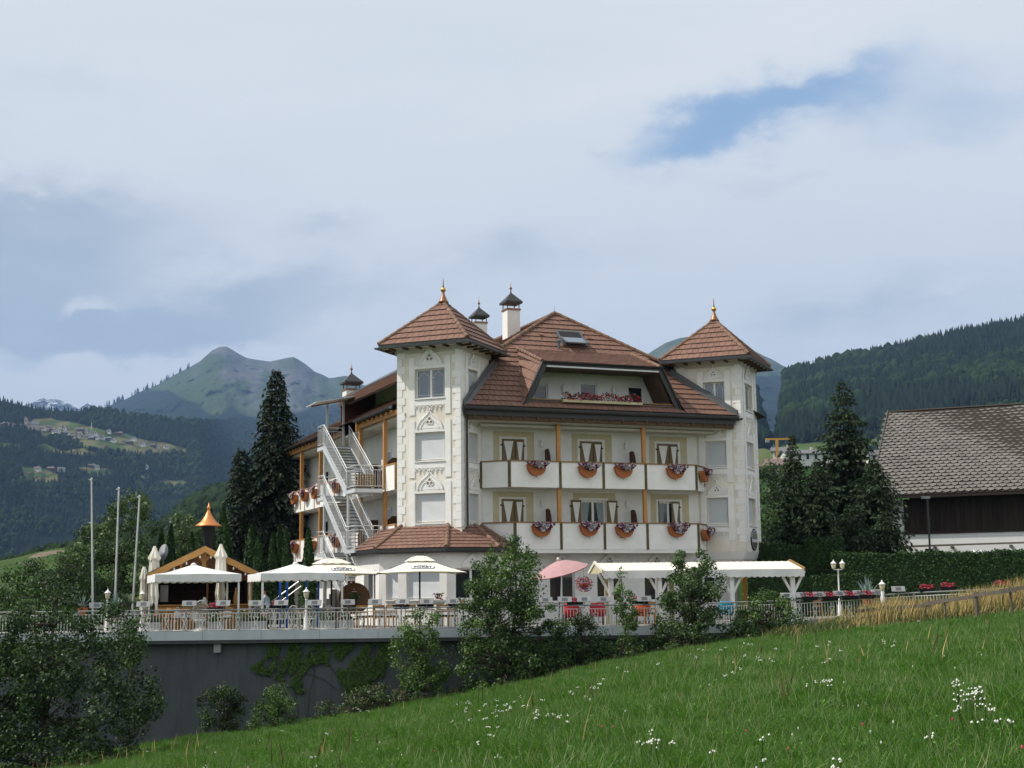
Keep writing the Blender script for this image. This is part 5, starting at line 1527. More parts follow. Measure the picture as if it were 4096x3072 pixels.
FLN = ['farthest left, at the foot of the tallest flagpole', 'by the gazebo corner lamp', 'before the hut counter', 'under the right end of the first gazebo', 'left of the waiter', 'right of the waiter', 'just right of the white lamp post', 'before the barrel cabin', 'left of the bay corner', 'left of the parasol pole', 'right of the parasol pole', 'before the curtained bay window', 'left under the red parasol', 'beside the seated guests', 'below the hanging basket', 'left of the slim sapling', 'beside the orange chair', 'left of the pale green tree', 'at the right awning post', 'first right of the awning', 'second right of the awning', 'third right of the awning', 'left of the agave', 'behind the agave', 'farthest right, in the dry grass']
for i, (x, y) in enumerate(FLX):
    Y = 57.5 + max(0, min(2.5, ((x - 2640) / 540) * 2.5)) + .05
    o = fl0 if i == 0 else copy_tree(fl0)
    place(o, W(x, y, Y), R(random.uniform(-8, 8) + (18 if i == 0 else 0)), 'grey tilted floodlight on the terrace railing, %s' % FLN[i], 'floodlights along the terrace railing')

# ------------------------------------------------------------------ gazebos, parasols, canopy
def scallop_strip(mb, A, B, zt, zb, n, sag=.05):
    A, B = Vector(A), Vector(B); k = 6
    for i in range(n):
        for j in range(k):
            t0, t1 = (i + j / k) / n, (i + (j + 1) / k) / n
            d0, d1 = math.sin(math.pi * j / k) * sag, math.sin(math.pi * (j + 1) / k) * sag
            p, q = A + (B - A) * t0, A + (B - A) * t1
            w0, w1 = .012 * math.sin(t0 * 40), .012 * math.sin(t1 * 40)
            nn = (B - A).cross(Vector((0, 0, 1))).normalized()
            mb.face((p.x + nn.x * w0, p.y + nn.y * w0, zb - d0), (q.x + nn.x * w1, q.y + nn.y * w1, zb - d1), (q.x, q.y, zt), (p.x, p.y, zt))
def gazebo():
    t = thing('gazebo', 'x', 'gazebo', world_coords=False); h = 1.68; zt = 2.22
    cor = [Vector((-h, -h, zt)), Vector((h, -h, zt)), Vector((h, h, zt)), Vector((-h, h, zt))]; ap = Vector((0, 0, zt + .42))
    c = MB(); N = 8
    for i in range(4):
        a, b = cor[i], cor[(i + 1) % 4]
        for k in range(N):
            for j in range(N):
                def q(s, r):
                    base = a + (b - a) * s; p = base.lerp(ap, r); p.z -= .05 * math.sin(math.pi * r) + .015 * math.sin(s * 9 + r * 5) * (1 - r); return p
                c.face(q(k / N, j / N), q((k + 1) / N, j / N), q((k + 1) / N, (j + 1) / N), q(k / N, (j + 1) / N))
    c.lathe([(.13, -.03), (.09, .03), (.01, .07)], tuple(ap), 10)
    link('roof_canvas', c.mesh('roof_canvas', M['canvas'], True), t)
    for i in range(4):
        v = MB(); scallop_strip(v, cor[i], cor[(i + 1) % 4], zt - .002, zt - .27, 11); link('valance', v.mesh('valance', M['canvas']), t)
    pme = MB().box((-.035, -.035, 0), (.035, .035, zt)).mesh('gazebo_post', M['white_paint'])
    for x, y in ((-1, -1), (1, -1), (1, 1), (-1, 1)):
        o = link('gazebo_post', pme, t); o.location = (x * (h - .09), y * (h - .09), 0)
    return t
gz = gazebo()
place(gz, (-13.02, 60.35, DECK), R(19), 'white scalloped gazebo nearest the flagpoles, in front of the wooden hut', 'white gazebos on the terrace')
place(copy_tree(gz), (-8.93, 60.65, DECK), R(19), 'white scalloped gazebo between the wooden hut and the white parasols', 'white gazebos on the terrace')

def text_mesh(s, size, m, name='lettering'):
    cu = bpy.data.curves.new('tmp_text', 'FONT'); cu.body = s; cu.size = size; cu.align_x = 'CENTER'; cu.align_y = 'CENTER'; cu.extrude = .004; cu.offset = size * .03
    o = bpy.data.objects.new('tmp_text', cu); COL.objects.link(o)
    dg = bpy.context.evaluated_depsgraph_get(); me = bpy.data.meshes.new_from_object(o.evaluated_get(dg)); me.name = name
    COL.objects.unlink(o); bpy.data.objects.remove(o); bpy.data.curves.remove(cu)
    me.materials.clear(); me.materials.append(m); return me
LOGO = text_mesh('FORST', .25, M['logo_ink'])
SMALL = text_mesh('BIRRA BIER', .075, M['logo_ink'], 'small_lettering')
def parasol(side, zt, ztop, poleh):
    t = thing('parasol', 'x', 'parasol', world_coords=False); h = side / 2
    cor = [Vector((-h, -h, zt)), Vector((h, -h, zt)), Vector((h, h, zt)), Vector((-h, h, zt))]; ap = Vector((0, 0, ztop - .05))
    c = MB(); N = 8
    for i in range(4):
        a, b = cor[i], cor[(i + 1) % 4]
        for k in range(N):
            for j in range(N):
                def q(s, r):
                    base = a + (b - a) * s; base.z += .05 * math.sin(math.pi * s); p = base.lerp(ap, r * .88); p.z -= .035 * math.sin(math.pi * r); return p
                c.face(q(k / N, j / N), q((k + 1) / N, j / N), q((k + 1) / N, (j + 1) / N), q(k / N, (j + 1) / N))
    link('canopy', c.mesh('canopy', M['cream_canvas'], True), t)
    v = MB(); vc = [p.lerp(ap, .66) + Vector((0, 0, .06)) for p in cor]; va = Vector((0, 0, ztop + .02))
    for i in range(4):
        a, b = vc[i], vc[(i + 1) % 4]
        for k in range(6):
            p, q = a + (b - a) * k / 6, a + (b - a) * (k + 1) / 6
            p = p + Vector((0, 0, -.02 * (k % 2))); q = q + Vector((0, 0, -.02 * ((k + 1) % 2)))
            m_, n_2 = p.lerp(va, .5) + Vector((0, 0, .06)), q.lerp(va, .5) + Vector((0, 0, .06))
            v.face(p, q, n_2, m_); v.face(m_, n_2, va)
    link('vent_cap', v.mesh('vent_cap', M['cream_canvas'], True), t)
    link('cap_ring', MB().lathe([(.09, 0), (.08, .03), (.01, .04)], (0, 0, ztop + .01), 10).mesh('cap_ring', M['black']), t)
    link('pole', MB().tube((0, 0, 0), (0, 0, ztop - .1), .036, 8).mesh('pole', M['black']), t)
    link('foot', MB().box((-.35, -.35, 0), (.35, .35, .09)).mesh('foot', M['concrete']), t)
    rb_ = MB()
    for p in cor: rb_.tube(p - Vector((0, 0, .03)), Vector((0, 0, ztop - .25)), .012, 4)
    link('ribs', rb_.mesh('ribs', M['old_post']), t)
    sl_ = math.atan2(ztop - .05 - zt, h)
    for i in range(4):                                   # printed badge on each panel
        Mz = Matrix.Rotation(i * math.pi / 2, 4, 'Z') @ Matrix.Translation((0, -h * .70, zt + (ztop - .05 - zt) * .30 + .022)) @ Matrix.Rotation(sl_, 4, 'X')
        pts = [(-.46, -.15), (.40, -.15), (.46, .02), (.46, .17), (.30, .13), (-.40, .13), (-.46, .0)]
        bd_ = MB().prism([(x, y, .003) for x, y in pts], (0, 0, .006)); bd_.xf(Mz); o = link('badge', bd_.mesh('badge', M['logo_ink']), t)
        pts2 = [(x * .95, y * .86) for x, y in pts]
        b2 = MB().prism([(x, y, .0095) for x, y in pts2], (0, 0, .004)); b2.xf(Mz); link('badge_field', b2.mesh('badge_field', M['logo_white']), o)
        l2 = link('lettering', LOGO, o); l2.matrix_local = Mz @ Matrix.Translation((0, -.01, .020)); l2.data.materials
        l3 = link('lettering', SMALL, o); l3.matrix_local = Mz @ Matrix.Translation((0, .21, .012))
    return t
ps = parasol(3.35, 2.16, 2.86, 2.8)
place(ps, (-3.80, 59.75, DECK), R(10), 'cream beer-garden parasol with printed badge in front of the bay window', 'open cream parasols on the terrace')
place(copy_tree(ps), (-7.62, 62.0, DECK), R(28), 'cream beer-garden parasol with printed badge behind the right-hand gazebo', 'open cream parasols on the terrace', scale=(1.12, 1.12, 1.0))

t = thing('red_parasol', 'faded red round parasol tilted beside the big tree', 'parasol', (1.75, 59.6, DECK), world_coords=False)
ax = Matrix.Translation((0.13, 0, 2.20)) @ Matrix.Rotation(R(-14), 4, 'Y') @ Matrix.Rotation(R(10), 4, 'X')
c = MB(); n = 12; r = 1.12; rim = [(r * math.cos(2 * math.pi * i / n), r * math.sin(2 * math.pi * i / n), -.02) for i in range(n)]
for i in range(n):
    a, b = Vector(rim[i]), Vector(rim[(i + 1) % n]); mid = [(Vector((0, 0, .42)).lerp(a, s) + Vector((0, 0, .06 * math.sin(s * 3.1))), Vector((0, 0, .42)).lerp(b, s) + Vector((0, 0, .06 * math.sin(s * 3.1)))) for s in (0.02, .35, .7, 1)]
    for (p, q), (p2, q2) in zip(mid, mid[1:]): c.face(p, q, q2, p2)
link('canopy', c.xf(ax).mesh('canopy', M['pale_red'], False), t)
c2 = MB(); c2.lathe([(r * .985, -.05), (r * .6, .16), (.03, .36)], n=12); link('lining', c2.xf(ax).mesh('lining', M['red_canvas']), t)
link('finial', MB().lathe([(.02, .40), (.06, .46), (.06, .50), (.02, .55)], n=8).tube((0, 0, .44), (.14, .05, .40), .02, 5).xf(ax).mesh('finial', M['cream_canvas']), t)
link('pole', MB().tube((0, 0, 0), (.13, 0, 2.5), .022, 6).mesh('pole', M['black']), t)

def closed_parasol(name_label, x, ytop, ybot, Y, scale=1.0, droop=1):
    top = W(x, ytop, Y); bot = W(x, ybot, Y); h = top.z - DECK; lo = bot.z - DECK
    t = thing('closed_parasol', name_label, 'parasol', (top.x, Y, DECK), random.uniform(0, 3), 'closed parasols around the gazebo', world_coords=False)
    m = MB(); n = 16; prof = [(.05, h), (.11, h - .18), (.24 * scale, h - .50), (.225 * scale, h - .56), (.17 * scale, h - .58), (.20 * scale, h - 1.0), (.215 * scale, h - 1.4), (.12 * scale, (h + lo) / 2 - .25), (.20 * scale, lo + .25), (.15 * scale, lo)]
    vs = []; fs = []
    for k, (r, z) in enumerate(prof):
        for i in range(n):
            a = 2 * math.pi * i / n; rr = r * (1 + (.22 if i % 2 else -.12) * (1 if k > 1 else .4)); dz = (-.10 * (i % 4 == 0) * (k in (2, 3))) - (.25 * ((i * 7) % 5) / 5) * (k >= len(prof) - 1)
            vs.append((rr * math.cos(a) - (.16 * scale * droop if k >= len(prof) - 2 and i < 8 else 0) * .5, rr * math.sin(a), z + dz))
    for k in range(len(prof) - 1):
        for i in range(n): fs.append((k * n + i, k * n + (i + 1) % n, (k + 1) * n + (i + 1) % n, (k + 1) * n + i))
    m.add(vs, fs); link('folded_canvas', m.mesh('folded_canvas', M['cream_canvas']), t)
    link('pole', MB().tube((0, 0, 0), (0, 0, h + .03), .03, 8).lathe([(.06, h), (.05, h + .03), (.01, h + .04)], n=8).mesh('pole', M['black']), t)
    link('tie_strap', MB().lathe([(.145 * scale, (h + lo) / 2 - .22), (.15 * scale, (h + lo) / 2 - .27)], n=12).mesh('tie_strap', M['canvas']), t)
closed_parasol('closed cream parasol beside the satellite dish', 619, 2184, 2408, 62.5)
closed_parasol('tall closed cream parasol in front of the wooden hut gable', 884, 2176, 2402, 62.6)
closed_parasol('small closed pale parasol at the left edge of the gazebo', 577, 2266, 2455, 63.5, .7, 0)

# long canopy in front of the restaurant
cn = thing('canopy', 'long white awning with scalloped skirt and timber posts along the hotel front', 'canopy', (7.5, 62.5, DECK), R(5))
OFFS.pop(cn.name)
OFFS[cn.name] = Vector((0, 0, 0))
# local axes: x along the canopy, y back, z up from the deck
XL, XR = -4.05, 4.25; ZE, ZR_ = 2.16, 2.55
rf_ = MB(); n = 30
for i in range(n):
    a, b = XL + (XR - XL) * i / n, XL + (XR - XL) * (i + 1) / n - .02
    rf_.face((a, -1.7, ZE), (b, -1.7, ZE + .0), (b, .5, ZR_), (a, .5, ZR_)); rf_.face((b, -1.7, ZE), (b + .02, -1.7, ZE + .02), (b + .02, .5, ZR_ + .02), (b, .5, ZR_))
    rf_.face((a, .5, ZR_), (b, .5, ZR_), (b, 2.4, ZE), (a, 2.4, ZE))
link('roof_sheet', rf_.mesh('roof_sheet', M['cream_canvas']), cn)
v = MB(); scallop_strip(v, (XL, -1.73, 0), (XR + .05, -1.73, 0), ZE + .03, ZE - .26, 34, .045); link('valance', v.mesh('valance', M['canvas']), cn)
v = MB(); scallop_strip(v, (XR + .05, -1.73, 0), (XR + .05, 1.0, 0), ZE + .03, ZE - .26, 11, .045); link('valance', v.mesh('valance', M['canvas']), cn)
for x in (XL - .03, XR + .06):
    link('barge_board', MB().beam((x, -1.78, ZE + .02), (x, .5, ZR_ + .03), .05, .12).beam((x, .5, ZR_ + .03), (x, 2.45, ZE), .05, .12).mesh('barge_board', M['rail_wood'] if x > 0 else M['cream_canvas']), cn)
link('gable_board', MB().prism([(XL, -1.70, ZE - .05), (XL, 2.3, ZE - .05), (XL, .5, ZR_ - .03)], (.04, 0, 0)).mesh('gable_board', M['cream_band']), cn)
for x in (XL + .35, XL + 2.35, XL + 5.35, XR - .40):
    o = link('timber_post', MB().box((x - .09, -1.55, -.2), (x + .09, -1.37, ZE - .02)).mesh('timber_post', M['white_trim']), cn)
    for s in (-1, 1): link('brace', MB().beam((x + s * .06, -1.46, 1.25), (x + s * .52, -1.46, ZE - .06), .08, .10).mesh('brace', M['white_trim']), o)
for x in (XL + .6, XL + 3.4, XL + 4.2, XL + 6.6): link('inner_post', MB().box((x - .09, 1.3, 0), (x + .09, 1.48, ZE)).mesh('inner_post', M['cream_band'] if x < 0 else M['hut_wood']), cn)
link('front_beam', MB().box((XL, -1.54, ZE - .16), (XR, -1.40, ZE - .03)).mesh('front_beam', M['white_trim']), cn)
t = thing('hanging_basket', 'hanging basket overflowing with purple and red flowers under the awning end', 'hanging basket', W(2335, 2335, 61.0), world_coords=False)
link('basket', MB().lathe([(.06, -.22), (.20, -.08), (.22, .02)], n=12).tube((0, 0, .0), (0, 0, .62), .008, 4).mesh('basket', M['terracotta']), t)
def fn(rng, n):
    v_ = rng.normal(size=(n, 3)); v_ /= np.linalg.norm(v_, axis=1)[:, None]; return v_ * rng.uniform(.2, .40, (n, 1)) * np.array([1, 1, .85]) + np.array([0, 0, -.02])
V, Fc, mi = petals(620, fn, .034, 'abcd', (.22, .14, .22, .42), 91)
link('trailing_flowers', np_mesh('trailing_flowers', V, Fc, [M['petal_violet'], M['petal_pink'], M['petal_red'], M['leaf_mid']], mi=mi), t, kind='stuff')

# ------------------------------------------------------------------ wooden bar hut
hp = W(832, 2190, 63.2)
ht = thing('bar_hut', 'wooden bar hut with carved gable and open counter behind the gazebo', 'hut', (-13.2, 63.2, DECK), R(15))
OFFS[ht.name] = Vector((0, 0, 0))
RZ = hp.z - DECK; EZ = RZ - 1.16; HW = 2.35
def HT(mb, name, m, par=None, **k): return link(name, mb.mesh(name, m), par or ht, **k)
for s in (-1, 1):
    HT(MB().prism([(0, -.5, RZ + .02), (s * HW, -.5, EZ + .02), (s * HW, 2.6, EZ + .02), (0, 2.6, RZ + .02)], (0, 0, .06)), 'shingle_roof', M['shingle'])
    bg2 = MB(); pts = [(0, -.54, RZ - .02)]; N = 14
    for i in range(N + 1):
        t_ = i / N; pts.append((s * HW * t_, -.54, RZ - (RZ - EZ) * t_ + .05))
    low = []
    for i in range(N + 1):
        t_ = 1 - i / N; low.append((s * HW * t_, -.54, RZ - (RZ - EZ) * t_ - .20 - .05 * abs(math.sin(t_ * 12))))
    bg2.prism(pts[1:] + low, (0, -.05, 0)); HT(bg2, 'barge_board', M['hut_wood'])
g_ = MB(); gy = 0.0
nb = 11
for i in range(nb):                                     # horizontal gable boards
    z0 = EZ - .25 + i * .125; z1 = z0 + .118
    w0 = min(HW - .25, (RZ - z1) / (RZ - EZ) * HW - .05)
    if w0 > .05: HT(MB().box((-w0, .0, z0), (w0, .03, z1)), 'gable_plank', M['hut_board'])
HT(MB().box((-.09, -.06, EZ - .2), (.09, -.002, RZ - .15)).prism([(-.3, -.05, RZ - .35), (.3, -.05, RZ - .35), (.09, -.05, RZ - .62), (-.09, -.05, RZ - .62)], (0, .04, 0)), 'king_post', M['hut_wood'])
for x in (-1.95, 1.95): HT(MB().box((x - .09, -.06, 0), (x + .09, .12, EZ + .02)), 'corner_post', M['hut_wood'])
for x in (-.95, .95): HT(MB().box((x - .05, -.055, EZ - .2), (x + .05, -.002, EZ + .45)), 'gable_stud', M['hut_wood'])
HT(MB().box((.12, -.03, 1.0), (.20, .05, EZ - .25)), 'middle_post', M['hut_board'])
for i in range(7): HT(MB().box((-1.85, .0, .02 + i * .135), (1.85, .03, .145 + i * .135)), 'front_plank', M['hut_wood'])
HT(MB().box((-1.92, -.18, .97), (1.92, .28, 1.03)), 'counter', M['hut_wood'])
HT(MB().box((-1.9, 2.2, 0), (1.9, 2.26, EZ)).box((-1.92, .1, 0), (-1.86, 2.2, EZ)).box((1.86, .1, 0), (1.92, 2.2, EZ)), 'back_wall', M['hut_dark'])
HT(MB().box((-1.8, 1.95, 1.55), (1.8, 2.19, 1.58)).box((-1.8, 1.95, 1.15), (1.8, 2.19, 1.18)), 'shelf', M['hut_board'])
HT(MB().box((-1.78, .3, 1.15), (-1.45, .34, 1.85)), 'notice_board', M['concrete'])
for i, x in enumerate((-1.75, -1.25, -.75, -.2, .25, .7, 1.2, 1.7)):
    HT(MB().lathe([(.015, .02), (.035, -.03), (.03, -.08), (.005, -.10)], (x, -.56, RZ - (RZ - EZ) * abs(x) / HW - .27), 8), 'string_light', M['logo_white'])
for nm, x, prof, m, lb in (('cup_stack', .55, [(.05, 0), (.06, .16), (.07, .18)], 'white_paint', 'white cup stack on the hut counter'), ('bottle', 1.35, [(.09, 0), (.10, .25), (.07, .42), (.045, .5), (.04, .62), (.02, .7)], 'post_wood', 'tall orange bottle on the hut counter'), ('coffee_machine', .05, [(.13, 0), (.14, .12), (.08, .24), (.05, .3)], 'steel', 'small round coffee machine on the hut counter')):
    q = Matrix.Rotation(R(15), 4, 'Z') @ Vector((x, -.02, 1.032)); o = MB().lathe(prof, n=12).build(nm, M[m], label=lb, cat=nm.replace('_', ' ')); o.location = Vector((-13.2, 63.2, DECK)) + q
# lantern-like oven chimney with copper roof behind the hut
lp = W(834, 2105, 65.4)
t = thing('oven_lantern', 'black lantern post with bright copper bell roof behind the hut', 'lantern', (lp.x, 65.4, DECK), world_coords=False); z = lp.z - DECK
link('copper_roof', MB().lathe([(.58, 0), (.56, .04), (.34, .20), (.17, .46), (.08, .66), (.05, .74), (.09, .80), (.09, .84), (.04, .89), (.012, 1.05)], (0, 0, z), 20).mesh('copper_roof', M['bright_copper'], True), t)
link('lantern_body', MB().lathe([(.16, -1.1), (.20, -.9), (.30, -.05), (.31, -.002)], (0, 0, z), 6).mesh('lantern_body', M['black']), t)
link('lantern_post', MB().tube((0, 0, 0), (0, 0, z - 1.0), .10, 8).mesh('lantern_post', M['black']), t)
dp = W(655, 2212, 65.2)
t = thing('satellite_dish', 'grey satellite dish left of the wooden hut roof', 'satellite dish', (dp.x, 65.2, DECK), world_coords=False); z = dp.z - DECK
ds = MB(); ds.lathe([(.001, -.07), (.15, -.055), (.27, -.015), (.33, .03)], n=20); link('dish', ds.xf(Matrix.Translation((0, 0, z)) @ Matrix.Rotation(R(-38), 4, 'Z') @ Matrix.Rotation(R(80), 4, 'X') @ Matrix.Scale(1.2, 4, (0, 1, 0))).mesh('dish', M['flood_grey'], True), t)
link('mast', MB().tube((.05, .08, 0), (.05, .08, z), .03, 6).mesh('mast', M['dark_metal']), t)

# flagpoles, lamps, planters, pots
for (xt, yt), (xb, yb), Y, lb in (((366, 1923), (371, 2415), 63, 'tallest bare flagpole, farthest left'), ((475, 1960), (460, 2420), 64, 'middle of the three bare flagpoles'), ((558, 1992), (531, 2425), 65, 'shortest bare flagpole, next to the gazebo')):
    a, b = W(xt, yt, Y), W(xb, yb, Y); dz_ = (b.z - DECK) / (a.z - b.z); b2 = b + (b - a) * dz_; b2.z = DECK
    t = thing('flagpole', lb, 'flagpole', b2, group='flagpoles left of the terrace')
    MB().tube(b2, a, .05, 8, .035).build('pole', M['flagpole'], t); MB().lathe([(.02, 0), (.05, .04), (.05, .1), (.01, .13)], tuple(a), 8).tube(a, a + Vector((-.12, 0, .05)), .02, 5).build('truck', M['flagpole'], t)
    MB().tube(a + Vector((.07, -.03, -.2)), b2 + Vector((.10, -.03, 1.0)), .008, 4).build('halyard', M['zinc'], t)
LAMPH = [(.03, -.16), (.07, -.14), (.085, -.10), (.11, .02), (.115, .09)]
def lantern(par, c, s=1.0):
    o = link('lantern', MB().lathe([(r * s, z * s) for r, z in LAMPH], c, 10).mesh('lantern', M['lamp_glass'], True), par)
    link('lantern_cap', MB().lathe([(.145 * s, .091 * s), (.13 * s, .12 * s), (.05 * s, .19 * s), (.02 * s, .22 * s), (.03 * s, .25 * s), (.005 * s, .28 * s)], c, 10).mesh('lantern_cap', M['white_paint'], True), o)
def lamp_post(x, ytop, ybase, Y, label, double=False, base_z=None):
    a = W(x, ytop, Y); b = W(x, ybase, Y); z0 = b.z if base_z is None else base_z; h = a.z - z0
    t = thing('lamp_post', label, 'street lamp', (b.x, Y, z0), world_coords=False)
    link('post', MB().lathe([(.15, 0), (.14, .05), (.10, .12), (.085, .5), (.05, .62), (.055, .68), (.038, .72), (.035, h - .5), (.055, h - .46), (.03, h - .42)], n=10).mesh('post', M['white_paint'], True), t)
    if double:
        link('cross_arm', MB().tube((-.20, 0, h - .46), (.20, 0, h - .46), .02, 6).mesh('cross_arm', M['white_paint']), t)
        for s in (-1, 1): lantern(t, (s * .20, 0, h - .28))
    else: lantern(t, (0, 0, h - .27))
lamp_post(1224, 2350, 2525, 58.2, 'white cast lamp post standing at the railing between the gazebos')
lamp_post(427, 2355, 2532, 60.5, 'white lamp post half hidden by leaves left of the agave')
lamp_post(567, 2360, 2530, 61.8, 'white lamp post behind the palm at the gazebo corner')
lamp_post(3533, 2320, 2440, 58.9, 'white lamp post among the dry grass right of the agave')
lamp_post(3355, 2238, 2340, 68, 'white twin-lantern lamp post in front of the dark hedge', True, base_z=-1.0)
lamp_post(3914, 2196, 2260, 80, 'white twin-lantern lamp post showing above the hedge before the barn', True, base_z=-.3)
gp = W(3709, 1992, 84)
t = thing('street_light', 'slim grey street light with flat head before the barn', 'street lamp', (gp.x, 84, -.4), world_coords=False)
link('mast', MB().tube((0, 0, 0), (0, 0, gp.z + .4), .07, 8, .05).mesh('mast', M['zinc']), t); link('lamp_head', MB().box((-.32, -.12, gp.z + .36), (.14, .12, gp.z + .50)).mesh('lamp_head', M['flood_grey']), t)

def planter(kind):
    t = thing('planter', 'x', 'planter', world_coords=False)
    link('trough', MB().box((-.29, -.17, 0), (.29, .17, .34)).box((-.31, -.19, .30), (.31, .19, .36)).mesh('trough', M['planter']), t)
    def fn(rng, n): return np.stack([rng.normal(0, .17, n), rng.normal(0, .1, n), .36 + rng.uniform(0, 1, n) * .36 * np.clip(rng.normal(.8, .3, n), .2, 1.3)], 1)
    V, Fc, mi = petals(260, fn, .05, 'ab', (.07, .93), 60 + kind)
    link('plants', np_mesh('plants', V, Fc, [M['petal_red'] if kind else M['petal_pink'], M['leaf_mid']], mi=mi), t, kind='stuff'); return t
PLT = [planter(0), planter(1)]
for i, (x, y, lb) in enumerate([(612, 2524, 'white trough planter with red blooms left of the gazebo post'), (978, 2519, 'first white trough planter right of the gazebo post'), (1034, 2518, 'second white trough planter right of the gazebo post, beside the seated chairs'), (1312, 2511, 'white trough planter with upright plant left of the parasol post'), (1386, 2510, 'white trough planter in front of the wooden barrel'), (862, 2519, 'white trough planter behind the railing between the wicker chair and gazebo post')]):
    o = PLT[i % 2] if i < 2 else copy_tree(PLT[i % 2]); p = W(x, y, 58.15); place(o, (p.x, 58.15, DECK), R(random.uniform(-5, 5)), lb, 'white trough planters at the railing')
def rail_box():
    t = thing('rail_flower_box', 'x', 'flower box', world_coords=False)
    link('box', MB().prism([(-.34, -.10, .12), (.34, -.10, .12), (.28, -.07, -.04), (-.28, -.07, -.04)], (0, .2, 0)).mesh('box', M['black']), t)
    def fn(rng, n): return np.stack([rng.normal(.0, .15, n), rng.normal(0, .07, n), .12 + rng.uniform(0, .17, n)], 1)
    V, Fc, mi = petals(150, fn, .038, 'abc', (.35, .30, .35), 66)
    link('geraniums', np_mesh('geraniums', V, Fc, [M['petal_red'], M['petal_pink'], M['leaf_deep']], mi=mi), t, kind='stuff'); return t
rb0 = rail_box(); n = 0
for x, y, lb in ((864, 2442, 'behind the wicker peacock chair'), (1112, 2434, 'beside the waiter'), (1605, 2432, 'left of the parasol pole'), (1702, 2430, 'right of the parasol pole'), (1826, 2429, 'under the bay window with curtains'), (2300, 2420, 'below the red parasol'), (2560, 2416, 'in front of the orange chair'), (3240, 2398, 'right of the awning'), (3322, 2397, 'second to the right of the awning'), (3400, 2394, 'left of the agave'), (3470, 2391, 'under the agave'), (3708, 2366, 'left of two among the dry grass'), (3792, 2359, 'right of two among the dry grass'), (4010, 2351, 'at the far right end')):
    o = rb0 if n == 0 else copy_tree(rb0); n += 1
    place(o, W(x, y, 57.75 + max(0, min(2.3, (x - 2640) / 540 * 2.5))), 0, 'black rail box of red geraniums on the railing ' + lb, 'geranium boxes on the terrace railing')

# urn on a pedestal, barrel, stone planter
u_ = W(1757, 2440, 60.2)
t = thing('garden_urn', 'white pedestal urn with red flowers in front of the bay shutter', 'urn', (u_.x, 60.2, DECK), world_coords=False)
link('pedestal', MB().box((-.17, -.17, 0), (.17, .17, .62)).box((-.21, -.21, .62), (.21, .21, .70)).mesh('pedestal', M['white_paint']), t)
link('urn_bowl', MB().lathe([(.10, .70), (.06, .78), (.10, .86), (.26, .98), (.29, 1.06), (.27, 1.10)], n=16).mesh('urn_bowl', M['white_paint'], True), t)
def fn(rng, n): return np.stack([rng.normal(0, .10, n), rng.normal(0, .08, n), 1.12 + rng.uniform(0, .26, n)], 1)
V, Fc, mi = petals(140, fn, .04, 'abc', (.4, .15, .45), 67); link('flowers', np_mesh('flowers', V, Fc, [M['petal_red'], M['petal_pink'], M['leaf_light']], mi=mi), t, kind='stuff')
b_ = W(1418, 2440, 63.2)
t = thing('wooden_barrel', 'huge brown barrel cabin with a carved face-like front', 'barrel', (b_.x, 63.2, DECK), R(8), world_coords=False)
rr = .66; zc = W(1418, 2393, 63.2).z - DECK
link('barrel_body', MB().tube((0, 0, zc), (0, 1.6, zc), rr, 28).mesh('barrel_body', M['barrel']), t)
link('barrel_front', MB().tube((0, -.05, zc), (0, -.002, zc), rr * .97, 28).mesh('barrel_front', M['barrel']), t)
for x, z, w, h in ((-.02, .28, .20, .025), (-.02, .38, .045, .05)): link('front_slot', MB().box((x - w / 1.0 * .5, -.056, zc + z - h / 2), (x + w * .5, -.051, zc + z + h / 2)).mesh('front_slot', M['logo_white']), t)
for x in (-.12, .16): link('front_hole', MB().tube((x, -.058, zc + .06), (x, -.051, zc + .06), .06, 12).mesh('front_hole', M['logo_white']), t)
for x in (-.24, -.04): link('roof_ball', MB().lathe([(.01, -.06), (.06, -.02), (.06, .03), (.01, .07)], (x, .1, zc + rr), 8).mesh('roof_ball', M['red_cushion']), t)
s_ = W(512, 2520, 59.2)
t = thing('stone_planter', 'square grey stone planter holding a palm', 'planter', (s_.x, 59.2, DECK), world_coords=False)
link('stone_block', MB().box((-.34, -.3, 0), (.34, .3, .70)).box((-.38, -.34, .66), (.38, .34, .80)).mesh('stone_block', M['concrete']), t)

# white side stair with blue posts between gazebo and parasol
t = thing('garden_stair', 'white rendered stair with slanting handrails behind the gazebo', 'stairs', (-7.2, 64.5, DECK)); OFFS[t.name] = Vector((0, 0, 0))
p0, p1 = W(1250, 2450, 65), W(1350, 2330, 65)
MB().prism([(p0.x, 65, DECK), (p1.x + .5, 65, DECK), (p1.x + .5, 65, p1.z - .3), (p1.x, 65, p1.z - .35)], (0, .9, 0)).xf(Matrix.Translation((7.2, -64.5, -DECK))).build('stair_flank', M['plaster'], t)
for i in range(8):
    f = i / 8; x = p0.x + (p1.x - p0.x) * f; z = DECK + (p1.z - .3 - DECK) * (f + .125)
    MB().box((x, 64.2, DECK), (x + (p1.x - p0.x) / 8, 64.98, z)).xf(Matrix.Translation((7.2, -64.5, -DECK))).build('step', M['concrete'], t)
for y_, dz_ in ((64.15, 0), (64.15, -.28)):
    a, b = W(1093, 2402, 64.2), W(1205, 2318, 64.2); a.z += dz_; b.z += dz_
    MB().tube(a, b, .025, 6).xf(Matrix.Translation((7.2, -64.5, -DECK))).build('handrail', M['steel'], t)
for i, x in enumerate((1120, 1148, 1226, 1273)):
    p = W(x, 2400, 63.6); MB().box((p.x - .045, 63.55, DECK), (p.x + .045, 63.65, 1.2)).build('blue_post', M['blue_post'], label='bright blue timber post ' + ('leftmost, beside the waiter', 'second from the left, beside the slanting handrails', 'behind the white lamp post', 'nearest the barrel cabin')[i], cat='post', group='blue posts behind the gazebo')

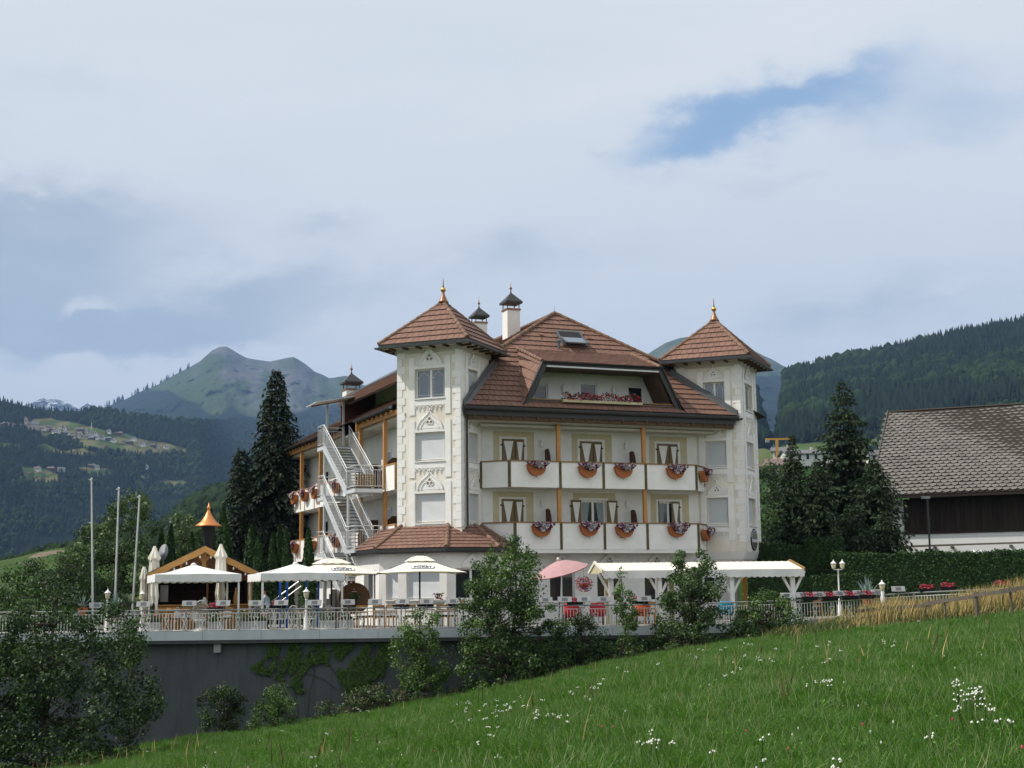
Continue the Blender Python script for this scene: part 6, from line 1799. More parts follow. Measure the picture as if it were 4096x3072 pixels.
# ------------------------------------------------------------------ chairs, tables, people
def arm_chair():
    t = thing('garden_chair', 'x', 'chair', world_coords=False)
    link('seat', MB().lathe([(.20, .40), (.24, .41), (.24, .44), (.01, .45)], n=14).mesh('seat', M['wicker']), t)
    bk = MB(); pts = [(.26 * math.cos(a), -.22 + 0 * a, .44 + .50 * math.sin(a)) for a in np.linspace(0, math.pi, 13)]
    bk.path(pts, .018, 5); pts2 = [(.18 * math.cos(a), -.22, .46 + .36 * math.sin(a)) for a in np.linspace(0, math.pi, 11)]; bk.path(pts2, .012, 5)
    for k in range(-3, 4):
        x = k * .065; bk.tube((x, -.22, .44), (x, -.22, .44 + .5 * math.sqrt(max(.01, 1 - (x / .26) ** 2)) * .97), .009, 4)
    link('backrest', bk.mesh('backrest', M['wicker']), t)
    for x, y in ((-.18, -.18), (.18, -.18), (.17, .18), (-.17, .18)): link('leg', MB().tube((x * 1.1, y * 1.1, 0), (x, y, .42), .016, 5).mesh('leg', M['wicker']), t)
    ar = MB()
    for s in (-1, 1): ar.path([(s * .25, -.22, .66), (s * .27, .05, .66), (s * .25, .18, .60), (s * .22, .2, .44)], .014, 5)
    link('armrest', ar.mesh('armrest', M['wicker']), t); return t
def wood_chair():
    t = thing('wooden_chair', 'x', 'chair', world_coords=False)
    link('seat', MB().box((-.22, -.21, .42), (.22, .21, .46)).mesh('seat', M['chair_wood']), t)
    link('seat_pad', MB().box((-.21, -.2, .461), (.21, .2, .51)).mesh('seat_pad', M['black']), t)
    for x, y, h in ((-.2, -.19, .92), (.2, -.19, .92), (.2, .19, .42), (-.2, .19, .42)): link('leg', MB().tube((x * 1.08, y * 1.12, 0), (x, y, h), .022, 6).mesh('leg', M['chair_wood']), t)
    link('backrest', MB().box((-.18, -.21, .62), (.18, -.17, .70)).box((-.18, -.21, .80), (.18, -.17, .92)).mesh('backrest', M['chair_wood']), t); return t
def peacock():
    t = thing('peacock_chair', 'white wicker peacock chair with fan back seen from behind', 'chair', world_coords=False)
    bk = MB(); N = 10
    for ri, rr_ in enumerate((1.0, .86, .7, .5)):
        bk.path([(.36 * rr_ * math.cos(a), -.25 - .12 * (1 - math.cos(a) ** 2) * 0 - .18 * (math.sin(a)), .48 + .70 * rr_ * math.sin(a)) for a in np.linspace(-.1, math.pi + .1, 15)], .022 if ri == 0 else .011, 5)
    for a in np.linspace(.05, math.pi - .05, 19): bk.tube((0, -.25, .48), (.36 * math.cos(a), -.25 - .18 * math.sin(a), .48 + .70 * math.sin(a)), .009, 4)
    link('fan_back', bk.mesh('fan_back', M['wicker']), t)
    link('seat', MB().lathe([(.28, .36), (.31, .40), (.29, .46), (.01, .47)], n=18).mesh('seat', M['wicker']), t)
    link('base', MB().lathe([(.32, 0), (.30, .05), (.16, .18), (.18, .26), (.28, .359)], n=18).mesh('base', M['wicker']), t); return t
def table(cl):
    t = thing('terrace_table', 'x', 'table', world_coords=False)
    link('table_top', MB().box((-.38, -.38, .70), (.38, .38, .73)).mesh('table_top', M['chair_wood']), t)
    for x in (-.3, .3):
        for y in (-.3, .3): link('leg', MB().tube((x, y, 0), (x * .95, y * .95, .70), .022, 6).mesh('leg', M['chair_wood']), t)
    return t
def cloth():
    m = MB(); a = .44
    m.face((-a, -a, .74), (a, -a, .74), (a, a, .74), (-a, a, .74))
    c = [(-a, -a), (a, -a), (a, a), (-a, a)]
    for i in range(4):
        (x0, y0), (x1, y1) = c[i], c[(i + 1) % 4]; N = 8
        for k in range(N):
            f0, f1 = k / N, (k + 1) / N
            d0, d1 = .20 + .26 * abs(f0 - .5) ** 1.4 * 2, .20 + .26 * abs(f1 - .5) ** 1.4 * 2
            o0, o1 = .02 * math.sin(k * 2.1), .02 * math.sin((k + 1) * 2.1)
            nx, ny = (y1 - y0) / (2 * a), -(x1 - x0) / (2 * a)
            m.face((x0 + (x1 - x0) * f0 + nx * o0, y0 + (y1 - y0) * f0 + ny * o0, .74 - d0), (x0 + (x1 - x0) * f1 + nx * o1, y0 + (y1 - y0) * f1 + ny * o1, .74 - d1), (x0 + (x1 - x0) * f1, y0 + (y1 - y0) * f1, .74), (x0 + (x1 - x0) * f0, y0 + (y1 - y0) * f0, .74))
    return m.mesh('tablecloth', M['cloth'])
ac, wc, tb = arm_chair(), wood_chair(), table(0); CLM = cloth(); cnt = {}
def put(o, key, x, Y, rot, label, group, y=None):
    q = o if key not in cnt else copy_tree(o); cnt[key] = 1
    p = W(x, 2500, Y); return place(q, (p.x, Y, DECK), R(rot), label, group)
G1, G2, G3 = 'white ornate chairs on the terrace', 'wooden chairs on the terrace', 'tables on the terrace'
for x, Y, r, lb in ((1030, 59.6, 10, 'white ornate garden chair behind the waiter planters'), (1090, 58.7, -20, 'white ornate garden chair left of three at the railing'), (1120, 58.5, 5, 'white ornate garden chair, left neighbour of the middle one behind the railing'), (1176, 58.5, 0, 'white ornate garden chair in the middle of the row behind the railing'), (1238, 58.6, 8, 'white ornate garden chair right of the white lamp post'), (1300, 60.5, 60, 'white ornate garden chair turned sideways under the second gazebo'), (1215, 60.6, 180, 'white ornate garden chair facing the railing under the second gazebo'), (690, 59.6, 70, 'white ornate garden chair turned aside by the cloth table'), (2420, 59.5, 150, 'white ornate garden chair below the hanging basket'), (2480, 58.6, 10, 'white ornate garden chair behind the slim sapling')):
    put(ac, 'ac', x, Y, r, lb, G1)
for x, Y, r, lb in ((655, 58.9, 15, 'wooden chair next to the gazebo front post'), (694, 58.6, -25, 'wooden chair with black pad in front of the cloth table'), (735, 58.8, 170, 'wooden chair drawn up to the cloth table'), (905, 58.9, 20, 'wooden chair right of the wicker peacock chair'), (1450, 58.7, 0, 'wooden chair right of the barrel'), (1510, 59.2, 30, 'wooden chair under the left edge of the cream parasol'), (1570, 58.6, -10, 'wooden chair left of the parasol pole'), (1640, 58.8, 180, 'wooden chair right beside the parasol pole'), (1770, 58.6, 0, 'wooden chair below the white urn'), (1800, 59.3, 40, 'wooden chair left of the big tree crown'), (1475, 60.4, 90, 'wooden chair farther back beside the bay'), (2600, 58.8, 0, 'wooden chair in front of the restaurant wall'), (3260, 62, 30, 'wooden chair right of the awning')):
    put(wc, 'wc', x, Y, r, lb, G2)
for x, Y, r, lb, c in ((745, 59.8, 15, 'cloth covered square table left of the wicker peacock chair', 1), (880, 60.0, 10, 'cloth covered square table right of the wicker peacock chair', 1), (1200, 59.6, 5, 'square table inside the second gazebo', 0), (1545, 59.9, 5, 'cloth covered square table left of the parasol pole', 1), (1700, 60.2, 5, 'square table under the cream parasol', 0), (1790, 60.4, 5, 'square table at the bay wall', 0), (2300, 60.2, 5, 'square table below the red parasol', 0), (2560, 60.6, 5, 'square table under the awning', 0)):
    t = put(tb, 'tb', x, Y, r, lb, G3)
    if c:
        o = link('tablecloth', CLM, label='white cloth draped over the ' + lb.replace('cloth covered ', ''), cat='tablecloth', group='white tablecloths'); o.location = t.location; o.rotation_euler = t.rotation_euler
pk = peacock(); p = W(803, 2500, 58.6); place(pk, (p.x, 58.6, DECK), R(12))
for x, y, Y, m, lb in ((2572, 2412, 59.0, 'orange_cushion', 'orange round-backed chair behind the railing'), (2286, 2418, 58.8, 'red_cushion', 'red cushioned chair beside the seated guests'), (2390, 2412, 59.2, 'red_cushion', 'red cushioned chair under the hanging basket'), (2905, 2422, 60.2, 'teal', 'teal round-backed chair right of the pale green shrub')):
    p = W(x, y, Y); t = thing('lounge_chair', lb, 'chair', (p.x, Y, DECK), world_coords=False)
    link('backrest', MB().lathe([(.30, .40), (.32, .60), (.30, .82), (.25, .90), (.01, .91)], n=16, sy=.35).mesh('backrest', M[m], True), t)
    link('seat', MB().box((-.26, .02, .36), (.26, .5, .46)).mesh('seat', M[m]), t)
    for a in (-.22, .22):
        for b in (.0, .44): link('leg', MB().tube((a, b, 0), (a, b, .36), .02, 5).mesh('leg', M['dark_metal']), t)

def skin_body(name, joints, bones, m, parent=None, root=0, lev=2):
    me = bpy.data.meshes.new(name); me.from_pydata([j[0] for j in joints], bones, []); o = bpy.data.objects.new(name, me); COL.objects.link(o)
    sk_ = o.modifiers.new('skin', 'SKIN')
    for i, j in enumerate(joints):
        r = j[1]; v = me.skin_vertices[0].data[i]; v.radius = (r, r) if not isinstance(r, tuple) else r; v.use_root = (i == root)
    ss = o.modifiers.new('sub', 'SUBSURF'); ss.levels = ss.render_levels = lev
    dg = bpy.context.evaluated_depsgraph_get(); m2 = bpy.data.meshes.new_from_object(o.evaluated_get(dg)); m2.name = name
    bpy.data.objects.remove(o); bpy.data.meshes.remove(me)
    m2.materials.clear()
    for q in (m if isinstance(m, (list, tuple)) else [m]): m2.materials.append(q)
    m2.polygons.foreach_set('use_smooth', [True] * len(m2.polygons))
    return link(name, m2, parent)
def person(label, loc, rot, seated, shirt, h=1.62):
    t = thing('person', label, 'person', loc, rot, world_coords=False); s = h / 1.72
    zb = .92 if not seated else .50
    lean = .16 if not seated else .05
    J = [((0, 0, zb), (.15, .11)), ((0, lean * .4, zb + .22), (.14, .10)), ((0, lean, zb + .45), (.165, .105)), ((0, lean + .03, zb + .54), .06), ((0, lean + .06, zb + .60), .055), ((0, lean + .09, zb + .69), .095), ((0, lean + .09, zb + .77), .085)]
    B = [(0, 1), (1, 2), (2, 3), (3, 4), (4, 5), (5, 6)]
    for sd_ in (-1, 1):
        k = len(J)
        if seated: leg = [((sd_ * .10, .02, zb - .02), .085), ((sd_ * .11, .42, zb + .0), .07), ((sd_ * .11, .46, .10), .05), ((sd_ * .11, .58, .04), .04)]
        else: leg = [((sd_ * .10, 0, zb - .08), .085), ((sd_ * .11, .03, .50), .065), ((sd_ * .11, -.03 if sd_ > 0 else .05, .09), .045), ((sd_ * .12, .12, .04), .04)]
        J += leg; B += [(0, k), (k, k + 1), (k + 1, k + 2), (k + 2, k + 3)]
        k = len(J)
        arm = [((sd_ * .19, lean, zb + .44), .06), ((sd_ * .25, lean + .08, zb + .20), .045), ((sd_ * .20, lean + .30, zb + .10), .036), ((sd_ * .19, lean + .38, zb + .09), .03)]
        J += arm; B += [(2, k), (k, k + 1), (k + 1, k + 2), (k + 2, k + 3)]
        hnd = arm[3][0]; h0 = k + 3
        for f_ in range(4):
            k = len(J); x = hnd[0] + sd_ * (-.028 + f_ * .018); ln_ = (.045, .055, .05, .04)[f_]
            J += [((x, hnd[1] + .05, hnd[2] + .0), .010), ((x, hnd[1] + .05 + ln_, hnd[2] - .03), .008)]; B += [(h0, k), (k, k + 1)]
        k = len(J); J += [((hnd[0] - sd_ * .045, hnd[1] + .03, hnd[2] + .015), .010)]; B += [(h0, k)]
    J = [((a[0] * s, a[1] * s, a[2] * s), (tuple(q * s for q in r) if isinstance(r, tuple) else r * s)) for a, r in J]
    o = skin_body('body', J, B, [M['skin'], M[shirt], M['apron']], t)
    zs = np.array([o.data.vertices[p_.vertices[0]].co.z for p_ in o.data.polygons]); xs_ = np.array([abs(o.data.vertices[p_.vertices[0]].co.x) for p_ in o.data.polygons]); ys_ = np.array([o.data.vertices[p_.vertices[0]].co.y for p_ in o.data.polygons])
    mi = np.where(zs < (zb + .04) * s, 2, np.where(zs < (zb + .55) * s, 1, 0)); mi = np.where((ys_ > (lean + .16) * s) & (zs > (zb + .02) * s) & (zs < (zb + .4) * s), 0, mi)
    o.data.polygons.foreach_set('material_index', mi.astype(np.int32)); o.data.update()
    hz_ = (zb + .755) * s; hy = (lean + .075) * s
    hr = MB(); hr.lathe([(.104, -.02), (.108, .03), (.095, .08), (.06, .115), (.001, .125)], (0, 0, 0), 14).xf(Matrix.Translation((0, hy, hz_)) @ Matrix.Rotation(R(-18), 4, 'X') @ Matrix.Scale(s, 4))
    link('hair', hr.mesh('hair', M['hair'], True), t)
    fc = MB()
    fc.lathe([(.018, -.02), (.02, 0), (.008, .03)], (0, hy + .105 * s, hz_ - .045 * s), 6)
    for sd_ in (-1, 1): fc.lathe([(.015, -.03), (.02, 0), (.01, .03)], (sd_ * .10 * s, hy - .01, hz_ - .04 * s), 6)
    link('nose_and_ears', fc.mesh('nose_and_ears', M['skin'], True), t)
    ey = MB()
    for sd_ in (-1, 1): ey.box((sd_ * .035 - .010, hy + .095 * s, hz_ - .018), (sd_ * .035 + .010, hy + .103 * s, hz_ - .004))
    ey.box((-.025, hy + .092 * s, hz_ - .085 * s), (.025, hy + .10 * s, hz_ - .076 * s)); link('eyes_and_mouth', ey.mesh('eyes_and_mouth', M['hair']), t)
    return t
p = W(1076, 2510, 59.9); person('person in light blue shirt and black apron leaning over a table', (p.x, 59.9, DECK), R(75), False, 'shirt', 1.60)
p = W(2296, 2500, 60.4); person('seated person with dark hair in a brown top under the red parasol', (p.x, 60.4, DECK - .02), R(100), True, 'brown_wood', 1.6)
p = W(2272, 2500, 59.7); person('seated person in a white shirt under the red parasol', (p.x, 59.7, DECK - .02), R(-80), True, 'cloth', 1.5)

# ------------------------------------------------------------------ barn on the right
D0 = 92.0; ba = R(-24)
bpt = WD(3610, 2137, D0)
bn = thing('barn', 'old barn with grey scale-tiled roof, dark boards above white wall', 'barn', (bpt.x, bpt.y, -1.5), ba); OFFS[bn.name] = Vector((0, 0, -1.5))
bex, bey = Vector((math.cos(ba), math.sin(ba), 0)), Vector((-math.sin(ba), math.cos(ba), 0)); bo = Vector((bpt.x, bpt.y, 0))
def onB(x, y, off=0.0):                                  # pixel -> barn front plane coordinates
    r = ray(x, y); t_ = ((bo + bey * off).dot(bey)) / r.dot(bey); P = r * t_; return ((P - bo).dot(bex), P.z)
z_ev = onB(3605, 1980, -1.0)[1]; z_wd = onB(3560, 2137)[1]; LEN = 30
def BN(mb, name, m, par=None, **k): return mb.build(name, m, par or bn, **k)
BN(MB().box((-2.0, 0, -1.5), (LEN, 14, z_wd)), 'white_wall', M['barn_white'])
BN(MB().box((-2.0, .35, z_wd), (LEN, 14, z_ev - .3)), 'inner_wall', M['black'])
BN(MB().box((-.62, -.02, -1.5), (.12, .5, z_ev - .25)), 'white_pier', M['barn_white'])
xx = .14; k = 0
while xx < 20:
    w = .26 + .08 * random.random()
    BN(MB().box((xx, .02 + .02 * (k % 2), z_wd - .12 - .1 * random.random()), (xx + w - .012, .07 + .02 * (k % 2), z_ev - .2)), 'weather_board', M['barn_wood']); xx += w; k += 1
BN(MB().box((.12, -.05, z_wd - .05), (LEN, .015, z_wd + .12)), 'sill_beam', M['barn_wood'])
lz = onB(3700, 2188)[1]
for i, (a, b) in enumerate(((-2.0, 3.6), (.6, 10.5))): BN(MB().beam((a, -.55 - .1 * i, lz + .05 * i), (b, -.55 - .1 * i, lz + .07 + .05 * i), .10, .10), 'pole_rail', M['old_wood'])
for x in (1.9, 2.9, 6.2, 9.0): BN(MB().beam((x, -.7, lz - .08), (x, .0, lz - .08), .12, .16), 'bracket', M['old_wood'])
for x0, x1, y0, y1 in ((3700, 3735, 2195, 2216), (3850, 3885, 2210, 2232), (4020, 4070, 2226, 2240)):
    a, b = onB(x0, y0), onB(x1, y1); BN(MB().box((a[0], -.01, b[1] - .3), (b[0], .3, a[1])), 'small_window', M['black'])
# roof of scale tiles
rp = R(38); OV = 1.0; rl_ = 9.6
rz = lambda s: z_ev + s * math.sin(rp)
ry = lambda s: -OV + s * math.cos(rp)
BN(MB().face((-1.6, ry(0), rz(0)), (LEN, ry(0), rz(0)), (LEN, ry(rl_), rz(rl_)), (-1.6, ry(rl_), rz(rl_))).face((-1.6, ry(rl_), rz(rl_)), (LEN, ry(rl_), rz(rl_)), (LEN, 2 * ry(rl_) + OV, rz(0)), (-1.6, 2 * ry(rl_) + OV, rz(0))), 'roof_deck', M['barn_wood'])
bt = []; row = .34; wdt = .42; k = 0; s_ = 0.0
while s_ < rl_ - .1:
    x = -1.6 - (wdt / 2 if k % 2 else 0)
    while x < 16.5:
        j = random.uniform(-.012, .012); sag = .05 * math.sin(x * .35 + s_ * .4)
        c = []
        for a, b in ((.5, -.06), (.96, .42), (.96, 1.06), (.04, 1.06), (.04, .42)):
            ss = s_ + b * row; c.append((x + a * wdt, ry(ss) + (-.05 + .045 * (b)) * math.sin(rp) * -1 * -1, rz(ss) + (.055 - .045 * b) * math.cos(rp) + j + sag))
        bt.append(c); x += wdt
    s_ += row; k += 1
random.shuffle(bt)
ex_ = MB()
for i, c in enumerate(bt):
    m = MB() if i < 300 else ex_
    lo = [(p[0], p[1] + .012, p[2] - .02) for p in c]; n_ = len(c)
    m.add(c + lo, [tuple(range(n_))] + [((q + 1) % n_, q, n_ + q, n_ + (q + 1) % n_) for q in range(n_)])
    if i < 300: BN(m, 'scale_tile', M['barn_roof'])
BN(ex_, 'scale_tiles', M['barn_roof'], kind='stuff')
BN(MB().beam((-1.62, ry(-.1), rz(-.1) + .02), (-1.62, ry(rl_), rz(rl_) + .04), .05, .22), 'verge_board', M['old_wood'])
BN(MB().box((-1.6, -OV + .02, z_ev - .20), (LEN, -OV + .06, z_ev - .02)), 'eaves_board', M['barn_wood'])
BN(MB().face((-1.6, -OV + .05, z_ev - .05), (LEN, -OV + .05, z_ev - .05), (LEN, .4, z_ev + .2), (-1.6, .4, z_ev + .2)), 'soffit', M['barn_wood'])
BN(MB().beam((-1.6, ry(rl_), rz(rl_) + .04), (16.5, ry(rl_), rz(rl_) + .06), .22, .06), 'ridge_board', M['old_wood'])

# ------------------------------------------------------------------ old timber fence at the top of the meadow
fn_ = thing('meadow_fence', 'weathered leaning timber fence between meadow and dry grass', 'fence', W(3545, 2515, 51.5))
FP = [((3433, 2438), (3434, 2512), 52, .10), ((3549, 2420), (3537, 2518), 52, .13), ((3708, 2408), (3676, 2508), 51, .10), ((3777, 2385), (3786, 2504), 50, .07), ((3904, 2368), (3910, 2490), 48, .15), ((4037, 2347), (4054, 2474), 46, .08)]
tops = []
for (a, b, Y, w) in FP:
    p, q = W(*a, Y), W(*b, Y); d = (q - p).normalized()
    MB().tube(q + d * .3, p, w * .5, 7, w * .42).build('fence_post', M['old_wood'], fn_); tops.append((p, q))
for i in range(5):
    p = tops[i][0].lerp(tops[i][1], .10 + .06 * (i % 2)); q = tops[i + 1][0].lerp(tops[i + 1][1], .12)
    MB().beam(p + Vector((-.1, .07, 0)), q + Vector((.2, .07, 0)), .035, .12).build('fence_rail', M['old_wood'], fn_)
p, q = tops[5][0].lerp(tops[5][1], .14), W(4130, 2345, 45.5); MB().beam(p + Vector((-.3, .07, 0)), q, .035, .12).build('fence_rail', M['old_wood'], fn_)
p, q = tops[0][0].lerp(tops[0][1], .45), tops[1][0].lerp(tops[1][1], .42); MB().beam(p + Vector((.1, -.08, 0)), q + Vector((-.1, -.08, 0)), .03, .09).build('fence_rail', M['old_wood'], fn_)

# ------------------------------------------------------------------ village, church, farm houses across the valley; houses and crane on the right
D('house_white', (.62, .62, .60), .9, obj=.12); D('house_cream', (.50, .44, .34), .9, obj=.12); D('house_wood', (.10, .065, .045), .9, obj=.2); D('house_roof', (.13, .095, .085), .9, obj=.3); D('house_roof_grey', (.12, .12, .125), .9, obj=.25); D('crane', (.55, .30, .04), .6)
def on_hill(hill, x, y):
    ts = np.linspace(.02, 1.0, 400); ci = np.full(400, np.interp(x, hill.xs, np.arange(hill.nx))); P = hill.surf(ci, ts); px, py = nproj(P)
    return Vector(P[int(np.argmin(np.abs(py - y)))])
def house(name, label, cat, P, w, d, h, rh, rot, wm_, rm_, group, chim=True):
    t = thing(name, label, cat, P, rot, group, world_coords=False)
    m = MB().box((-w / 2, -d / 2, -2), (w / 2, d / 2, h)); m.prism([(-w / 2, -d / 2, h), (-w / 2, d / 2, h), (-w / 2, 0, h + rh)], (w, 0, 0)); link('walls', m.mesh('walls', M[wm_]), t)
    o = .8; r_ = MB()
    for s in (-1, 1): r_.prism([(-w / 2 - o, s * (d / 2 + o), h - o * rh / (d / 2)), (w / 2 + o, s * (d / 2 + o), h - o * rh / (d / 2)), (w / 2 + o, 0, h + rh), (-w / 2 - o, 0, h + rh)], (0, 0, .3))
    rr_ = link('roof', r_.mesh('roof', M[rm_]), t)
    wi = MB()
    for k in range(max(2, int(w / 3))):
        x = -w / 2 + (k + .5) * w / max(2, int(w / 3))
        for z in ((h * .25, h * .55) if h < 5 else (1.2, 3.9)): wi.box((x - .5, -d / 2 - .06, z), (x + .5, -d / 2 - .01, z + 1.1))
    link('windows', wi.mesh('windows', M['black']), t, kind='stuff')
    if chim: link('chimney', MB().box((w * .2 - .4, -.4, h), (w * .2 + .4, .4, h + rh + 1.2)).mesh('chimney', M['house_white']), rr_)
    return t
# (x, y of the foot, width m, wall, roof, words)
VH = [(14, 1706, 17, 'house_wood', 'house_roof_grey', 'dark farm building at the far left end of the village'), (28, 1704, 10, 'house_white', 'house_roof', 'small house right of the dark farm building on the village edge'), (50, 1706, 11, 'house_white', 'house_roof_grey', 'white house left of the church'), (98, 1711, 11, 'house_white', 'house_roof_grey', 'white vicarage in front of the church tower'), (172, 1720, 13, 'house_white', 'house_roof', 'long white house just right of the church'), (190, 1716, 9, 'house_cream', 'house_roof', 'reddish house behind the long white house'), (210, 1727, 14, 'house_wood', 'house_roof', 'brown barn in the upper village'), (205, 1717, 8, 'house_white', 'house_roof_grey', 'pale house above the brown barn'), (230, 1733, 16, 'house_white', 'house_roof_grey', 'wide pale hall roof in the upper village'), (258, 1720, 8, 'house_white', 'house_roof', 'bright little house above the pale hall'), (243, 1714, 7, 'house_white', 'house_roof', 'tiny house at the upper wood edge'), (262, 1740, 11, 'house_wood', 'house_roof_grey', 'dark house in the middle of the village'), (275, 1752, 13, 'house_white', 'house_roof_grey', 'gabled house with dark roof at the village front'), (262, 1759, 10, 'house_white', 'house_roof', 'low house at the front left of the village'), (290, 1741, 11, 'house_cream', 'house_roof', 'red-roofed house in the village centre'), (300, 1764, 10, 'house_wood', 'house_roof', 'red barn at the village front'), (312, 1752, 12, 'house_cream', 'house_roof', 'large brown house in the village centre'), (325, 1727, 14, 'house_wood', 'house_roof_grey', 'dark barn at the upper edge of the village'), (345, 1731, 8, 'house_white', 'house_roof_grey', 'white tall house beside the dark barn'), (322, 1742, 9, 'house_white', 'house_roof', 'white house below the dark barn'), (342, 1754, 13, 'house_cream', 'house_roof', 'cream house block at the village front'), (360, 1750, 12, 'house_white', 'house_roof_grey', 'pale house right of the cream block'), (380, 1741, 11, 'house_white', 'house_roof', 'white house on the village right side'), (372, 1760, 10, 'house_wood', 'house_roof_grey', 'low dark house at the village front'), (392, 1757, 10, 'house_white', 'house_roof_grey', 'grey roofed house at the right of the village'), (412, 1756, 10, 'house_white', 'house_roof', 'white house at the road bend'), (435, 1762, 15, 'house_wood', 'house_roof_grey', 'long dark farmhouse beside the road'), (455, 1768, 12, 'house_white', 'house_roof_grey', 'pale house after the long farmhouse'), (438, 1733, 8, 'house_white', 'house_roof_grey', 'small pale tower house above the village road'), (478, 1741, 13, 'house_wood', 'house_roof', 'brown house near the upper forest edge'), (520, 1776, 14, 'house_wood', 'house_roof_grey', 'broad dark farmhouse in the fields'), (537, 1764, 11, 'house_white', 'house_roof_grey', 'white house below the forest edge'), (570, 1783, 13, 'house_white', 'house_roof_grey', 'white farmhouse with dark roof standing at the path'), (615, 1790, 11, 'house_wood', 'house_roof', 'brown house right of the path'), (632, 1794, 8, 'house_white', 'house_roof_grey', 'small pale house near the field end'), (667, 1796, 9, 'house_white', 'house_roof_grey', 'last white house at the right end of the village'), (158, 1884, 11, 'house_white', 'house_roof', 'red-roofed farmhouse on the lower meadow'), (212, 1883, 12, 'house_wood', 'house_roof', 'red-roofed barn on the lower meadow'), (250, 1885, 14, 'house_white', 'house_roof_grey', 'long low white building on the lower meadow'), (375, 1872, 13, 'house_wood', 'house_roof_grey', 'dark roofed farm above the straw-coloured meadow'), (395, 1877, 8, 'house_white', 'house_roof_grey', 'white shed beside the straw-coloured meadow'), (585, 1875, 12, 'house_white', 'house_roof_grey', 'lone pale house in the woods below the village')]
for x, y, w, a, b, lb in VH:
    P = on_hill(side, x, y); k = .95; w_ = w * k
    house('village_house', lb, 'house', P, w_, w_ * .75, 4.6 * k, 2.6 * k, R(random.uniform(-35, 35)), a, b, 'houses across the valley')
P = on_hill(side, 118, 1716)
t = thing('church', 'pale church with square tower at the left end of the village', 'church', P, R(15), world_coords=False)
link('nave', MB().box((-2, -5, -3), (18, 5, 8)).prism([(18, -5, 8), (18, 5, 8), (18, 0, 14)], (-.4, 0, 0)).mesh('nave', M['house_cream']), t)
link('nave_roof', MB().prism([(-2.5, -5.8, 7.4), (18.6, -5.8, 7.4), (18.6, 0, 14.4), (-2.5, 0, 14.4)], (0, 0, .4)).prism([(-2.5, 5.8, 7.4), (18.6, 5.8, 7.4), (18.6, 0, 14.4), (-2.5, 0, 14.4)], (0, 0, .4)).mesh('nave_roof', M['house_roof_grey']), t)
link('tower', MB().box((-8, -2.6, -3), (-2.6, 2.6, 19)).mesh('tower', M['house_cream']), t)
link('spire', MB().lathe([(3.4, 19), (2.2, 21), (.5, 22.5), (.05, 24)], (-5.3, 0, 0), 8).mesh('spire', M['house_roof_grey']), t)
link('belfry_window', MB().box((-6.2, -2.72, 13), (-4.4, -2.61, 16.4)).mesh('belfry_window', M['black']), t)
P = on_hill(side, 368, 1722)
t = thing('lattice_mast', 'thin pale lattice mast above the village', 'mast', P, world_coords=False)
m = MB()
for a in ((-.8, -.8), (.8, -.8), (.8, .8), (-.8, .8)): m.tube((a[0] * 1.5, a[1] * 1.5, -2), (a[0] * .6, a[1] * .6, 15), .22, 4)
for z in range(0, 15, 2): m.tube((-1.1 + z * .04, -1.1 + z * .04, z), (1.1 - z * .04, -1.1 + z * .04, z + 2), .14, 4); m.tube((1.1 - z * .04, 1, z), (-1.1 + z * .04, 1, z + 2), .14, 4)
link('mast_frame', m.mesh('mast_frame', M['house_white']), t)
# buildings on the right, seen between tower and spruce
def far_house(x, y, Dd, w, h, rh, rot, a, b, lb): return house('distant_house', lb, 'house', WD(x, y, Dd), w * .7, w * .5, h * .7, rh * .7, R(rot), a, b, 'houses behind the spruce trees')
far_house(3135, 1838, 640, 13, 5.0, 2.2, -10, 'house_white', 'house_roof_grey', 'white house under construction beside the yellow crane')
far_house(3215, 1850, 560, 22, 4.0, 2.4, 5, 'house_white', 'house_roof_grey', 'long grey-roofed building behind the small spruce')
far_house(3120, 1900, 420, 10, 4.0, 2.2, -25, 'house_cream', 'house_roof', 'cream house low between tower and spruce')
far_house(3300, 1845, 600, 16, 3.6, 2, 0, 'house_white', 'house_roof_grey', 'flat grey industrial building behind the tall spruce')
far_house(3510, 1858, 500, 9, 4.5, 2, 0, 'house_white', 'house_roof_grey', 'white house with two chimneys left of the barn roof')
cp_ = WD(3110, 1845, 600)
t = thing('tower_crane', 'yellow tower crane beside the building site', 'crane', cp_, world_coords=False)
m = MB(); m.box((-.5, -.5, -5), (.5, .5, 9)); link('mast', m.mesh('mast', M['crane']), t)
link('jib', MB().box((-4.5, -.3, 8.6), (7, .3, 9.3)).mesh('jib', M['crane']), t); link('counterweight', MB().box((-4.5, -.6, 7.6), (-3, .6, 8.59)).mesh('counterweight', M['concrete']), t)
# ------------------------------------------------------------------ leaves
def leaf_quads(P, Nrm, size, rng, width=.55, bend=.25, droop=None):
    """one bent two-facet leaf per point"""
    n = len(P); s = size * rng.uniform(.6, 1.35, n)
    Nrm = Nrm / (np.linalg.norm(Nrm, axis=1)[:, None] + 1e-9)
    t = rng.normal(size=(n, 3))
    if droop is not None: t = t * (1 - abs(droop)) + np.array([0, 0, -droop * 2.2])
    t -= (t * Nrm).sum(1)[:, None] * Nrm; t /= np.linalg.norm(t, axis=1)[:, None] + 1e-9
    b = np.cross(Nrm, t)
    V = np.stack([P - t * (s * .5)[:, None], P + b * (s * width * .5)[:, None] + Nrm * (s * bend * .25)[:, None], P + t * (s * .5)[:, None] - Nrm * (s * bend * .3)[:, None], P - b * (s * width * .5)[:, None] + Nrm * (s * bend * .25)[:, None]], 1).reshape(-1, 3)
    return V, np.arange(4 * n).reshape(n, 4)

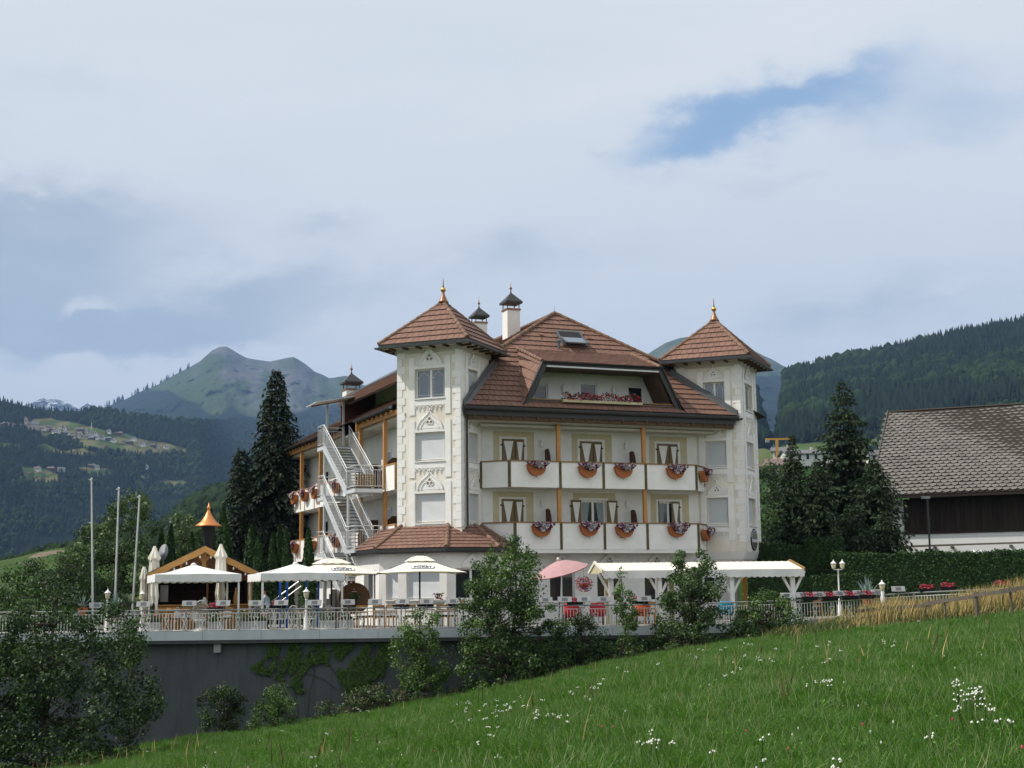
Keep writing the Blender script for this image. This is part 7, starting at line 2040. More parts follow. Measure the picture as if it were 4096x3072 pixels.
def clump_leaves(C, r, per, size, rng, up=.35, flat=.8, droop=None):
    C = np.asarray(C); m = len(C); r = np.broadcast_to(r, (m,))
    k = np.repeat(np.arange(m), per); n = len(k)
    d = rng.normal(size=(n, 3)); d /= np.linalg.norm(d, axis=1)[:, None]
    rad = r[k] * rng.uniform(0, 1, n) ** .42
    P = C[k] + d * rad[:, None] * np.array([1, 1, flat])
    Nn = d * .7 + np.array([0, 0, up]) + rng.normal(0, .45, (n, 3))
    return leaf_quads(P, Nn, size, rng, droop=droop)

def poly_points(poly, n, rng):
    xs = [p[0] for p in poly]; ys = [p[1] for p in poly]; out = []
    while len(out) < n:
        x = rng.uniform(min(xs), max(xs), 4 * n); y = rng.uniform(min(ys), max(ys), 4 * n)
        ok = inpoly(x, y, poly); out += list(zip(x[ok], y[ok]))
    return np.array(out[:n])

def px_world(xy, Y):
    d = (xy[:, :1] - CX) / F * ARr + (xy[:, 1:] - CY) / F * ADn + AFw
    return d * (Y / d[:, 1])[:, None]

def broadleaf(name, label, cat, poly, Y, depth, nclump, r, per, leaf, mats, seed, base=None, trunk=.09, weights=None, group=None, up=.35, droop=None, sprigs=0, stems=1):
    rng = np.random.default_rng(seed)
    # clumps keep inside the outline: shrink towards its centre a little
    c0 = np.mean(poly, 0); shrink = r / (Y / F) * .10
    pl_ = [tuple(np.array(p) + (c0 - p) / (np.linalg.norm(c0 - p) + 1e-6) * min(shrink, np.linalg.norm(c0 - p) * .3)) for p in poly]
    xy = poly_points(pl_, nclump, rng)
    wid = (max(p[0] for p in poly) - min(p[0] for p in poly)) / 2
    e = np.clip(1 - ((xy[:, 0] - c0[0]) / wid) ** 2, .12, 1) ** .5
    Yc = Y + rng.uniform(-1, 1, nclump) * depth * e
    C = px_world(xy, Yc)
    zb = base if base is not None else float(meadow_z(C[:, 0].mean(), Y)) if Y < 56.6 else DECK
    b0 = Vector((float(C[:, 0].mean()), Y, zb))
    t = thing(name, label, cat, b0, group=group)
    off = np.array(b0)
    rr = r * rng.uniform(.65, 1.4, nclump)
    V, Fc = clump_leaves(C - off, rr, per, leaf, rng, up=up, droop=droop)
    mi = np.repeat(rng.choice(len(mats), nclump, p=weights), per)
    swap = rng.uniform(0, 1, len(mi)) < .25; mi[swap] = rng.choice(len(mats), swap.sum(), p=weights)
    if sprigs:                                           # upright shoots along the top
        k = rng.choice(nclump, sprigs); S = C[k] - off; h = rng.uniform(.25, .7, sprigs) * r * 1.6
        q = np.repeat(np.arange(sprigs), 16); f = rng.uniform(0, 1, len(q))
        P = S[q] + np.stack([rng.normal(0, .05, len(q)), rng.normal(0, .05, len(q)), r * .5 + f * h[q]], 1)
        V2, F2 = leaf_quads(P, rng.normal(size=(len(q), 3)) + [0, 0, .5], leaf * .9, rng); F2 = F2 + len(V)
        V = np.concatenate([V, V2]); Fc = np.concatenate([Fc, F2]); mi = np.concatenate([mi, rng.choice(len(mats), len(q), p=weights)])
    link('crown', np_mesh('crown', V, Fc, [M[m] for m in mats], mi=mi), t)
    tr = MB(); Cl = [Vector(c - off) for c in C]
    order = sorted(range(nclump), key=lambda i: Cl[i].z)
    top = Cl[order[-1]]
    for s in range(stems):
        tp = top if s == 0 else Cl[order[int(nclump * (.6 + .3 * random.random()))]]
        b = Vector((rng.uniform(-.25, .25) * (stems > 1), rng.uniform(-.2, .2) * (stems > 1), -.3)); pts = [b]
        for i in range(1, 6):
            f = i / 5; p = b.lerp(tp, f); p.x += rng.normal(0, .06) * (1 if i < 5 else 0); pts.append(p)
        for i in range(5): tr.tube(pts[i], pts[i + 1], trunk * (1 - i * .18), 7, trunk * (1 - (i + 1) * .18))
        for i in order[::max(1, nclump // 34)]:
            c = Cl[i]; j = min(range(1, 5), key=lambda q: abs(pts[q].z - (c.z - .5))); tr.tube(pts[j], c, trunk * .28, 5, .008)
    link('trunk', tr.mesh('trunk', M['bark'], True), t)
    return t

# trees and bushes left of and behind the terrace
GL = 'broadleaf trees left of the terrace'
broadleaf('broadleaf_tree', 'tall broadleaf tree with pale leaf tufts behind the flagpoles', 'tree', [(250, 2360), (235, 2220), (290, 2160), (340, 2105), (400, 2075), (440, 2045), (450, 2000), (500, 1985), (535, 1962), (590, 1985), (620, 2050), (640, 2100), (630, 2180), (650, 2250), (640, 2430), (500, 2470), (300, 2470)], 72, 2.4, 230, .42, 95, .15, ['leaf_mid', 'leaf_silver', 'leaf_dark'], 201, DECK - 1.5, .16, [.4, .3, .3], GL)
broadleaf('broadleaf_tree', 'loose tree with pale tufts showing behind the copper lantern', 'tree', [(680, 2140), (690, 2070), (730, 2040), (770, 2070), (800, 2105), (840, 2130), (840, 2270), (690, 2270)], 80, 1.2, 60, .36, 70, .15, ['leaf_silver', 'leaf_mid'], 202, DECK - 1.5, .1, [.6, .4], GL)
broadleaf('broadleaf_tree', 'round-headed tree at the far left above the foreground shrub', 'tree', [(-80, 2360), (0, 2330), (40, 2285), (110, 2235), (170, 2245), (200, 2290), (250, 2310), (300, 2360), (330, 2450), (300, 2540), (-80, 2540)], 61, 1.8, 110, .45, 90, .13, ['leaf_mid', 'leaf_dark'], 203, -5, .14, [.5, .5], GL)
broadleaf('broadleaf_tree', 'dark bushy tree between the far-left tree and the flagpoles', 'tree', [(200, 2300), (260, 2225), (330, 2235), (390, 2300), (400, 2460), (210, 2480)], 66, 1.5, 70, .4, 85, .13, ['leaf_dark', 'leaf_mid'], 204, -4, .12, [.6, .4], GL)
broadleaf('broadleaf_tree', 'large dark tree in the left foreground reaching in front of the wall', 'tree', [(-160, 2560), (-60, 2500), (0, 2450), (60, 2425), (110, 2385), (150, 2425), (185, 2330), (205, 2300), (240, 2380), (300, 2425), (330, 2400), (380, 2450), (470, 2420), (540, 2480), (570, 2540), (550, 2610), (470, 2690), (500, 2760), (580, 2700), (625, 2700), (660, 2760), (630, 2850), (590, 2900), (560, 2990), (520, 3072), (460, 3160), (-160, 3200)], 46.5, 2.6, 330, .42, 110, .115, ['leaf_dark', 'leaf_mid', 'leaf_deep'], 205, -6.2, .17, [.42, .26, .32], GL, sprigs=40)
broadleaf('young_tree', 'leafy young tree top sprouting against the left end of the railing', 'tree', [(480, 2640), (500, 2540), (520, 2470), (545, 2480), (560, 2540), (580, 2590), (560, 2650), (520, 2670)], 52, .6, 30, .28, 60, .11, ['leaf_mid', 'leaf_light'], 206, -5.5, .05, [.7, .3])
# row in front of the terrace
broadleaf('broadleaf_tree', 'tall light green tree covering the middle of the terrace front', 'tree', [(1850, 2720), (1835, 2620), (1850, 2520), (1850, 2420), (1870, 2340), (1900, 2300), (1910, 2240), (1955, 2190), (1985, 2235), (2010, 2195), (2030, 2150), (2048, 2105), (2070, 2140), (2088, 2200), (2125, 2205), (2145, 2270), (2150, 2340), (2190, 2375), (2210, 2430), (2250, 2470), (2280, 2560), (2270, 2640), (2200, 2720), (2050, 2770), (1920, 2770)], 54.6, 1.7, 250, .33, 105, .105, ['leaf_mid', 'leaf_light', 'leaf_dark'], 211, None, .10, [.42, .25, .33], sprigs=60, stems=3)
broadleaf('broadleaf_tree', 'pale green tree with pointed shoots in front of the awning', 'tree', [(2590, 2660), (2600, 2520), (2640, 2440), (2660, 2340), (2690, 2285), (2700, 2225), (2720, 2195), (2742, 2230), (2760, 2300), (2785, 2250), (2800, 2210), (2820, 2185), (2840, 2230), (2850, 2295), (2885, 2265), (2900, 2290), (2875, 2360), (2890, 2430), (2905, 2540), (2915, 2640), (2850, 2680), (2650, 2690)], 56, 1.5, 190, .30, 100, .11, ['leaf_silver', 'leaf_mid', 'leaf_dark'], 212, None, .09, [.36, .34, .30], sprigs=60, stems=3)
broadleaf('young_tree', 'feathery bright green young tree left of the tall central tree', 'tree', [(1570, 2640), (1575, 2570), (1600, 2510), (1640, 2480), (1685, 2435), (1730, 2420), (1752, 2480), (1745, 2560), (1775, 2640), (1800, 2700), (1760, 2770), (1620, 2770)], 55.6, .9, 90, .30, 70, .10, ['leaf_light', 'leaf_mid'], 213, None, .06, [.55, .45], sprigs=24, droop=.2)
broadleaf('young_tree', 'low dark green young tree right of the tall central tree', 'tree', [(2270, 2700), (2270, 2600), (2290, 2490), (2330, 2450), (2380, 2480), (2420, 2560), (2420, 2700)], 55.6, .8, 60, .30, 75, .10, ['leaf_mid', 'leaf_dark'], 214, None, .06, [.5, .5], sprigs=14)
broadleaf('sapling', 'slim feathery sapling rising before the awning', 'tree', [(2440, 2730), (2432, 2580), (2450, 2450), (2470, 2340), (2490, 2250), (2508, 2290), (2520, 2350), (2555, 2430), (2560, 2580), (2580, 2720)], 55.8, .6, 62, .22, 62, .095, ['leaf_mid', 'leaf_light'], 215, None, .05, [.6, .4], sprigs=16, droop=.25)
broadleaf('elder_bush', 'broad elder bush with cream blossom below the awning end', 'bush', [(2900, 2640), (2925, 2500), (2980, 2410), (3040, 2375), (3090, 2360), (3140, 2390), (3185, 2425), (3230, 2490), (3260, 2570), (3240, 2650), (3000, 2670)], 56, 1.5, 130, .33, 95, .105, ['leaf_mid', 'leaf_dark', 'leaf_light'], 216, None, .07, [.4, .42, .18], stems=3)
broadleaf('bush', 'low rose bush under the right end of the railing', 'bush', [(3230, 2630), (3260, 2540), (3320, 2490), (3380, 2470), (3440, 2500), (3490, 2580), (3450, 2630), (3350, 2640)], 55, 1.0, 70, .28, 75, .09, ['leaf_mid', 'leaf_light', 'leaf_brown'], 217, None, .04, [.5, .3, .2])
broadleaf('bush', 'dark tangled bush filling the bank under the central trees', 'bush', [(1870, 2830), (2060, 2720), (2250, 2650), (2440, 2600), (2620, 2590), (2640, 2650), (2450, 2700), (2230, 2770), (2000, 2840)], 56, .9, 130, .33, 85, .10, ['leaf_deep', 'leaf_dark'], 218, None, .05, [.6, .4], stems=4)
broadleaf('bush', 'dark low bush on the bank below the elder', 'bush', [(2560, 2680), (2640, 2620), (2900, 2560), (3100, 2590), (3260, 2590), (3240, 2640), (3000, 2670), (2760, 2690)], 55.6, .8, 100, .3, 75, .10, ['leaf_deep', 'leaf_dark', 'leaf_brown'], 219, None, .05, [.5, .4, .1], stems=4)
broadleaf('bramble', 'bramble thicket along the foot of the dark wall', 'bush', [(1240, 2890), (1280, 2820), (1350, 2795), (1430, 2765), (1500, 2745), (1600, 2725), (1660, 2765), (1700, 2805), (1800, 2770), (1870, 2740), (1910, 2790), (1800, 2855), (1600, 2875), (1400, 2895)], 55.2, .8, 130, .28, 70, .095, ['leaf_dark', 'leaf_silver', 'leaf_brown'], 220, None, .03, [.55, .3, .15], stems=5)
broadleaf('bush', 'creeper-covered round bush before the dark wall', 'bush', [(950, 2965), (1000, 2880), (1040, 2800), (1080, 2750), (1130, 2742), (1165, 2800), (1185, 2880), (1215, 2930), (1100, 2965)], 54.3, .8, 80, .26, 80, .085, ['leaf_light', 'leaf_mid', 'leaf_dark'], 221, None, .05, [.35, .4, .25], droop=.3)
broadleaf('bush', 'small dark rounded tree alone before the grey wall', 'tree', [(825, 2960), (800, 2860), (790, 2790), (830, 2760), (880, 2735), (930, 2760), (985, 2800), (965, 2860), (930, 2960)], 55.4, .8, 70, .28, 75, .09, ['leaf_dark', 'leaf_deep', 'leaf_mid'], 222, None, .05, [.5, .35, .15])
# trees seen between the right tower and the spruces
broadleaf('broadleaf_tree', 'grey-green willow-like tree right of the tower on the slope', 'tree', [(3010, 1900), (3060, 1860), (3110, 1835), (3165, 1860), (3180, 1950), (3120, 2010), (3010, 2010)], 150, 3, 60, .8, 70, .30, ['leaf_silver', 'leaf_dark'], 231, 6, .2, [.4, .6])
broadleaf('broadleaf_tree', 'yellow-green bush tree low beside the right tower', 'tree', [(3000, 2090), (3060, 2020), (3110, 2005), (3190, 2050), (3230, 2130), (3240, 2230), (3000, 2230)], 98, 2, 80, .6, 75, .18, ['leaf_mid', 'leaf_light', 'leaf_dark'], 232, -1, .15, [.4, .3, .3])
broadleaf('broadleaf_tree', 'dark garden tree behind the clipped hedge beside the tower', 'tree', [(3000, 2180), (3080, 2120), (3200, 2130), (3300, 2170), (3300, 2260), (3000, 2260)], 88, 1.5, 60, .5, 75, .16, ['leaf_dark', 'leaf_deep'], 233, -1, .12, [.5, .5])

# blossom umbels on the elder and roses
def blossoms(name, poly, Y, dp, n, size, m, seed, parent_label, cat):
    rng = np.random.default_rng(seed); xy = poly_points(poly, n, rng); P = px_world(xy, Y - dp * rng.uniform(.3, 1, n))
    V, Fc = clump_leaves(P, size, 14, size * .5, rng, up=1.2, flat=.3)
    return V, Fc

# ------------------------------------------------------------------ conifers
def spruce(label, apex, Y, prof, mats, seed, base_z, whorl=.38, per=9, spray=.30, gap=.0, droop=.25, group=None, name='spruce_tree', fine=1.0, dens=1.0):
    """trunk, whorls of drooping boughs, needle sprays on every bough; prof = [(pixel y, half width px)]"""
    rng = np.random.default_rng(seed); a = W(*apex, Y); pxm = Y / F
    b0 = Vector((a.x, Y, base_z)); t = thing(name, label, 'tree', b0, group=group)
    H_ = a.z - base_z; ys, ws = zip(*prof)
    hz = lambda y: a.z - (y - apex[1]) * pxm
    zs = np.array([hz(y) for y in ys])[::-1]; wv = np.array(ws)[::-1] * pxm
    br = MB(); P = []; D_ = []; S = []
    z = a.z - .15
    while z > max(base_z + .4, zs[0]):
        R_ = float(np.interp(z, zs, wv)); nb = int(per * (1 if R_ > .5 else .7)); ph = rng.uniform(0, 6.28)
        for k in range(nb):
            if rng.uniform() < gap: continue
            an = ph + 2 * math.pi * k / nb + rng.normal(0, .18); ln = R_ * rng.uniform(.62, 1.16)
            up_ = .18 * ln; pts = []
            m = max(3, int(ln / .22))
            for i in range(m + 1):
                f = i / m; rr = ln * f; pts.append(Vector((math.cos(an) * rr, math.sin(an) * rr, z - base_z + up_ * math.sin(f * 2.0) - droop * ln * f * f)))
            br.tube(pts[0], pts[-1], .02 + .012 * ln, 4, .006, cap=False)
            for i in range(1, m + 1):
                f = i / m; c = pts[i]; d = (pts[i] - pts[i - 1]).normalized(); w_ = spray * (1.15 - .45 * f) * min(1, .45 + ln * .5)
                q = int((5 + 5 * (1 - f) * min(ln, 1.5)) * dens)
                for j in range(q):
                    side = Vector((-d.y, d.x, 0)) * rng.normal(0, 1) + d * rng.uniform(.1, .9) + Vector((0, 0, rng.normal(-.25, .35)))
                    side.normalize(); P.append(c + side * w_ * rng.uniform(.2, .9)); D_.append(side); S.append(w_)
        z -= whorl * (.55 + .45 * min(1, R_ / 1.0)) * rng.uniform(.8, 1.2)
    P = np.array(P); D_ = np.array(D_); S = np.array(S); n = len(P)
    nn = rng.normal(size=(n, 3)) + [0, 0, .9]; bb = np.cross(D_, nn); bb /= np.linalg.norm(bb, axis=1)[:, None]
    s1 = S * rng.uniform(.35, .7, n) * fine; s2 = S * rng.uniform(.12, .24, n) * fine
    V = np.stack([P - D_ * s1[:, None] * .6, P + bb * s2[:, None], P + D_ * s1[:, None] - [0, 0, .04], P - bb * s2[:, None]], 1).reshape(-1, 3)
    mi = rng.choice(len(mats), n)
    link('needles', np_mesh('needles', V, np.arange(4 * n).reshape(n, 4), [M[m] for m in mats], mi=mi), t)
    br.tube((0, 0, -.5), (0, 0, H_ - .05), .05 + H_ * .012, 8, .012)
    link('trunk', br.mesh('trunk', M['bark'], True), t); return t

spruce('very tall dark conifer left of the fire escape', (1107, 1478), 87, [(1478, 4), (1500, 26), (1560, 40), (1650, 66), (1750, 92), (1850, 112), (1950, 128), (2050, 140), (2150, 150), (2330, 150)], ['needle_black', 'needle_dark'], 301, DECK - 1, whorl=.40, per=11, spray=.42, droop=.40, name='conifer_tree', dens=1.3)
spruce('shorter dark conifer leaning on the left of the tallest one', (966, 1795), 86, [(1795, 5), (1830, 34), (1900, 46), (2000, 62), (2150, 72), (2330, 78)], ['needle_black', 'needle_dark'], 302, DECK - 1, whorl=.36, per=10, spray=.42, droop=.40, name='conifer_tree', dens=1.3)
spruce('tall open spruce with bare top between tower and barn', (3367, 1522), 84, [(1522, 3), (1560, 26), (1600, 44), (1650, 52), (1690, 92), (1730, 60), (1770, 128), (1830, 120), (1880, 150), (1960, 190), (2050, 212), (2150, 225), (2300, 232)], ['needle_mid', 'needle_dark'], 303, -1.3, whorl=.40, per=8, spray=.46, gap=.14, droop=.16)
spruce('small pointed spruce right of the hotel tower', (3167, 1735), 80, [(1735, 2), (1790, 16), (1850, 42), (1920, 58), (1990, 76), (2060, 92), (2150, 100), (2300, 104)], ['needle_mid', 'needle_dark'], 304, -1.3, whorl=.34, per=8, spray=.40, droop=.12)
spruce('lower spruce in front of the tall open one, on its left', (3268, 1838), 79, [(1838, 4), (1900, 40), (1980, 66), (2080, 88), (2200, 104), (2300, 106)], ['needle_mid', 'needle_dark'], 305, -1.3, whorl=.34, per=9, spray=.42, droop=.2)
spruce('bushy spruce before the barn gable', (3492, 1830), 80, [(1830, 4), (1890, 46), (1960, 84), (2050, 98), (2150, 112), (2300, 116)], ['needle_mid', 'needle_dark'], 306, -1.3, whorl=.34, per=9, spray=.42, droop=.2)
spruce('low wide spruce at the barn corner', (3540, 2040), 77, [(2040, 4), (2090, 44), (2150, 70), (2230, 84), (2300, 88)], ['needle_mid', 'needle_dark'], 307, -1.3, whorl=.32, per=9, spray=.40, droop=.2)
spruce('low spruce right behind the rounded hedge end', (3400, 2010), 76.5, [(2010, 4), (2070, 50), (2140, 80), (2230, 96), (2300, 96)], ['needle_mid', 'needle_dark'], 308, -1.3, whorl=.32, per=9, spray=.40, droop=.2)

def thuja(apex, half, Y, seed, label, lit=True):
    rng = np.random.default_rng(seed); a = W(*apex, Y); H_ = a.z - DECK; r = half * Y / F
    t = thing('thuja', label, 'tree', (a.x, Y, DECK), group='clipped thujas behind the hut and gazebos', world_coords=False)
    n = int(5200); z = H_ * rng.uniform(0, 1, n) ** .8; an = rng.uniform(0, 6.28, n)
    rr = r * np.clip((1 - z / H_), 0, 1) ** .62 * (1.0 + .10 * np.sin(an * 5 + z * 4)) * rng.uniform(.72, 1.06, n)
    P = np.stack([rr * np.cos(an), rr * np.sin(an), z], 1)
    V, Fc = leaf_quads(P, np.stack([np.cos(an), np.sin(an), np.full(n, .25)], 1) + rng.normal(0, .5, (n, 3)), .16, rng, width=.5, droop=-.5)
    link('foliage', np_mesh('foliage', V, Fc, [M['thuja'], M['thuja_dark']], mi=rng.choice(2, n, p=[.45, .55])), t)
    link('trunk', MB().lathe([(r * .55, 0), (r * .5, H_ * .45), (.02, H_ * .9)], n=8).mesh('trunk', M['thuja_dark']), t)
for i, (x, y, h, Y, lb) in enumerate([(647, 2115, 36, 73, 'thuja above the satellite dish, left of a pair'), (684, 2100, 40, 74, 'taller thuja of the pair above the satellite dish'), (768, 2130, 40, 74, 'thuja just left of the copper lantern'), (843, 2032, 44, 76, 'tall thuja behind the copper lantern'), (893, 2016, 52, 77, 'tallest thuja right of the copper lantern'), (906, 2088, 48, 75, 'thuja behind the tall closed parasol'), (1005, 2104, 52, 74, 'broad thuja above the right eave of the hut'), (1036, 2138, 40, 73, 'thuja right of the broad one above the hut eave'), (1093, 2132, 40, 74, 'thuja left of three below the tall conifer'), (1117, 2106, 40, 75, 'pointed thuja, middle of three below the tall conifer'), (1147, 2116, 40, 74, 'thuja right of three below the tall conifer'), (1234, 2116, 42, 70.5, 'slim thuja standing before the fire escape landing')]):
    thuja((x, y), h, Y, 330 + i, lb)

# ------------------------------------------------------------------ hedges
def hedge(label, pts, z0, z1, thick, seed, n, round_end=False):
    rng = np.random.default_rng(seed); a, b = Vector(pts[0]), Vector(pts[1]); d = b - a; ln = d.length; d.normalize(); nrm = Vector((d.y, -d.x, 0))
    t = thing('hedge', label, 'hedge', (a.x, a.y, z0)); o = Vector((a.x, a.y, z0)); h = z1 - z0
    core = MB(); core.prism([Vector((0, 0, 0)) + nrm * (thick * .42), d * ln + nrm * (thick * .42), d * ln - nrm * thick * .42, -nrm * thick * .42], (0, 0, h - .10)); core.build('hedge_core', M['thuja_dark'], t, off=None) if False else link('hedge_core', core.mesh('hedge_core', M['thuja_dark']), t)
    m = n; s = rng.uniform(0, 1, m); face = rng.uniform(0, 1, m)
    sx = s * ln; top = face < .28
    off = np.where(top, rng.uniform(-.5, .5, m) * thick, thick * .47 + rng.normal(0, .03, m)); zz = np.where(top, h - .04 + rng.normal(0, .05, m), rng.uniform(0, 1, m) * h)
    zz = np.where(~top & (zz > h - .25), zz - rng.uniform(0, .1, m), zz)
    P = np.array(d)[None] * sx[:, None] + np.array(nrm)[None] * off[:, None]; P[:, 2] = zz + .05 * np.sin(sx * 1.7) + .03 * np.sin(sx * 4.3)
    Nn = np.where(top[:, None], np.array([0, 0, 1.0]), np.array(nrm)[None]) + rng.normal(0, .55, (m, 3))
    V, Fc = leaf_quads(P, Nn, .13, rng, width=.5)
    link('foliage', np_mesh('foliage', V, Fc, [M['thuja'], M['thuja_dark']], mi=rng.choice(2, m, p=[.4, .6])), t)
def hz_at(x, y, Y): return W(x, y, Y).z
a, b = W(3330, 2400, 71), W(4260, 2400, 69)
hedge('long clipped dark hedge in front of the barn', ((a.x, 71, 0), (b.x, 69, 0)), -1.3, hz_at(3400, 2217, 71), 1.3, 351, 15000)
a, b = W(3000, 2400, 74.5), W(3300, 2400, 73.5)
hedge('tall clipped hedge beside the tower, behind the awning end', ((a.x, 74.5, 0), (b.x, 73.5, 0)), -1.3, hz_at(3150, 2180, 74), 1.4, 352, 8000)
a, b = W(3235, 2400, 73.2), W(3385, 2400, 72.8)
hedge('rounded higher end of the tall clipped hedge', ((a.x, 73.2, 0), (b.x, 72.8, 0)), -1.3, hz_at(3310, 2160, 73), 1.5, 353, 6000)
a, b = W(3000, 2400, 70.5), W(3480, 2400, 70)
hedge('low clipped hedge in front of the tall ones at the lamp post', ((a.x, 70.5, 0), (b.x, 69.5, 0)), -1.3, hz_at(3300, 2302, 70), .8, 354, 6000)

# ------------------------------------------------------------------ agaves, palms, ivy, dry grass
def agave(label, loc, n, ln, wd, seed, m='agave', arch=.25):
    rng = random.Random(seed); t = thing('agave', label, 'plant', loc, world_coords=False); b = MB()
    for i in range(n):
        an = 2 * math.pi * i / n * 2.4 + rng.random() * .4; el_ = R(28 + 58 * (i / n)) ; l_ = ln * rng.uniform(.8, 1.1)
        pts = []
        for k in range(5):
            f = k / 4; r_ = l_ * f * math.cos(el_) ; z_ = l_ * f * math.sin(el_) - arch * l_ * f * f * math.cos(el_); w_ = wd * (1 - f) ** .6 * (.7 + .6 * f * (1 - f) * 2) + .004
            c = Vector((math.cos(an) * r_, math.sin(an) * r_, z_)); s = Vector((-math.sin(an), math.cos(an), 0)) * w_; pts.append((c - s, c + s, c - Vector((0, 0, w_ * .35))))
        for (l0, r0, m0), (l1, r1, m1) in zip(pts, pts[1:]): b.face(l0, m0, m1, l1); b.face(m0, r0, r1, m1)
        if i % 1 == 0: link('leaf', b.mesh('leaf', M[m]), t); b = MB()
    link('pot', MB().lathe([(.16, -.32), (.22, -.05), (.23, 0), (.01, .0)], n=12).mesh('pot', M['terracotta']), t); return t
p = W(455, 2450, 60.3); agave('big grey-green agave left of the stone planter', p, 24, .95, .05, 1)
p = W(330, 2430, 59.5); agave('smaller grey agave half hidden by the foreground tree', p, 16, .6, .04, 2)
p = W(3470, 2395, 61.5); agave('grey-green agave in front of the dark hedge beside a lamp post', p, 26, .95, .05, 3)
def cycad(label, loc, n, ln, seed):
    rng = random.Random(seed); t = thing('cycad_palm', label, 'plant', loc, world_coords=False)
    for i in range(n):
        an = 2 * math.pi * i / n * 1.7; el_ = R(12 + 60 * rng.random()); b = MB(); pr = None
        for k in range(9):
            f = k / 8; r_ = ln * f * math.cos(el_); z_ = ln * f * math.sin(el_) - .35 * ln * f * f; c = Vector((math.cos(an) * r_, math.sin(an) * r_, z_))
            if pr is not None:
                b.tube(pr, c, .007, 4)
                s = Vector((-math.sin(an), math.cos(an), 0)); dr_ = (c - pr).normalized()
                for q in (-1, 1):
                    for h in (0, .5):
                        o = pr.lerp(c, h); l_ = .16 * math.sin(math.pi * min(.97, f * .85 + .12)) + .03; e = o + s * q * l_ + dr_ * l_ * .5 + Vector((0, 0, -.02)); b.face(o, o + dr_ * .022, e)
            pr = c
        link('frond', b.mesh('frond', M['palm']), t)
    link('stem', MB().lathe([(.10, -.25), (.12, 0), (.05, .08)], n=10).mesh('stem', M['bark']), t)
p = W(512, 2418, 59.2); cycad('dark cycad palm growing in the stone planter', p, 22, .85, 4)
p = W(1418, 2405, 60.8); cycad('dark cycad palm in front of the wooden barrel', p, 18, .62, 5)

rng = np.random.default_rng(361)
IV = [(1005, 2665), (1050, 2640), (1070, 2600), (1055, 2562), (1110, 2562), (1140, 2640), (1165, 2566), (1195, 2566), (1215, 2650), (1255, 2566), (1330, 2562), (1400, 2566), (1560, 2556), (1555, 2620), (1535, 2700), (1490, 2760), (1430, 2795), (1385, 2775), (1350, 2700), (1300, 2650), (1240, 2660), (1195, 2720), (1255, 2765), (1200, 2775), (1150, 2735), (1080, 2705), (1020, 2690)]
xy = poly_points(IV, 26000, rng)
vv = fbm((xy[:, 0] + xy[:, 1] * .35) / 34, (xy[:, 1] - xy[:, 0] * .2) / 70, 363, 4)
keep = rng.uniform(0, 1, len(xy)) < np.clip((vv - .43) * 9 + (xy[:, 0] > 1450) * .5, 0, 1)
xy = xy[keep]; P = px_world(xy, np.full(len(xy), 57.82) - rng.uniform(0, .10, len(xy)))
V, Fc = leaf_quads(P, np.tile([0, -1.0, .45], (len(P), 1)) + rng.normal(0, .4, (len(P), 3)), .085, rng, width=.85)
iv = thing('ivy', 'climbing creeper spreading over the dark retaining wall', 'creeper', (-8, 57.8, -5))
link('leaves', np_mesh('leaves', V - np.array([-8, 57.8, -5]), Fc, [M['ivy'], M['leaf_mid']], mi=rng.choice(2, len(P), p=[.75, .25])), iv)
st_ = MB()
for x0, y0, pts in ((1195, 2870, [(1185, 2790), (1170, 2700), (1090, 2600)]), (1230, 2870, [(1240, 2760), (1260, 2690), (1240, 2640)]), (1400, 2840, [(1380, 2740), (1310, 2650), (1290, 2570)]), (1450, 2830, [(1470, 2740), (1500, 2640), (1500, 2565)]), (1350, 2760, [(1300, 2720), (1250, 2700), (1210, 2690)])):
    q = [W(x0, y0, 57.8)] + [W(x, y, 57.8) for x, y in pts]
    for a_, b_ in zip(q, q[1:]): st_.tube(a_, b_, .014, 4)
st_.build('stems', M['bark'], iv)

def blades(P, h, w, rng, lean=.35, mats=1, curve=.5, wind=(0.25, 0)):
    n = len(P); an = rng.uniform(0, 6.28, n); h = h * rng.uniform(.55, 1.25, n); ln = lean * rng.uniform(.2, 1.3, n)
    d = np.stack([np.cos(an), np.sin(an), np.zeros(n)], 1) * ln[:, None] + np.array([wind[0], wind[1], 0]) * lean
    s = np.stack([-np.sin(an + 1.2), np.cos(an + 1.2), np.zeros(n)], 1) * (w * rng.uniform(.7, 1.3, n))[:, None]
    up = np.array([0, 0, 1.0]); rows = []
    for f, ww in ((0, 1), (.55, .85), (1, .15)):
        c = P + up * (h * f * (1 - .25 * curve * f * ln))[:, None] + d * (h * f ** (1 + curve))[:, None]; rows += [c - s * ww, c + s * ww]
    V = np.stack(rows, 1).reshape(-1, 3); q = np.array([(0, 1, 3, 2), (2, 3, 5, 4)])
    return V, (q[None] + (np.arange(n) * 6)[:, None, None]).reshape(-1, 4)
# dry tall grass between the fence and the railing
n = 15000; X = rng.uniform(11.5, 24, n); Yg = rng.uniform(50.5, 58.5, n)
px_ = CX + X / Yg * F
dens = np.interp(px_, [3380, 3440, 3560, 3700, 3900, 4096], [.15, .7, .9, .5, .8, 1]) * (.35 + 1.0 * (fbm(X / 1.1, Yg / 1.1, 371, 3) > .48))
k = rng.uniform(0, 1, n) < dens; X, Yg = X[k], Yg[k]; Z = np.maximum(meadow_z(X, Yg), -9)
fl = np.interp(X, [11.5, 16.1, 20.9, 27], [-1.7, -1.35, -1.0, -.8]); Z = np.where(Yg > 56.5, np.maximum(Z, fl), Z)
hh = np.interp(CX + X / Yg * F, [3380, 3500, 3700, 3900, 4096], [.75, .95, .8, .95, 1.15])
V, Fc = blades(np.stack([X, Yg, Z], 1), hh, .010, rng, .28, wind=(.5, 0))
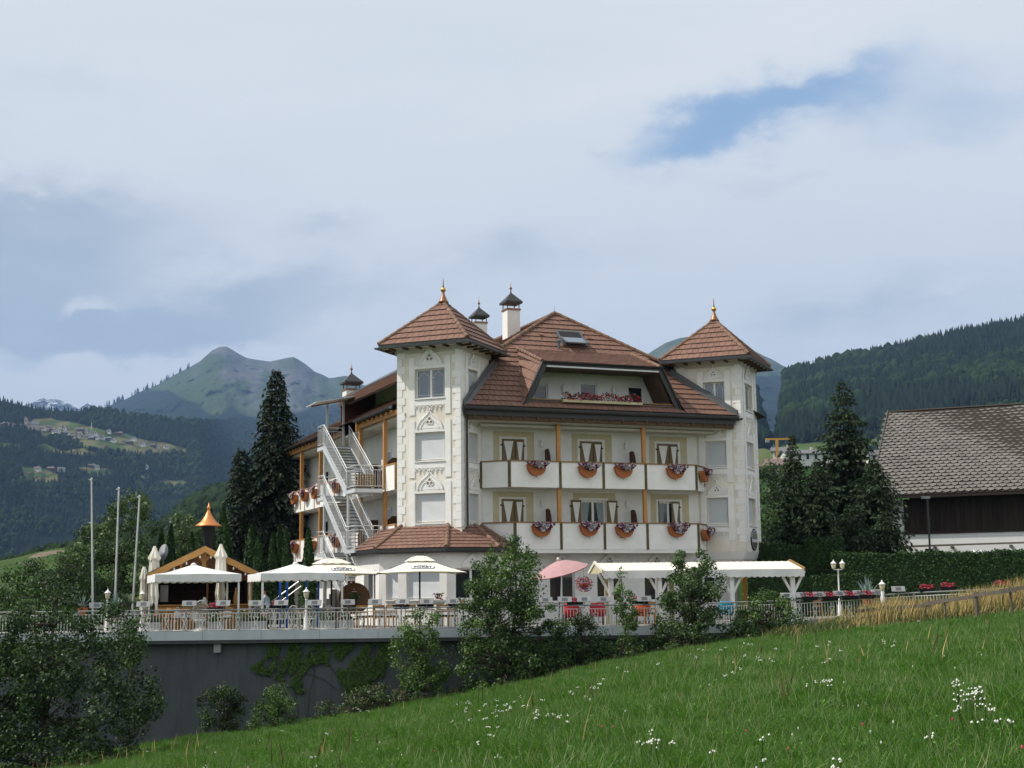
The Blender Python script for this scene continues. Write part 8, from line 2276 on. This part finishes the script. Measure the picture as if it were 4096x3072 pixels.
sd = np.repeat(rng.choice(len(X), 5200), 7); f = np.tile(np.linspace(.72, 1.0, 7), 5200)
link('dry_grass', np_mesh('dry_grass', V, Fc, [M['straw'], M['leaf_brown'], M['leaf_mid']], mi=np.repeat(rng.choice(3, len(X), p=[.62, .2, .18]), 2)), kind='stuff', label='tall straw coloured grass between the fence and the railing')
# green rank growth under it
n = 9000; X = rng.uniform(9, 24, n); Yg = rng.uniform(50, 57, n); Z = meadow_z(X, Yg)
V, Fc = blades(np.stack([X, Yg, Z], 1), np.full(n, .45), .014, rng, .5)
link('rank_grass', np_mesh('rank_grass', V, Fc, [M['leaf_mid'], M['leaf_brown'], M['straw']], mi=np.repeat(rng.choice(3, n, p=[.5, .35, .15]), 2)), kind='stuff', label='olive coloured rank grass along the fence')

# ------------------------------------------------------------------ meadow grass: tuft patches scattered over the slope
D('grass_a', (.058, .150, .014), .55, island=.35, trans=.3, spec=.35)
D('grass_b', (.092, .210, .022), .5, island=.3, trans=.3, spec=.4)
D('grass_c', (.062, .150, .034), .5, island=.3, trans=.25, spec=.5)
D('grass_tip', (.24, .29, .13), .7, island=.3, trans=.2)
D('dock', (.095, .055, .03), .8, island=.3)
PATCH = []
pc = bpy.data.collections.new('grass_patches')
for v in range(7):
    rg = np.random.default_rng(400 + v); n = 420
    P = np.stack([rg.uniform(-.36, .36, n), rg.uniform(-.36, .36, n), np.full(n, -.02)], 1)
    V, Fc = blades(P, np.full(n, .20), .0062, rg, .75, curve=.7); mi = np.repeat(rg.choice(3, n, p=[(.55, .3, .15), (.4, .4, .2), (.6, .2, .2)][v % 3]), 2)
    nb_ = 90                                             # clover and herb leaves low down
    PB = np.stack([rg.uniform(-.36, .36, nb_), rg.uniform(-.36, .36, nb_), rg.uniform(.03, .13, nb_)], 1)
    V2, F2 = leaf_quads(PB, rg.normal(0, .4, (nb_, 3)) + [0, 0, 1], .05, rg, width=.7)
    ns = 9                                               # flowering stems
    PS = np.stack([rg.uniform(-.36, .36, ns), rg.uniform(-.36, .36, ns), np.full(ns, 0)], 1)
    V3, F3 = blades(PS, np.full(ns, .30), .0035, rg, .35)
    Va = np.concatenate([V, V2, V3]); Fa = np.concatenate([Fc, F2 + len(V), F3 + len(V) + len(V2)])
    ma = np.concatenate([mi, rg.choice([0, 1], nb_), np.full(len(F3), 3)])
    o = bpy.data.objects.new('grass_patch', np_mesh('grass_patch', Va, Fa, [M['grass_a'], M['grass_b'], M['grass_c'], M['grass_tip']], mi=ma)); pc.objects.link(o)
rg = np.random.default_rng(433)
pts = []
y = 8.0
while y < 57:
    st_ = .30 + max(0, (y - 16) * .006); w = .40 * y + 3
    xs_ = np.arange(-w, w + 3, st_); pts.append(np.stack([xs_ + rg.uniform(-.16, .16, len(xs_)), np.full(len(xs_), y) + rg.uniform(-.16, .16, len(xs_))], 1)); y += st_
pts = np.concatenate(pts)
lim = np.interp(pts[:, 0], [-30, -12, 6, 9, 13, 30], [56.8, 56.8, 56.8, 57.5, 55.0, 54.0]); pts = pts[pts[:, 1] < lim]
GZ_ = meadow_z(pts[:, 0], pts[:, 1])
gm = bpy.data.meshes.new('meadow_grass'); gm.vertices.add(len(pts)); gm.vertices.foreach_set('co', np.concatenate([pts, GZ_[:, None]], 1).astype(np.float32).ravel())
sc_ = gm.attributes.new('size', 'FLOAT', 'POINT')
big = fbm(pts[:, 0] / 3.0, pts[:, 1] / 5.0, 441, 3)
sv = rg.uniform(.7, 1.25, len(pts)) * (.55 + big * .9) * np.interp(pts[:, 1], [8, 14, 30, 57], [.8, .9, .9, .8]); sc_.data.foreach_set('value', sv.astype(np.float32))
go = link('meadow_grass', gm, kind='stuff', label='lush green meadow grass covering the slope in front')
ng = bpy.data.node_groups.new('scatter', 'GeometryNodeTree')
ng.interface.new_socket('Geometry', in_out='INPUT', socket_type='NodeSocketGeometry'); ng.interface.new_socket('Geometry', in_out='OUTPUT', socket_type='NodeSocketGeometry')
gi, gout = ng.nodes.new('NodeGroupInput'), ng.nodes.new('NodeGroupOutput')
iop = ng.nodes.new('GeometryNodeInstanceOnPoints'); ci_ = ng.nodes.new('GeometryNodeCollectionInfo'); ci_.inputs['Collection'].default_value = pc
ci_.inputs['Separate Children'].default_value = True; ci_.inputs['Reset Children'].default_value = True
iop.inputs['Pick Instance'].default_value = True
rv = ng.nodes.new('FunctionNodeRandomValue'); rv.data_type = 'FLOAT_VECTOR'; rv.inputs[0].default_value = (-.12, -.12, 0); rv.inputs[1].default_value = (.12, .12, 6.28)
at = ng.nodes.new('GeometryNodeInputNamedAttribute'); at.data_type = 'FLOAT'; at.inputs['Name'].default_value = 'size'
l = ng.links.new
l(gi.outputs[0], iop.inputs['Points']); l(ci_.outputs[0], iop.inputs['Instance']); l(rv.outputs[0], iop.inputs['Rotation']); l(at.outputs[0], iop.inputs['Scale']); l(iop.outputs[0], gout.inputs[0])
go.modifiers.new('scatter', 'NODES').node_group = ng

# white umbels, clover heads, docks in the meadow
def umbels(xy, Yv, seed, h0=.36, r0=.022):
    rg = np.random.default_rng(seed); mb = MB()
    for (x, y), Yq in zip(xy, Yv):
        X = (x - CX) / F * Yq; z = float(meadow_z(X, Yq)); b = Vector((X, Yq, z)); h = h0 * rg.uniform(.8, 1.2); top = b + Vector((rg.normal(0, .05), rg.normal(0, .05), h))
        mb.m = 1; mb.tube(b, top, .004, 4, cap=False); mb.m = 0
        for q in range(int(rg.integers(3, 7))):
            c = top + Vector((rg.normal(0, r0 * 1.0), rg.normal(0, r0 * .8), rg.normal(0, .012))); rr = r0 * rg.uniform(.35, .6)
            mb.add([c + Vector((rr * math.cos(a), rr * math.sin(a), .006 * math.sin(3 * a))) for a in np.linspace(0, 5.5, 8)] + [c + Vector((0, 0, .014))], [(i, (i + 1) % 8, 8) for i in range(8)])
    return mb
def ground_Y(x, y):
    best = None
    for Yq in np.arange(10, 57, .25):
        P = W(x, y, Yq); z = float(meadow_z(P.x, Yq)) + .38
        if P.z < z: return Yq
    return 56.0
SPOTS = [(1830, 2810), (1850, 2825), (1880, 2815), (1900, 2830), (1925, 2820), (1960, 2840), (1990, 2835), (2010, 2820), (2050, 2822), (2090, 2830), (2130, 2830), (2200, 2850), (2215, 2860), (2160, 2870), (1960, 2880), (1935, 2900), (1870, 2870), (2240, 2880), (2370, 2725), (2380, 2735), (2370, 2750), (2265, 2760), (2280, 2765), (2060, 2790), (1980, 2815), (2020, 2830), (2480, 2690), (2620, 2665), (2730, 2625), (2770, 2590), (2870, 2605), (2930, 2625), (2945, 2630), (2910, 2650), (2900, 2680), (2960, 2580), (3000, 2580), (3040, 2640), (3260, 2590), (3290, 2580), (3280, 2630), (3500, 2555), (3510, 2565), (3635, 2485), (3230, 2720), (3250, 2715), (3260, 2730), (3780, 2760), (3800, 2755), (3850, 2755), (3840, 2770), (3780, 2790), (3830, 2800), (3860, 2770), (3870, 2790), (3850, 2810), (3800, 2805), (2550, 2950), (2570, 2955), (2590, 2960), (2610, 2965), (1930, 2950), (1945, 2945), (1910, 2970), (1950, 3005), (1440, 2835), (1470, 2840), (1450, 2850), (1040, 2950), (1120, 2930), (1310, 2925), (860, 3010), (1250, 3040), (840, 3050), (600, 3010), (150, 3020), (160, 3050), (170, 3030), (130, 3045), (370, 3000), (380, 3015), (350, 3060), (3870, 2870), (3990, 2920), (3980, 2900), (4060, 2980), (3690, 2910), (3000, 2980), (3040, 3060), (3280, 3065), (3360, 3060), (2800, 3010)]
xy = SPOTS; Yv = [ground_Y(x, y) for x, y in xy]
rg = np.random.default_rng(451); ex = [(x + rg.normal(0, 45), y + rg.normal(0, 16)) for x, y in SPOTS[:60] for _ in range(1)]; Yx = [ground_Y(x, y + 8) for x, y in ex]
mb = umbels(xy + ex, Yv + Yx, 453); mb.build('meadow_flowers', [M['umbel'], M['leaf_mid']], kind='stuff', label='white umbel flowers dotted over the meadow')
rg = np.random.default_rng(455); cl = MB()
for _ in range(160):
    Yq = rg.uniform(11, 30); X = rg.uniform(-.33, .37) * Yq; z = float(meadow_z(X, Yq)) + rg.uniform(.12, .24); r = .009
    cl.m = int(rg.uniform() < .3); cl.lathe([(.004, -.01), (r, 0), (r * .8, .014), (.002, .02)], (X, Yq, z), 6)
cl.build('clover_heads', [M['umbel'], M['petal_pink']], kind='stuff', label='small clover heads in the near meadow')
n = 900; X = rg.uniform(-14, 14, n); Yq = rg.uniform(18, 50, n); c = fbm(X / 2, Yq / 3, 457, 3); kx = c > .56; X, Yq = X[kx], Yq[kx]
V, Fc = blades(np.stack([X, Yq, meadow_z(X, Yq)], 1), np.full(len(X), .55), .012, rg, .2)
link('sorrel', np_mesh('sorrel', V, Fc, [M['dock'], M['straw']], mi=np.repeat(rg.choice(2, len(X), p=[.7, .3]), 2)), kind='stuff', label='reddish brown sorrel stalks in the meadow')
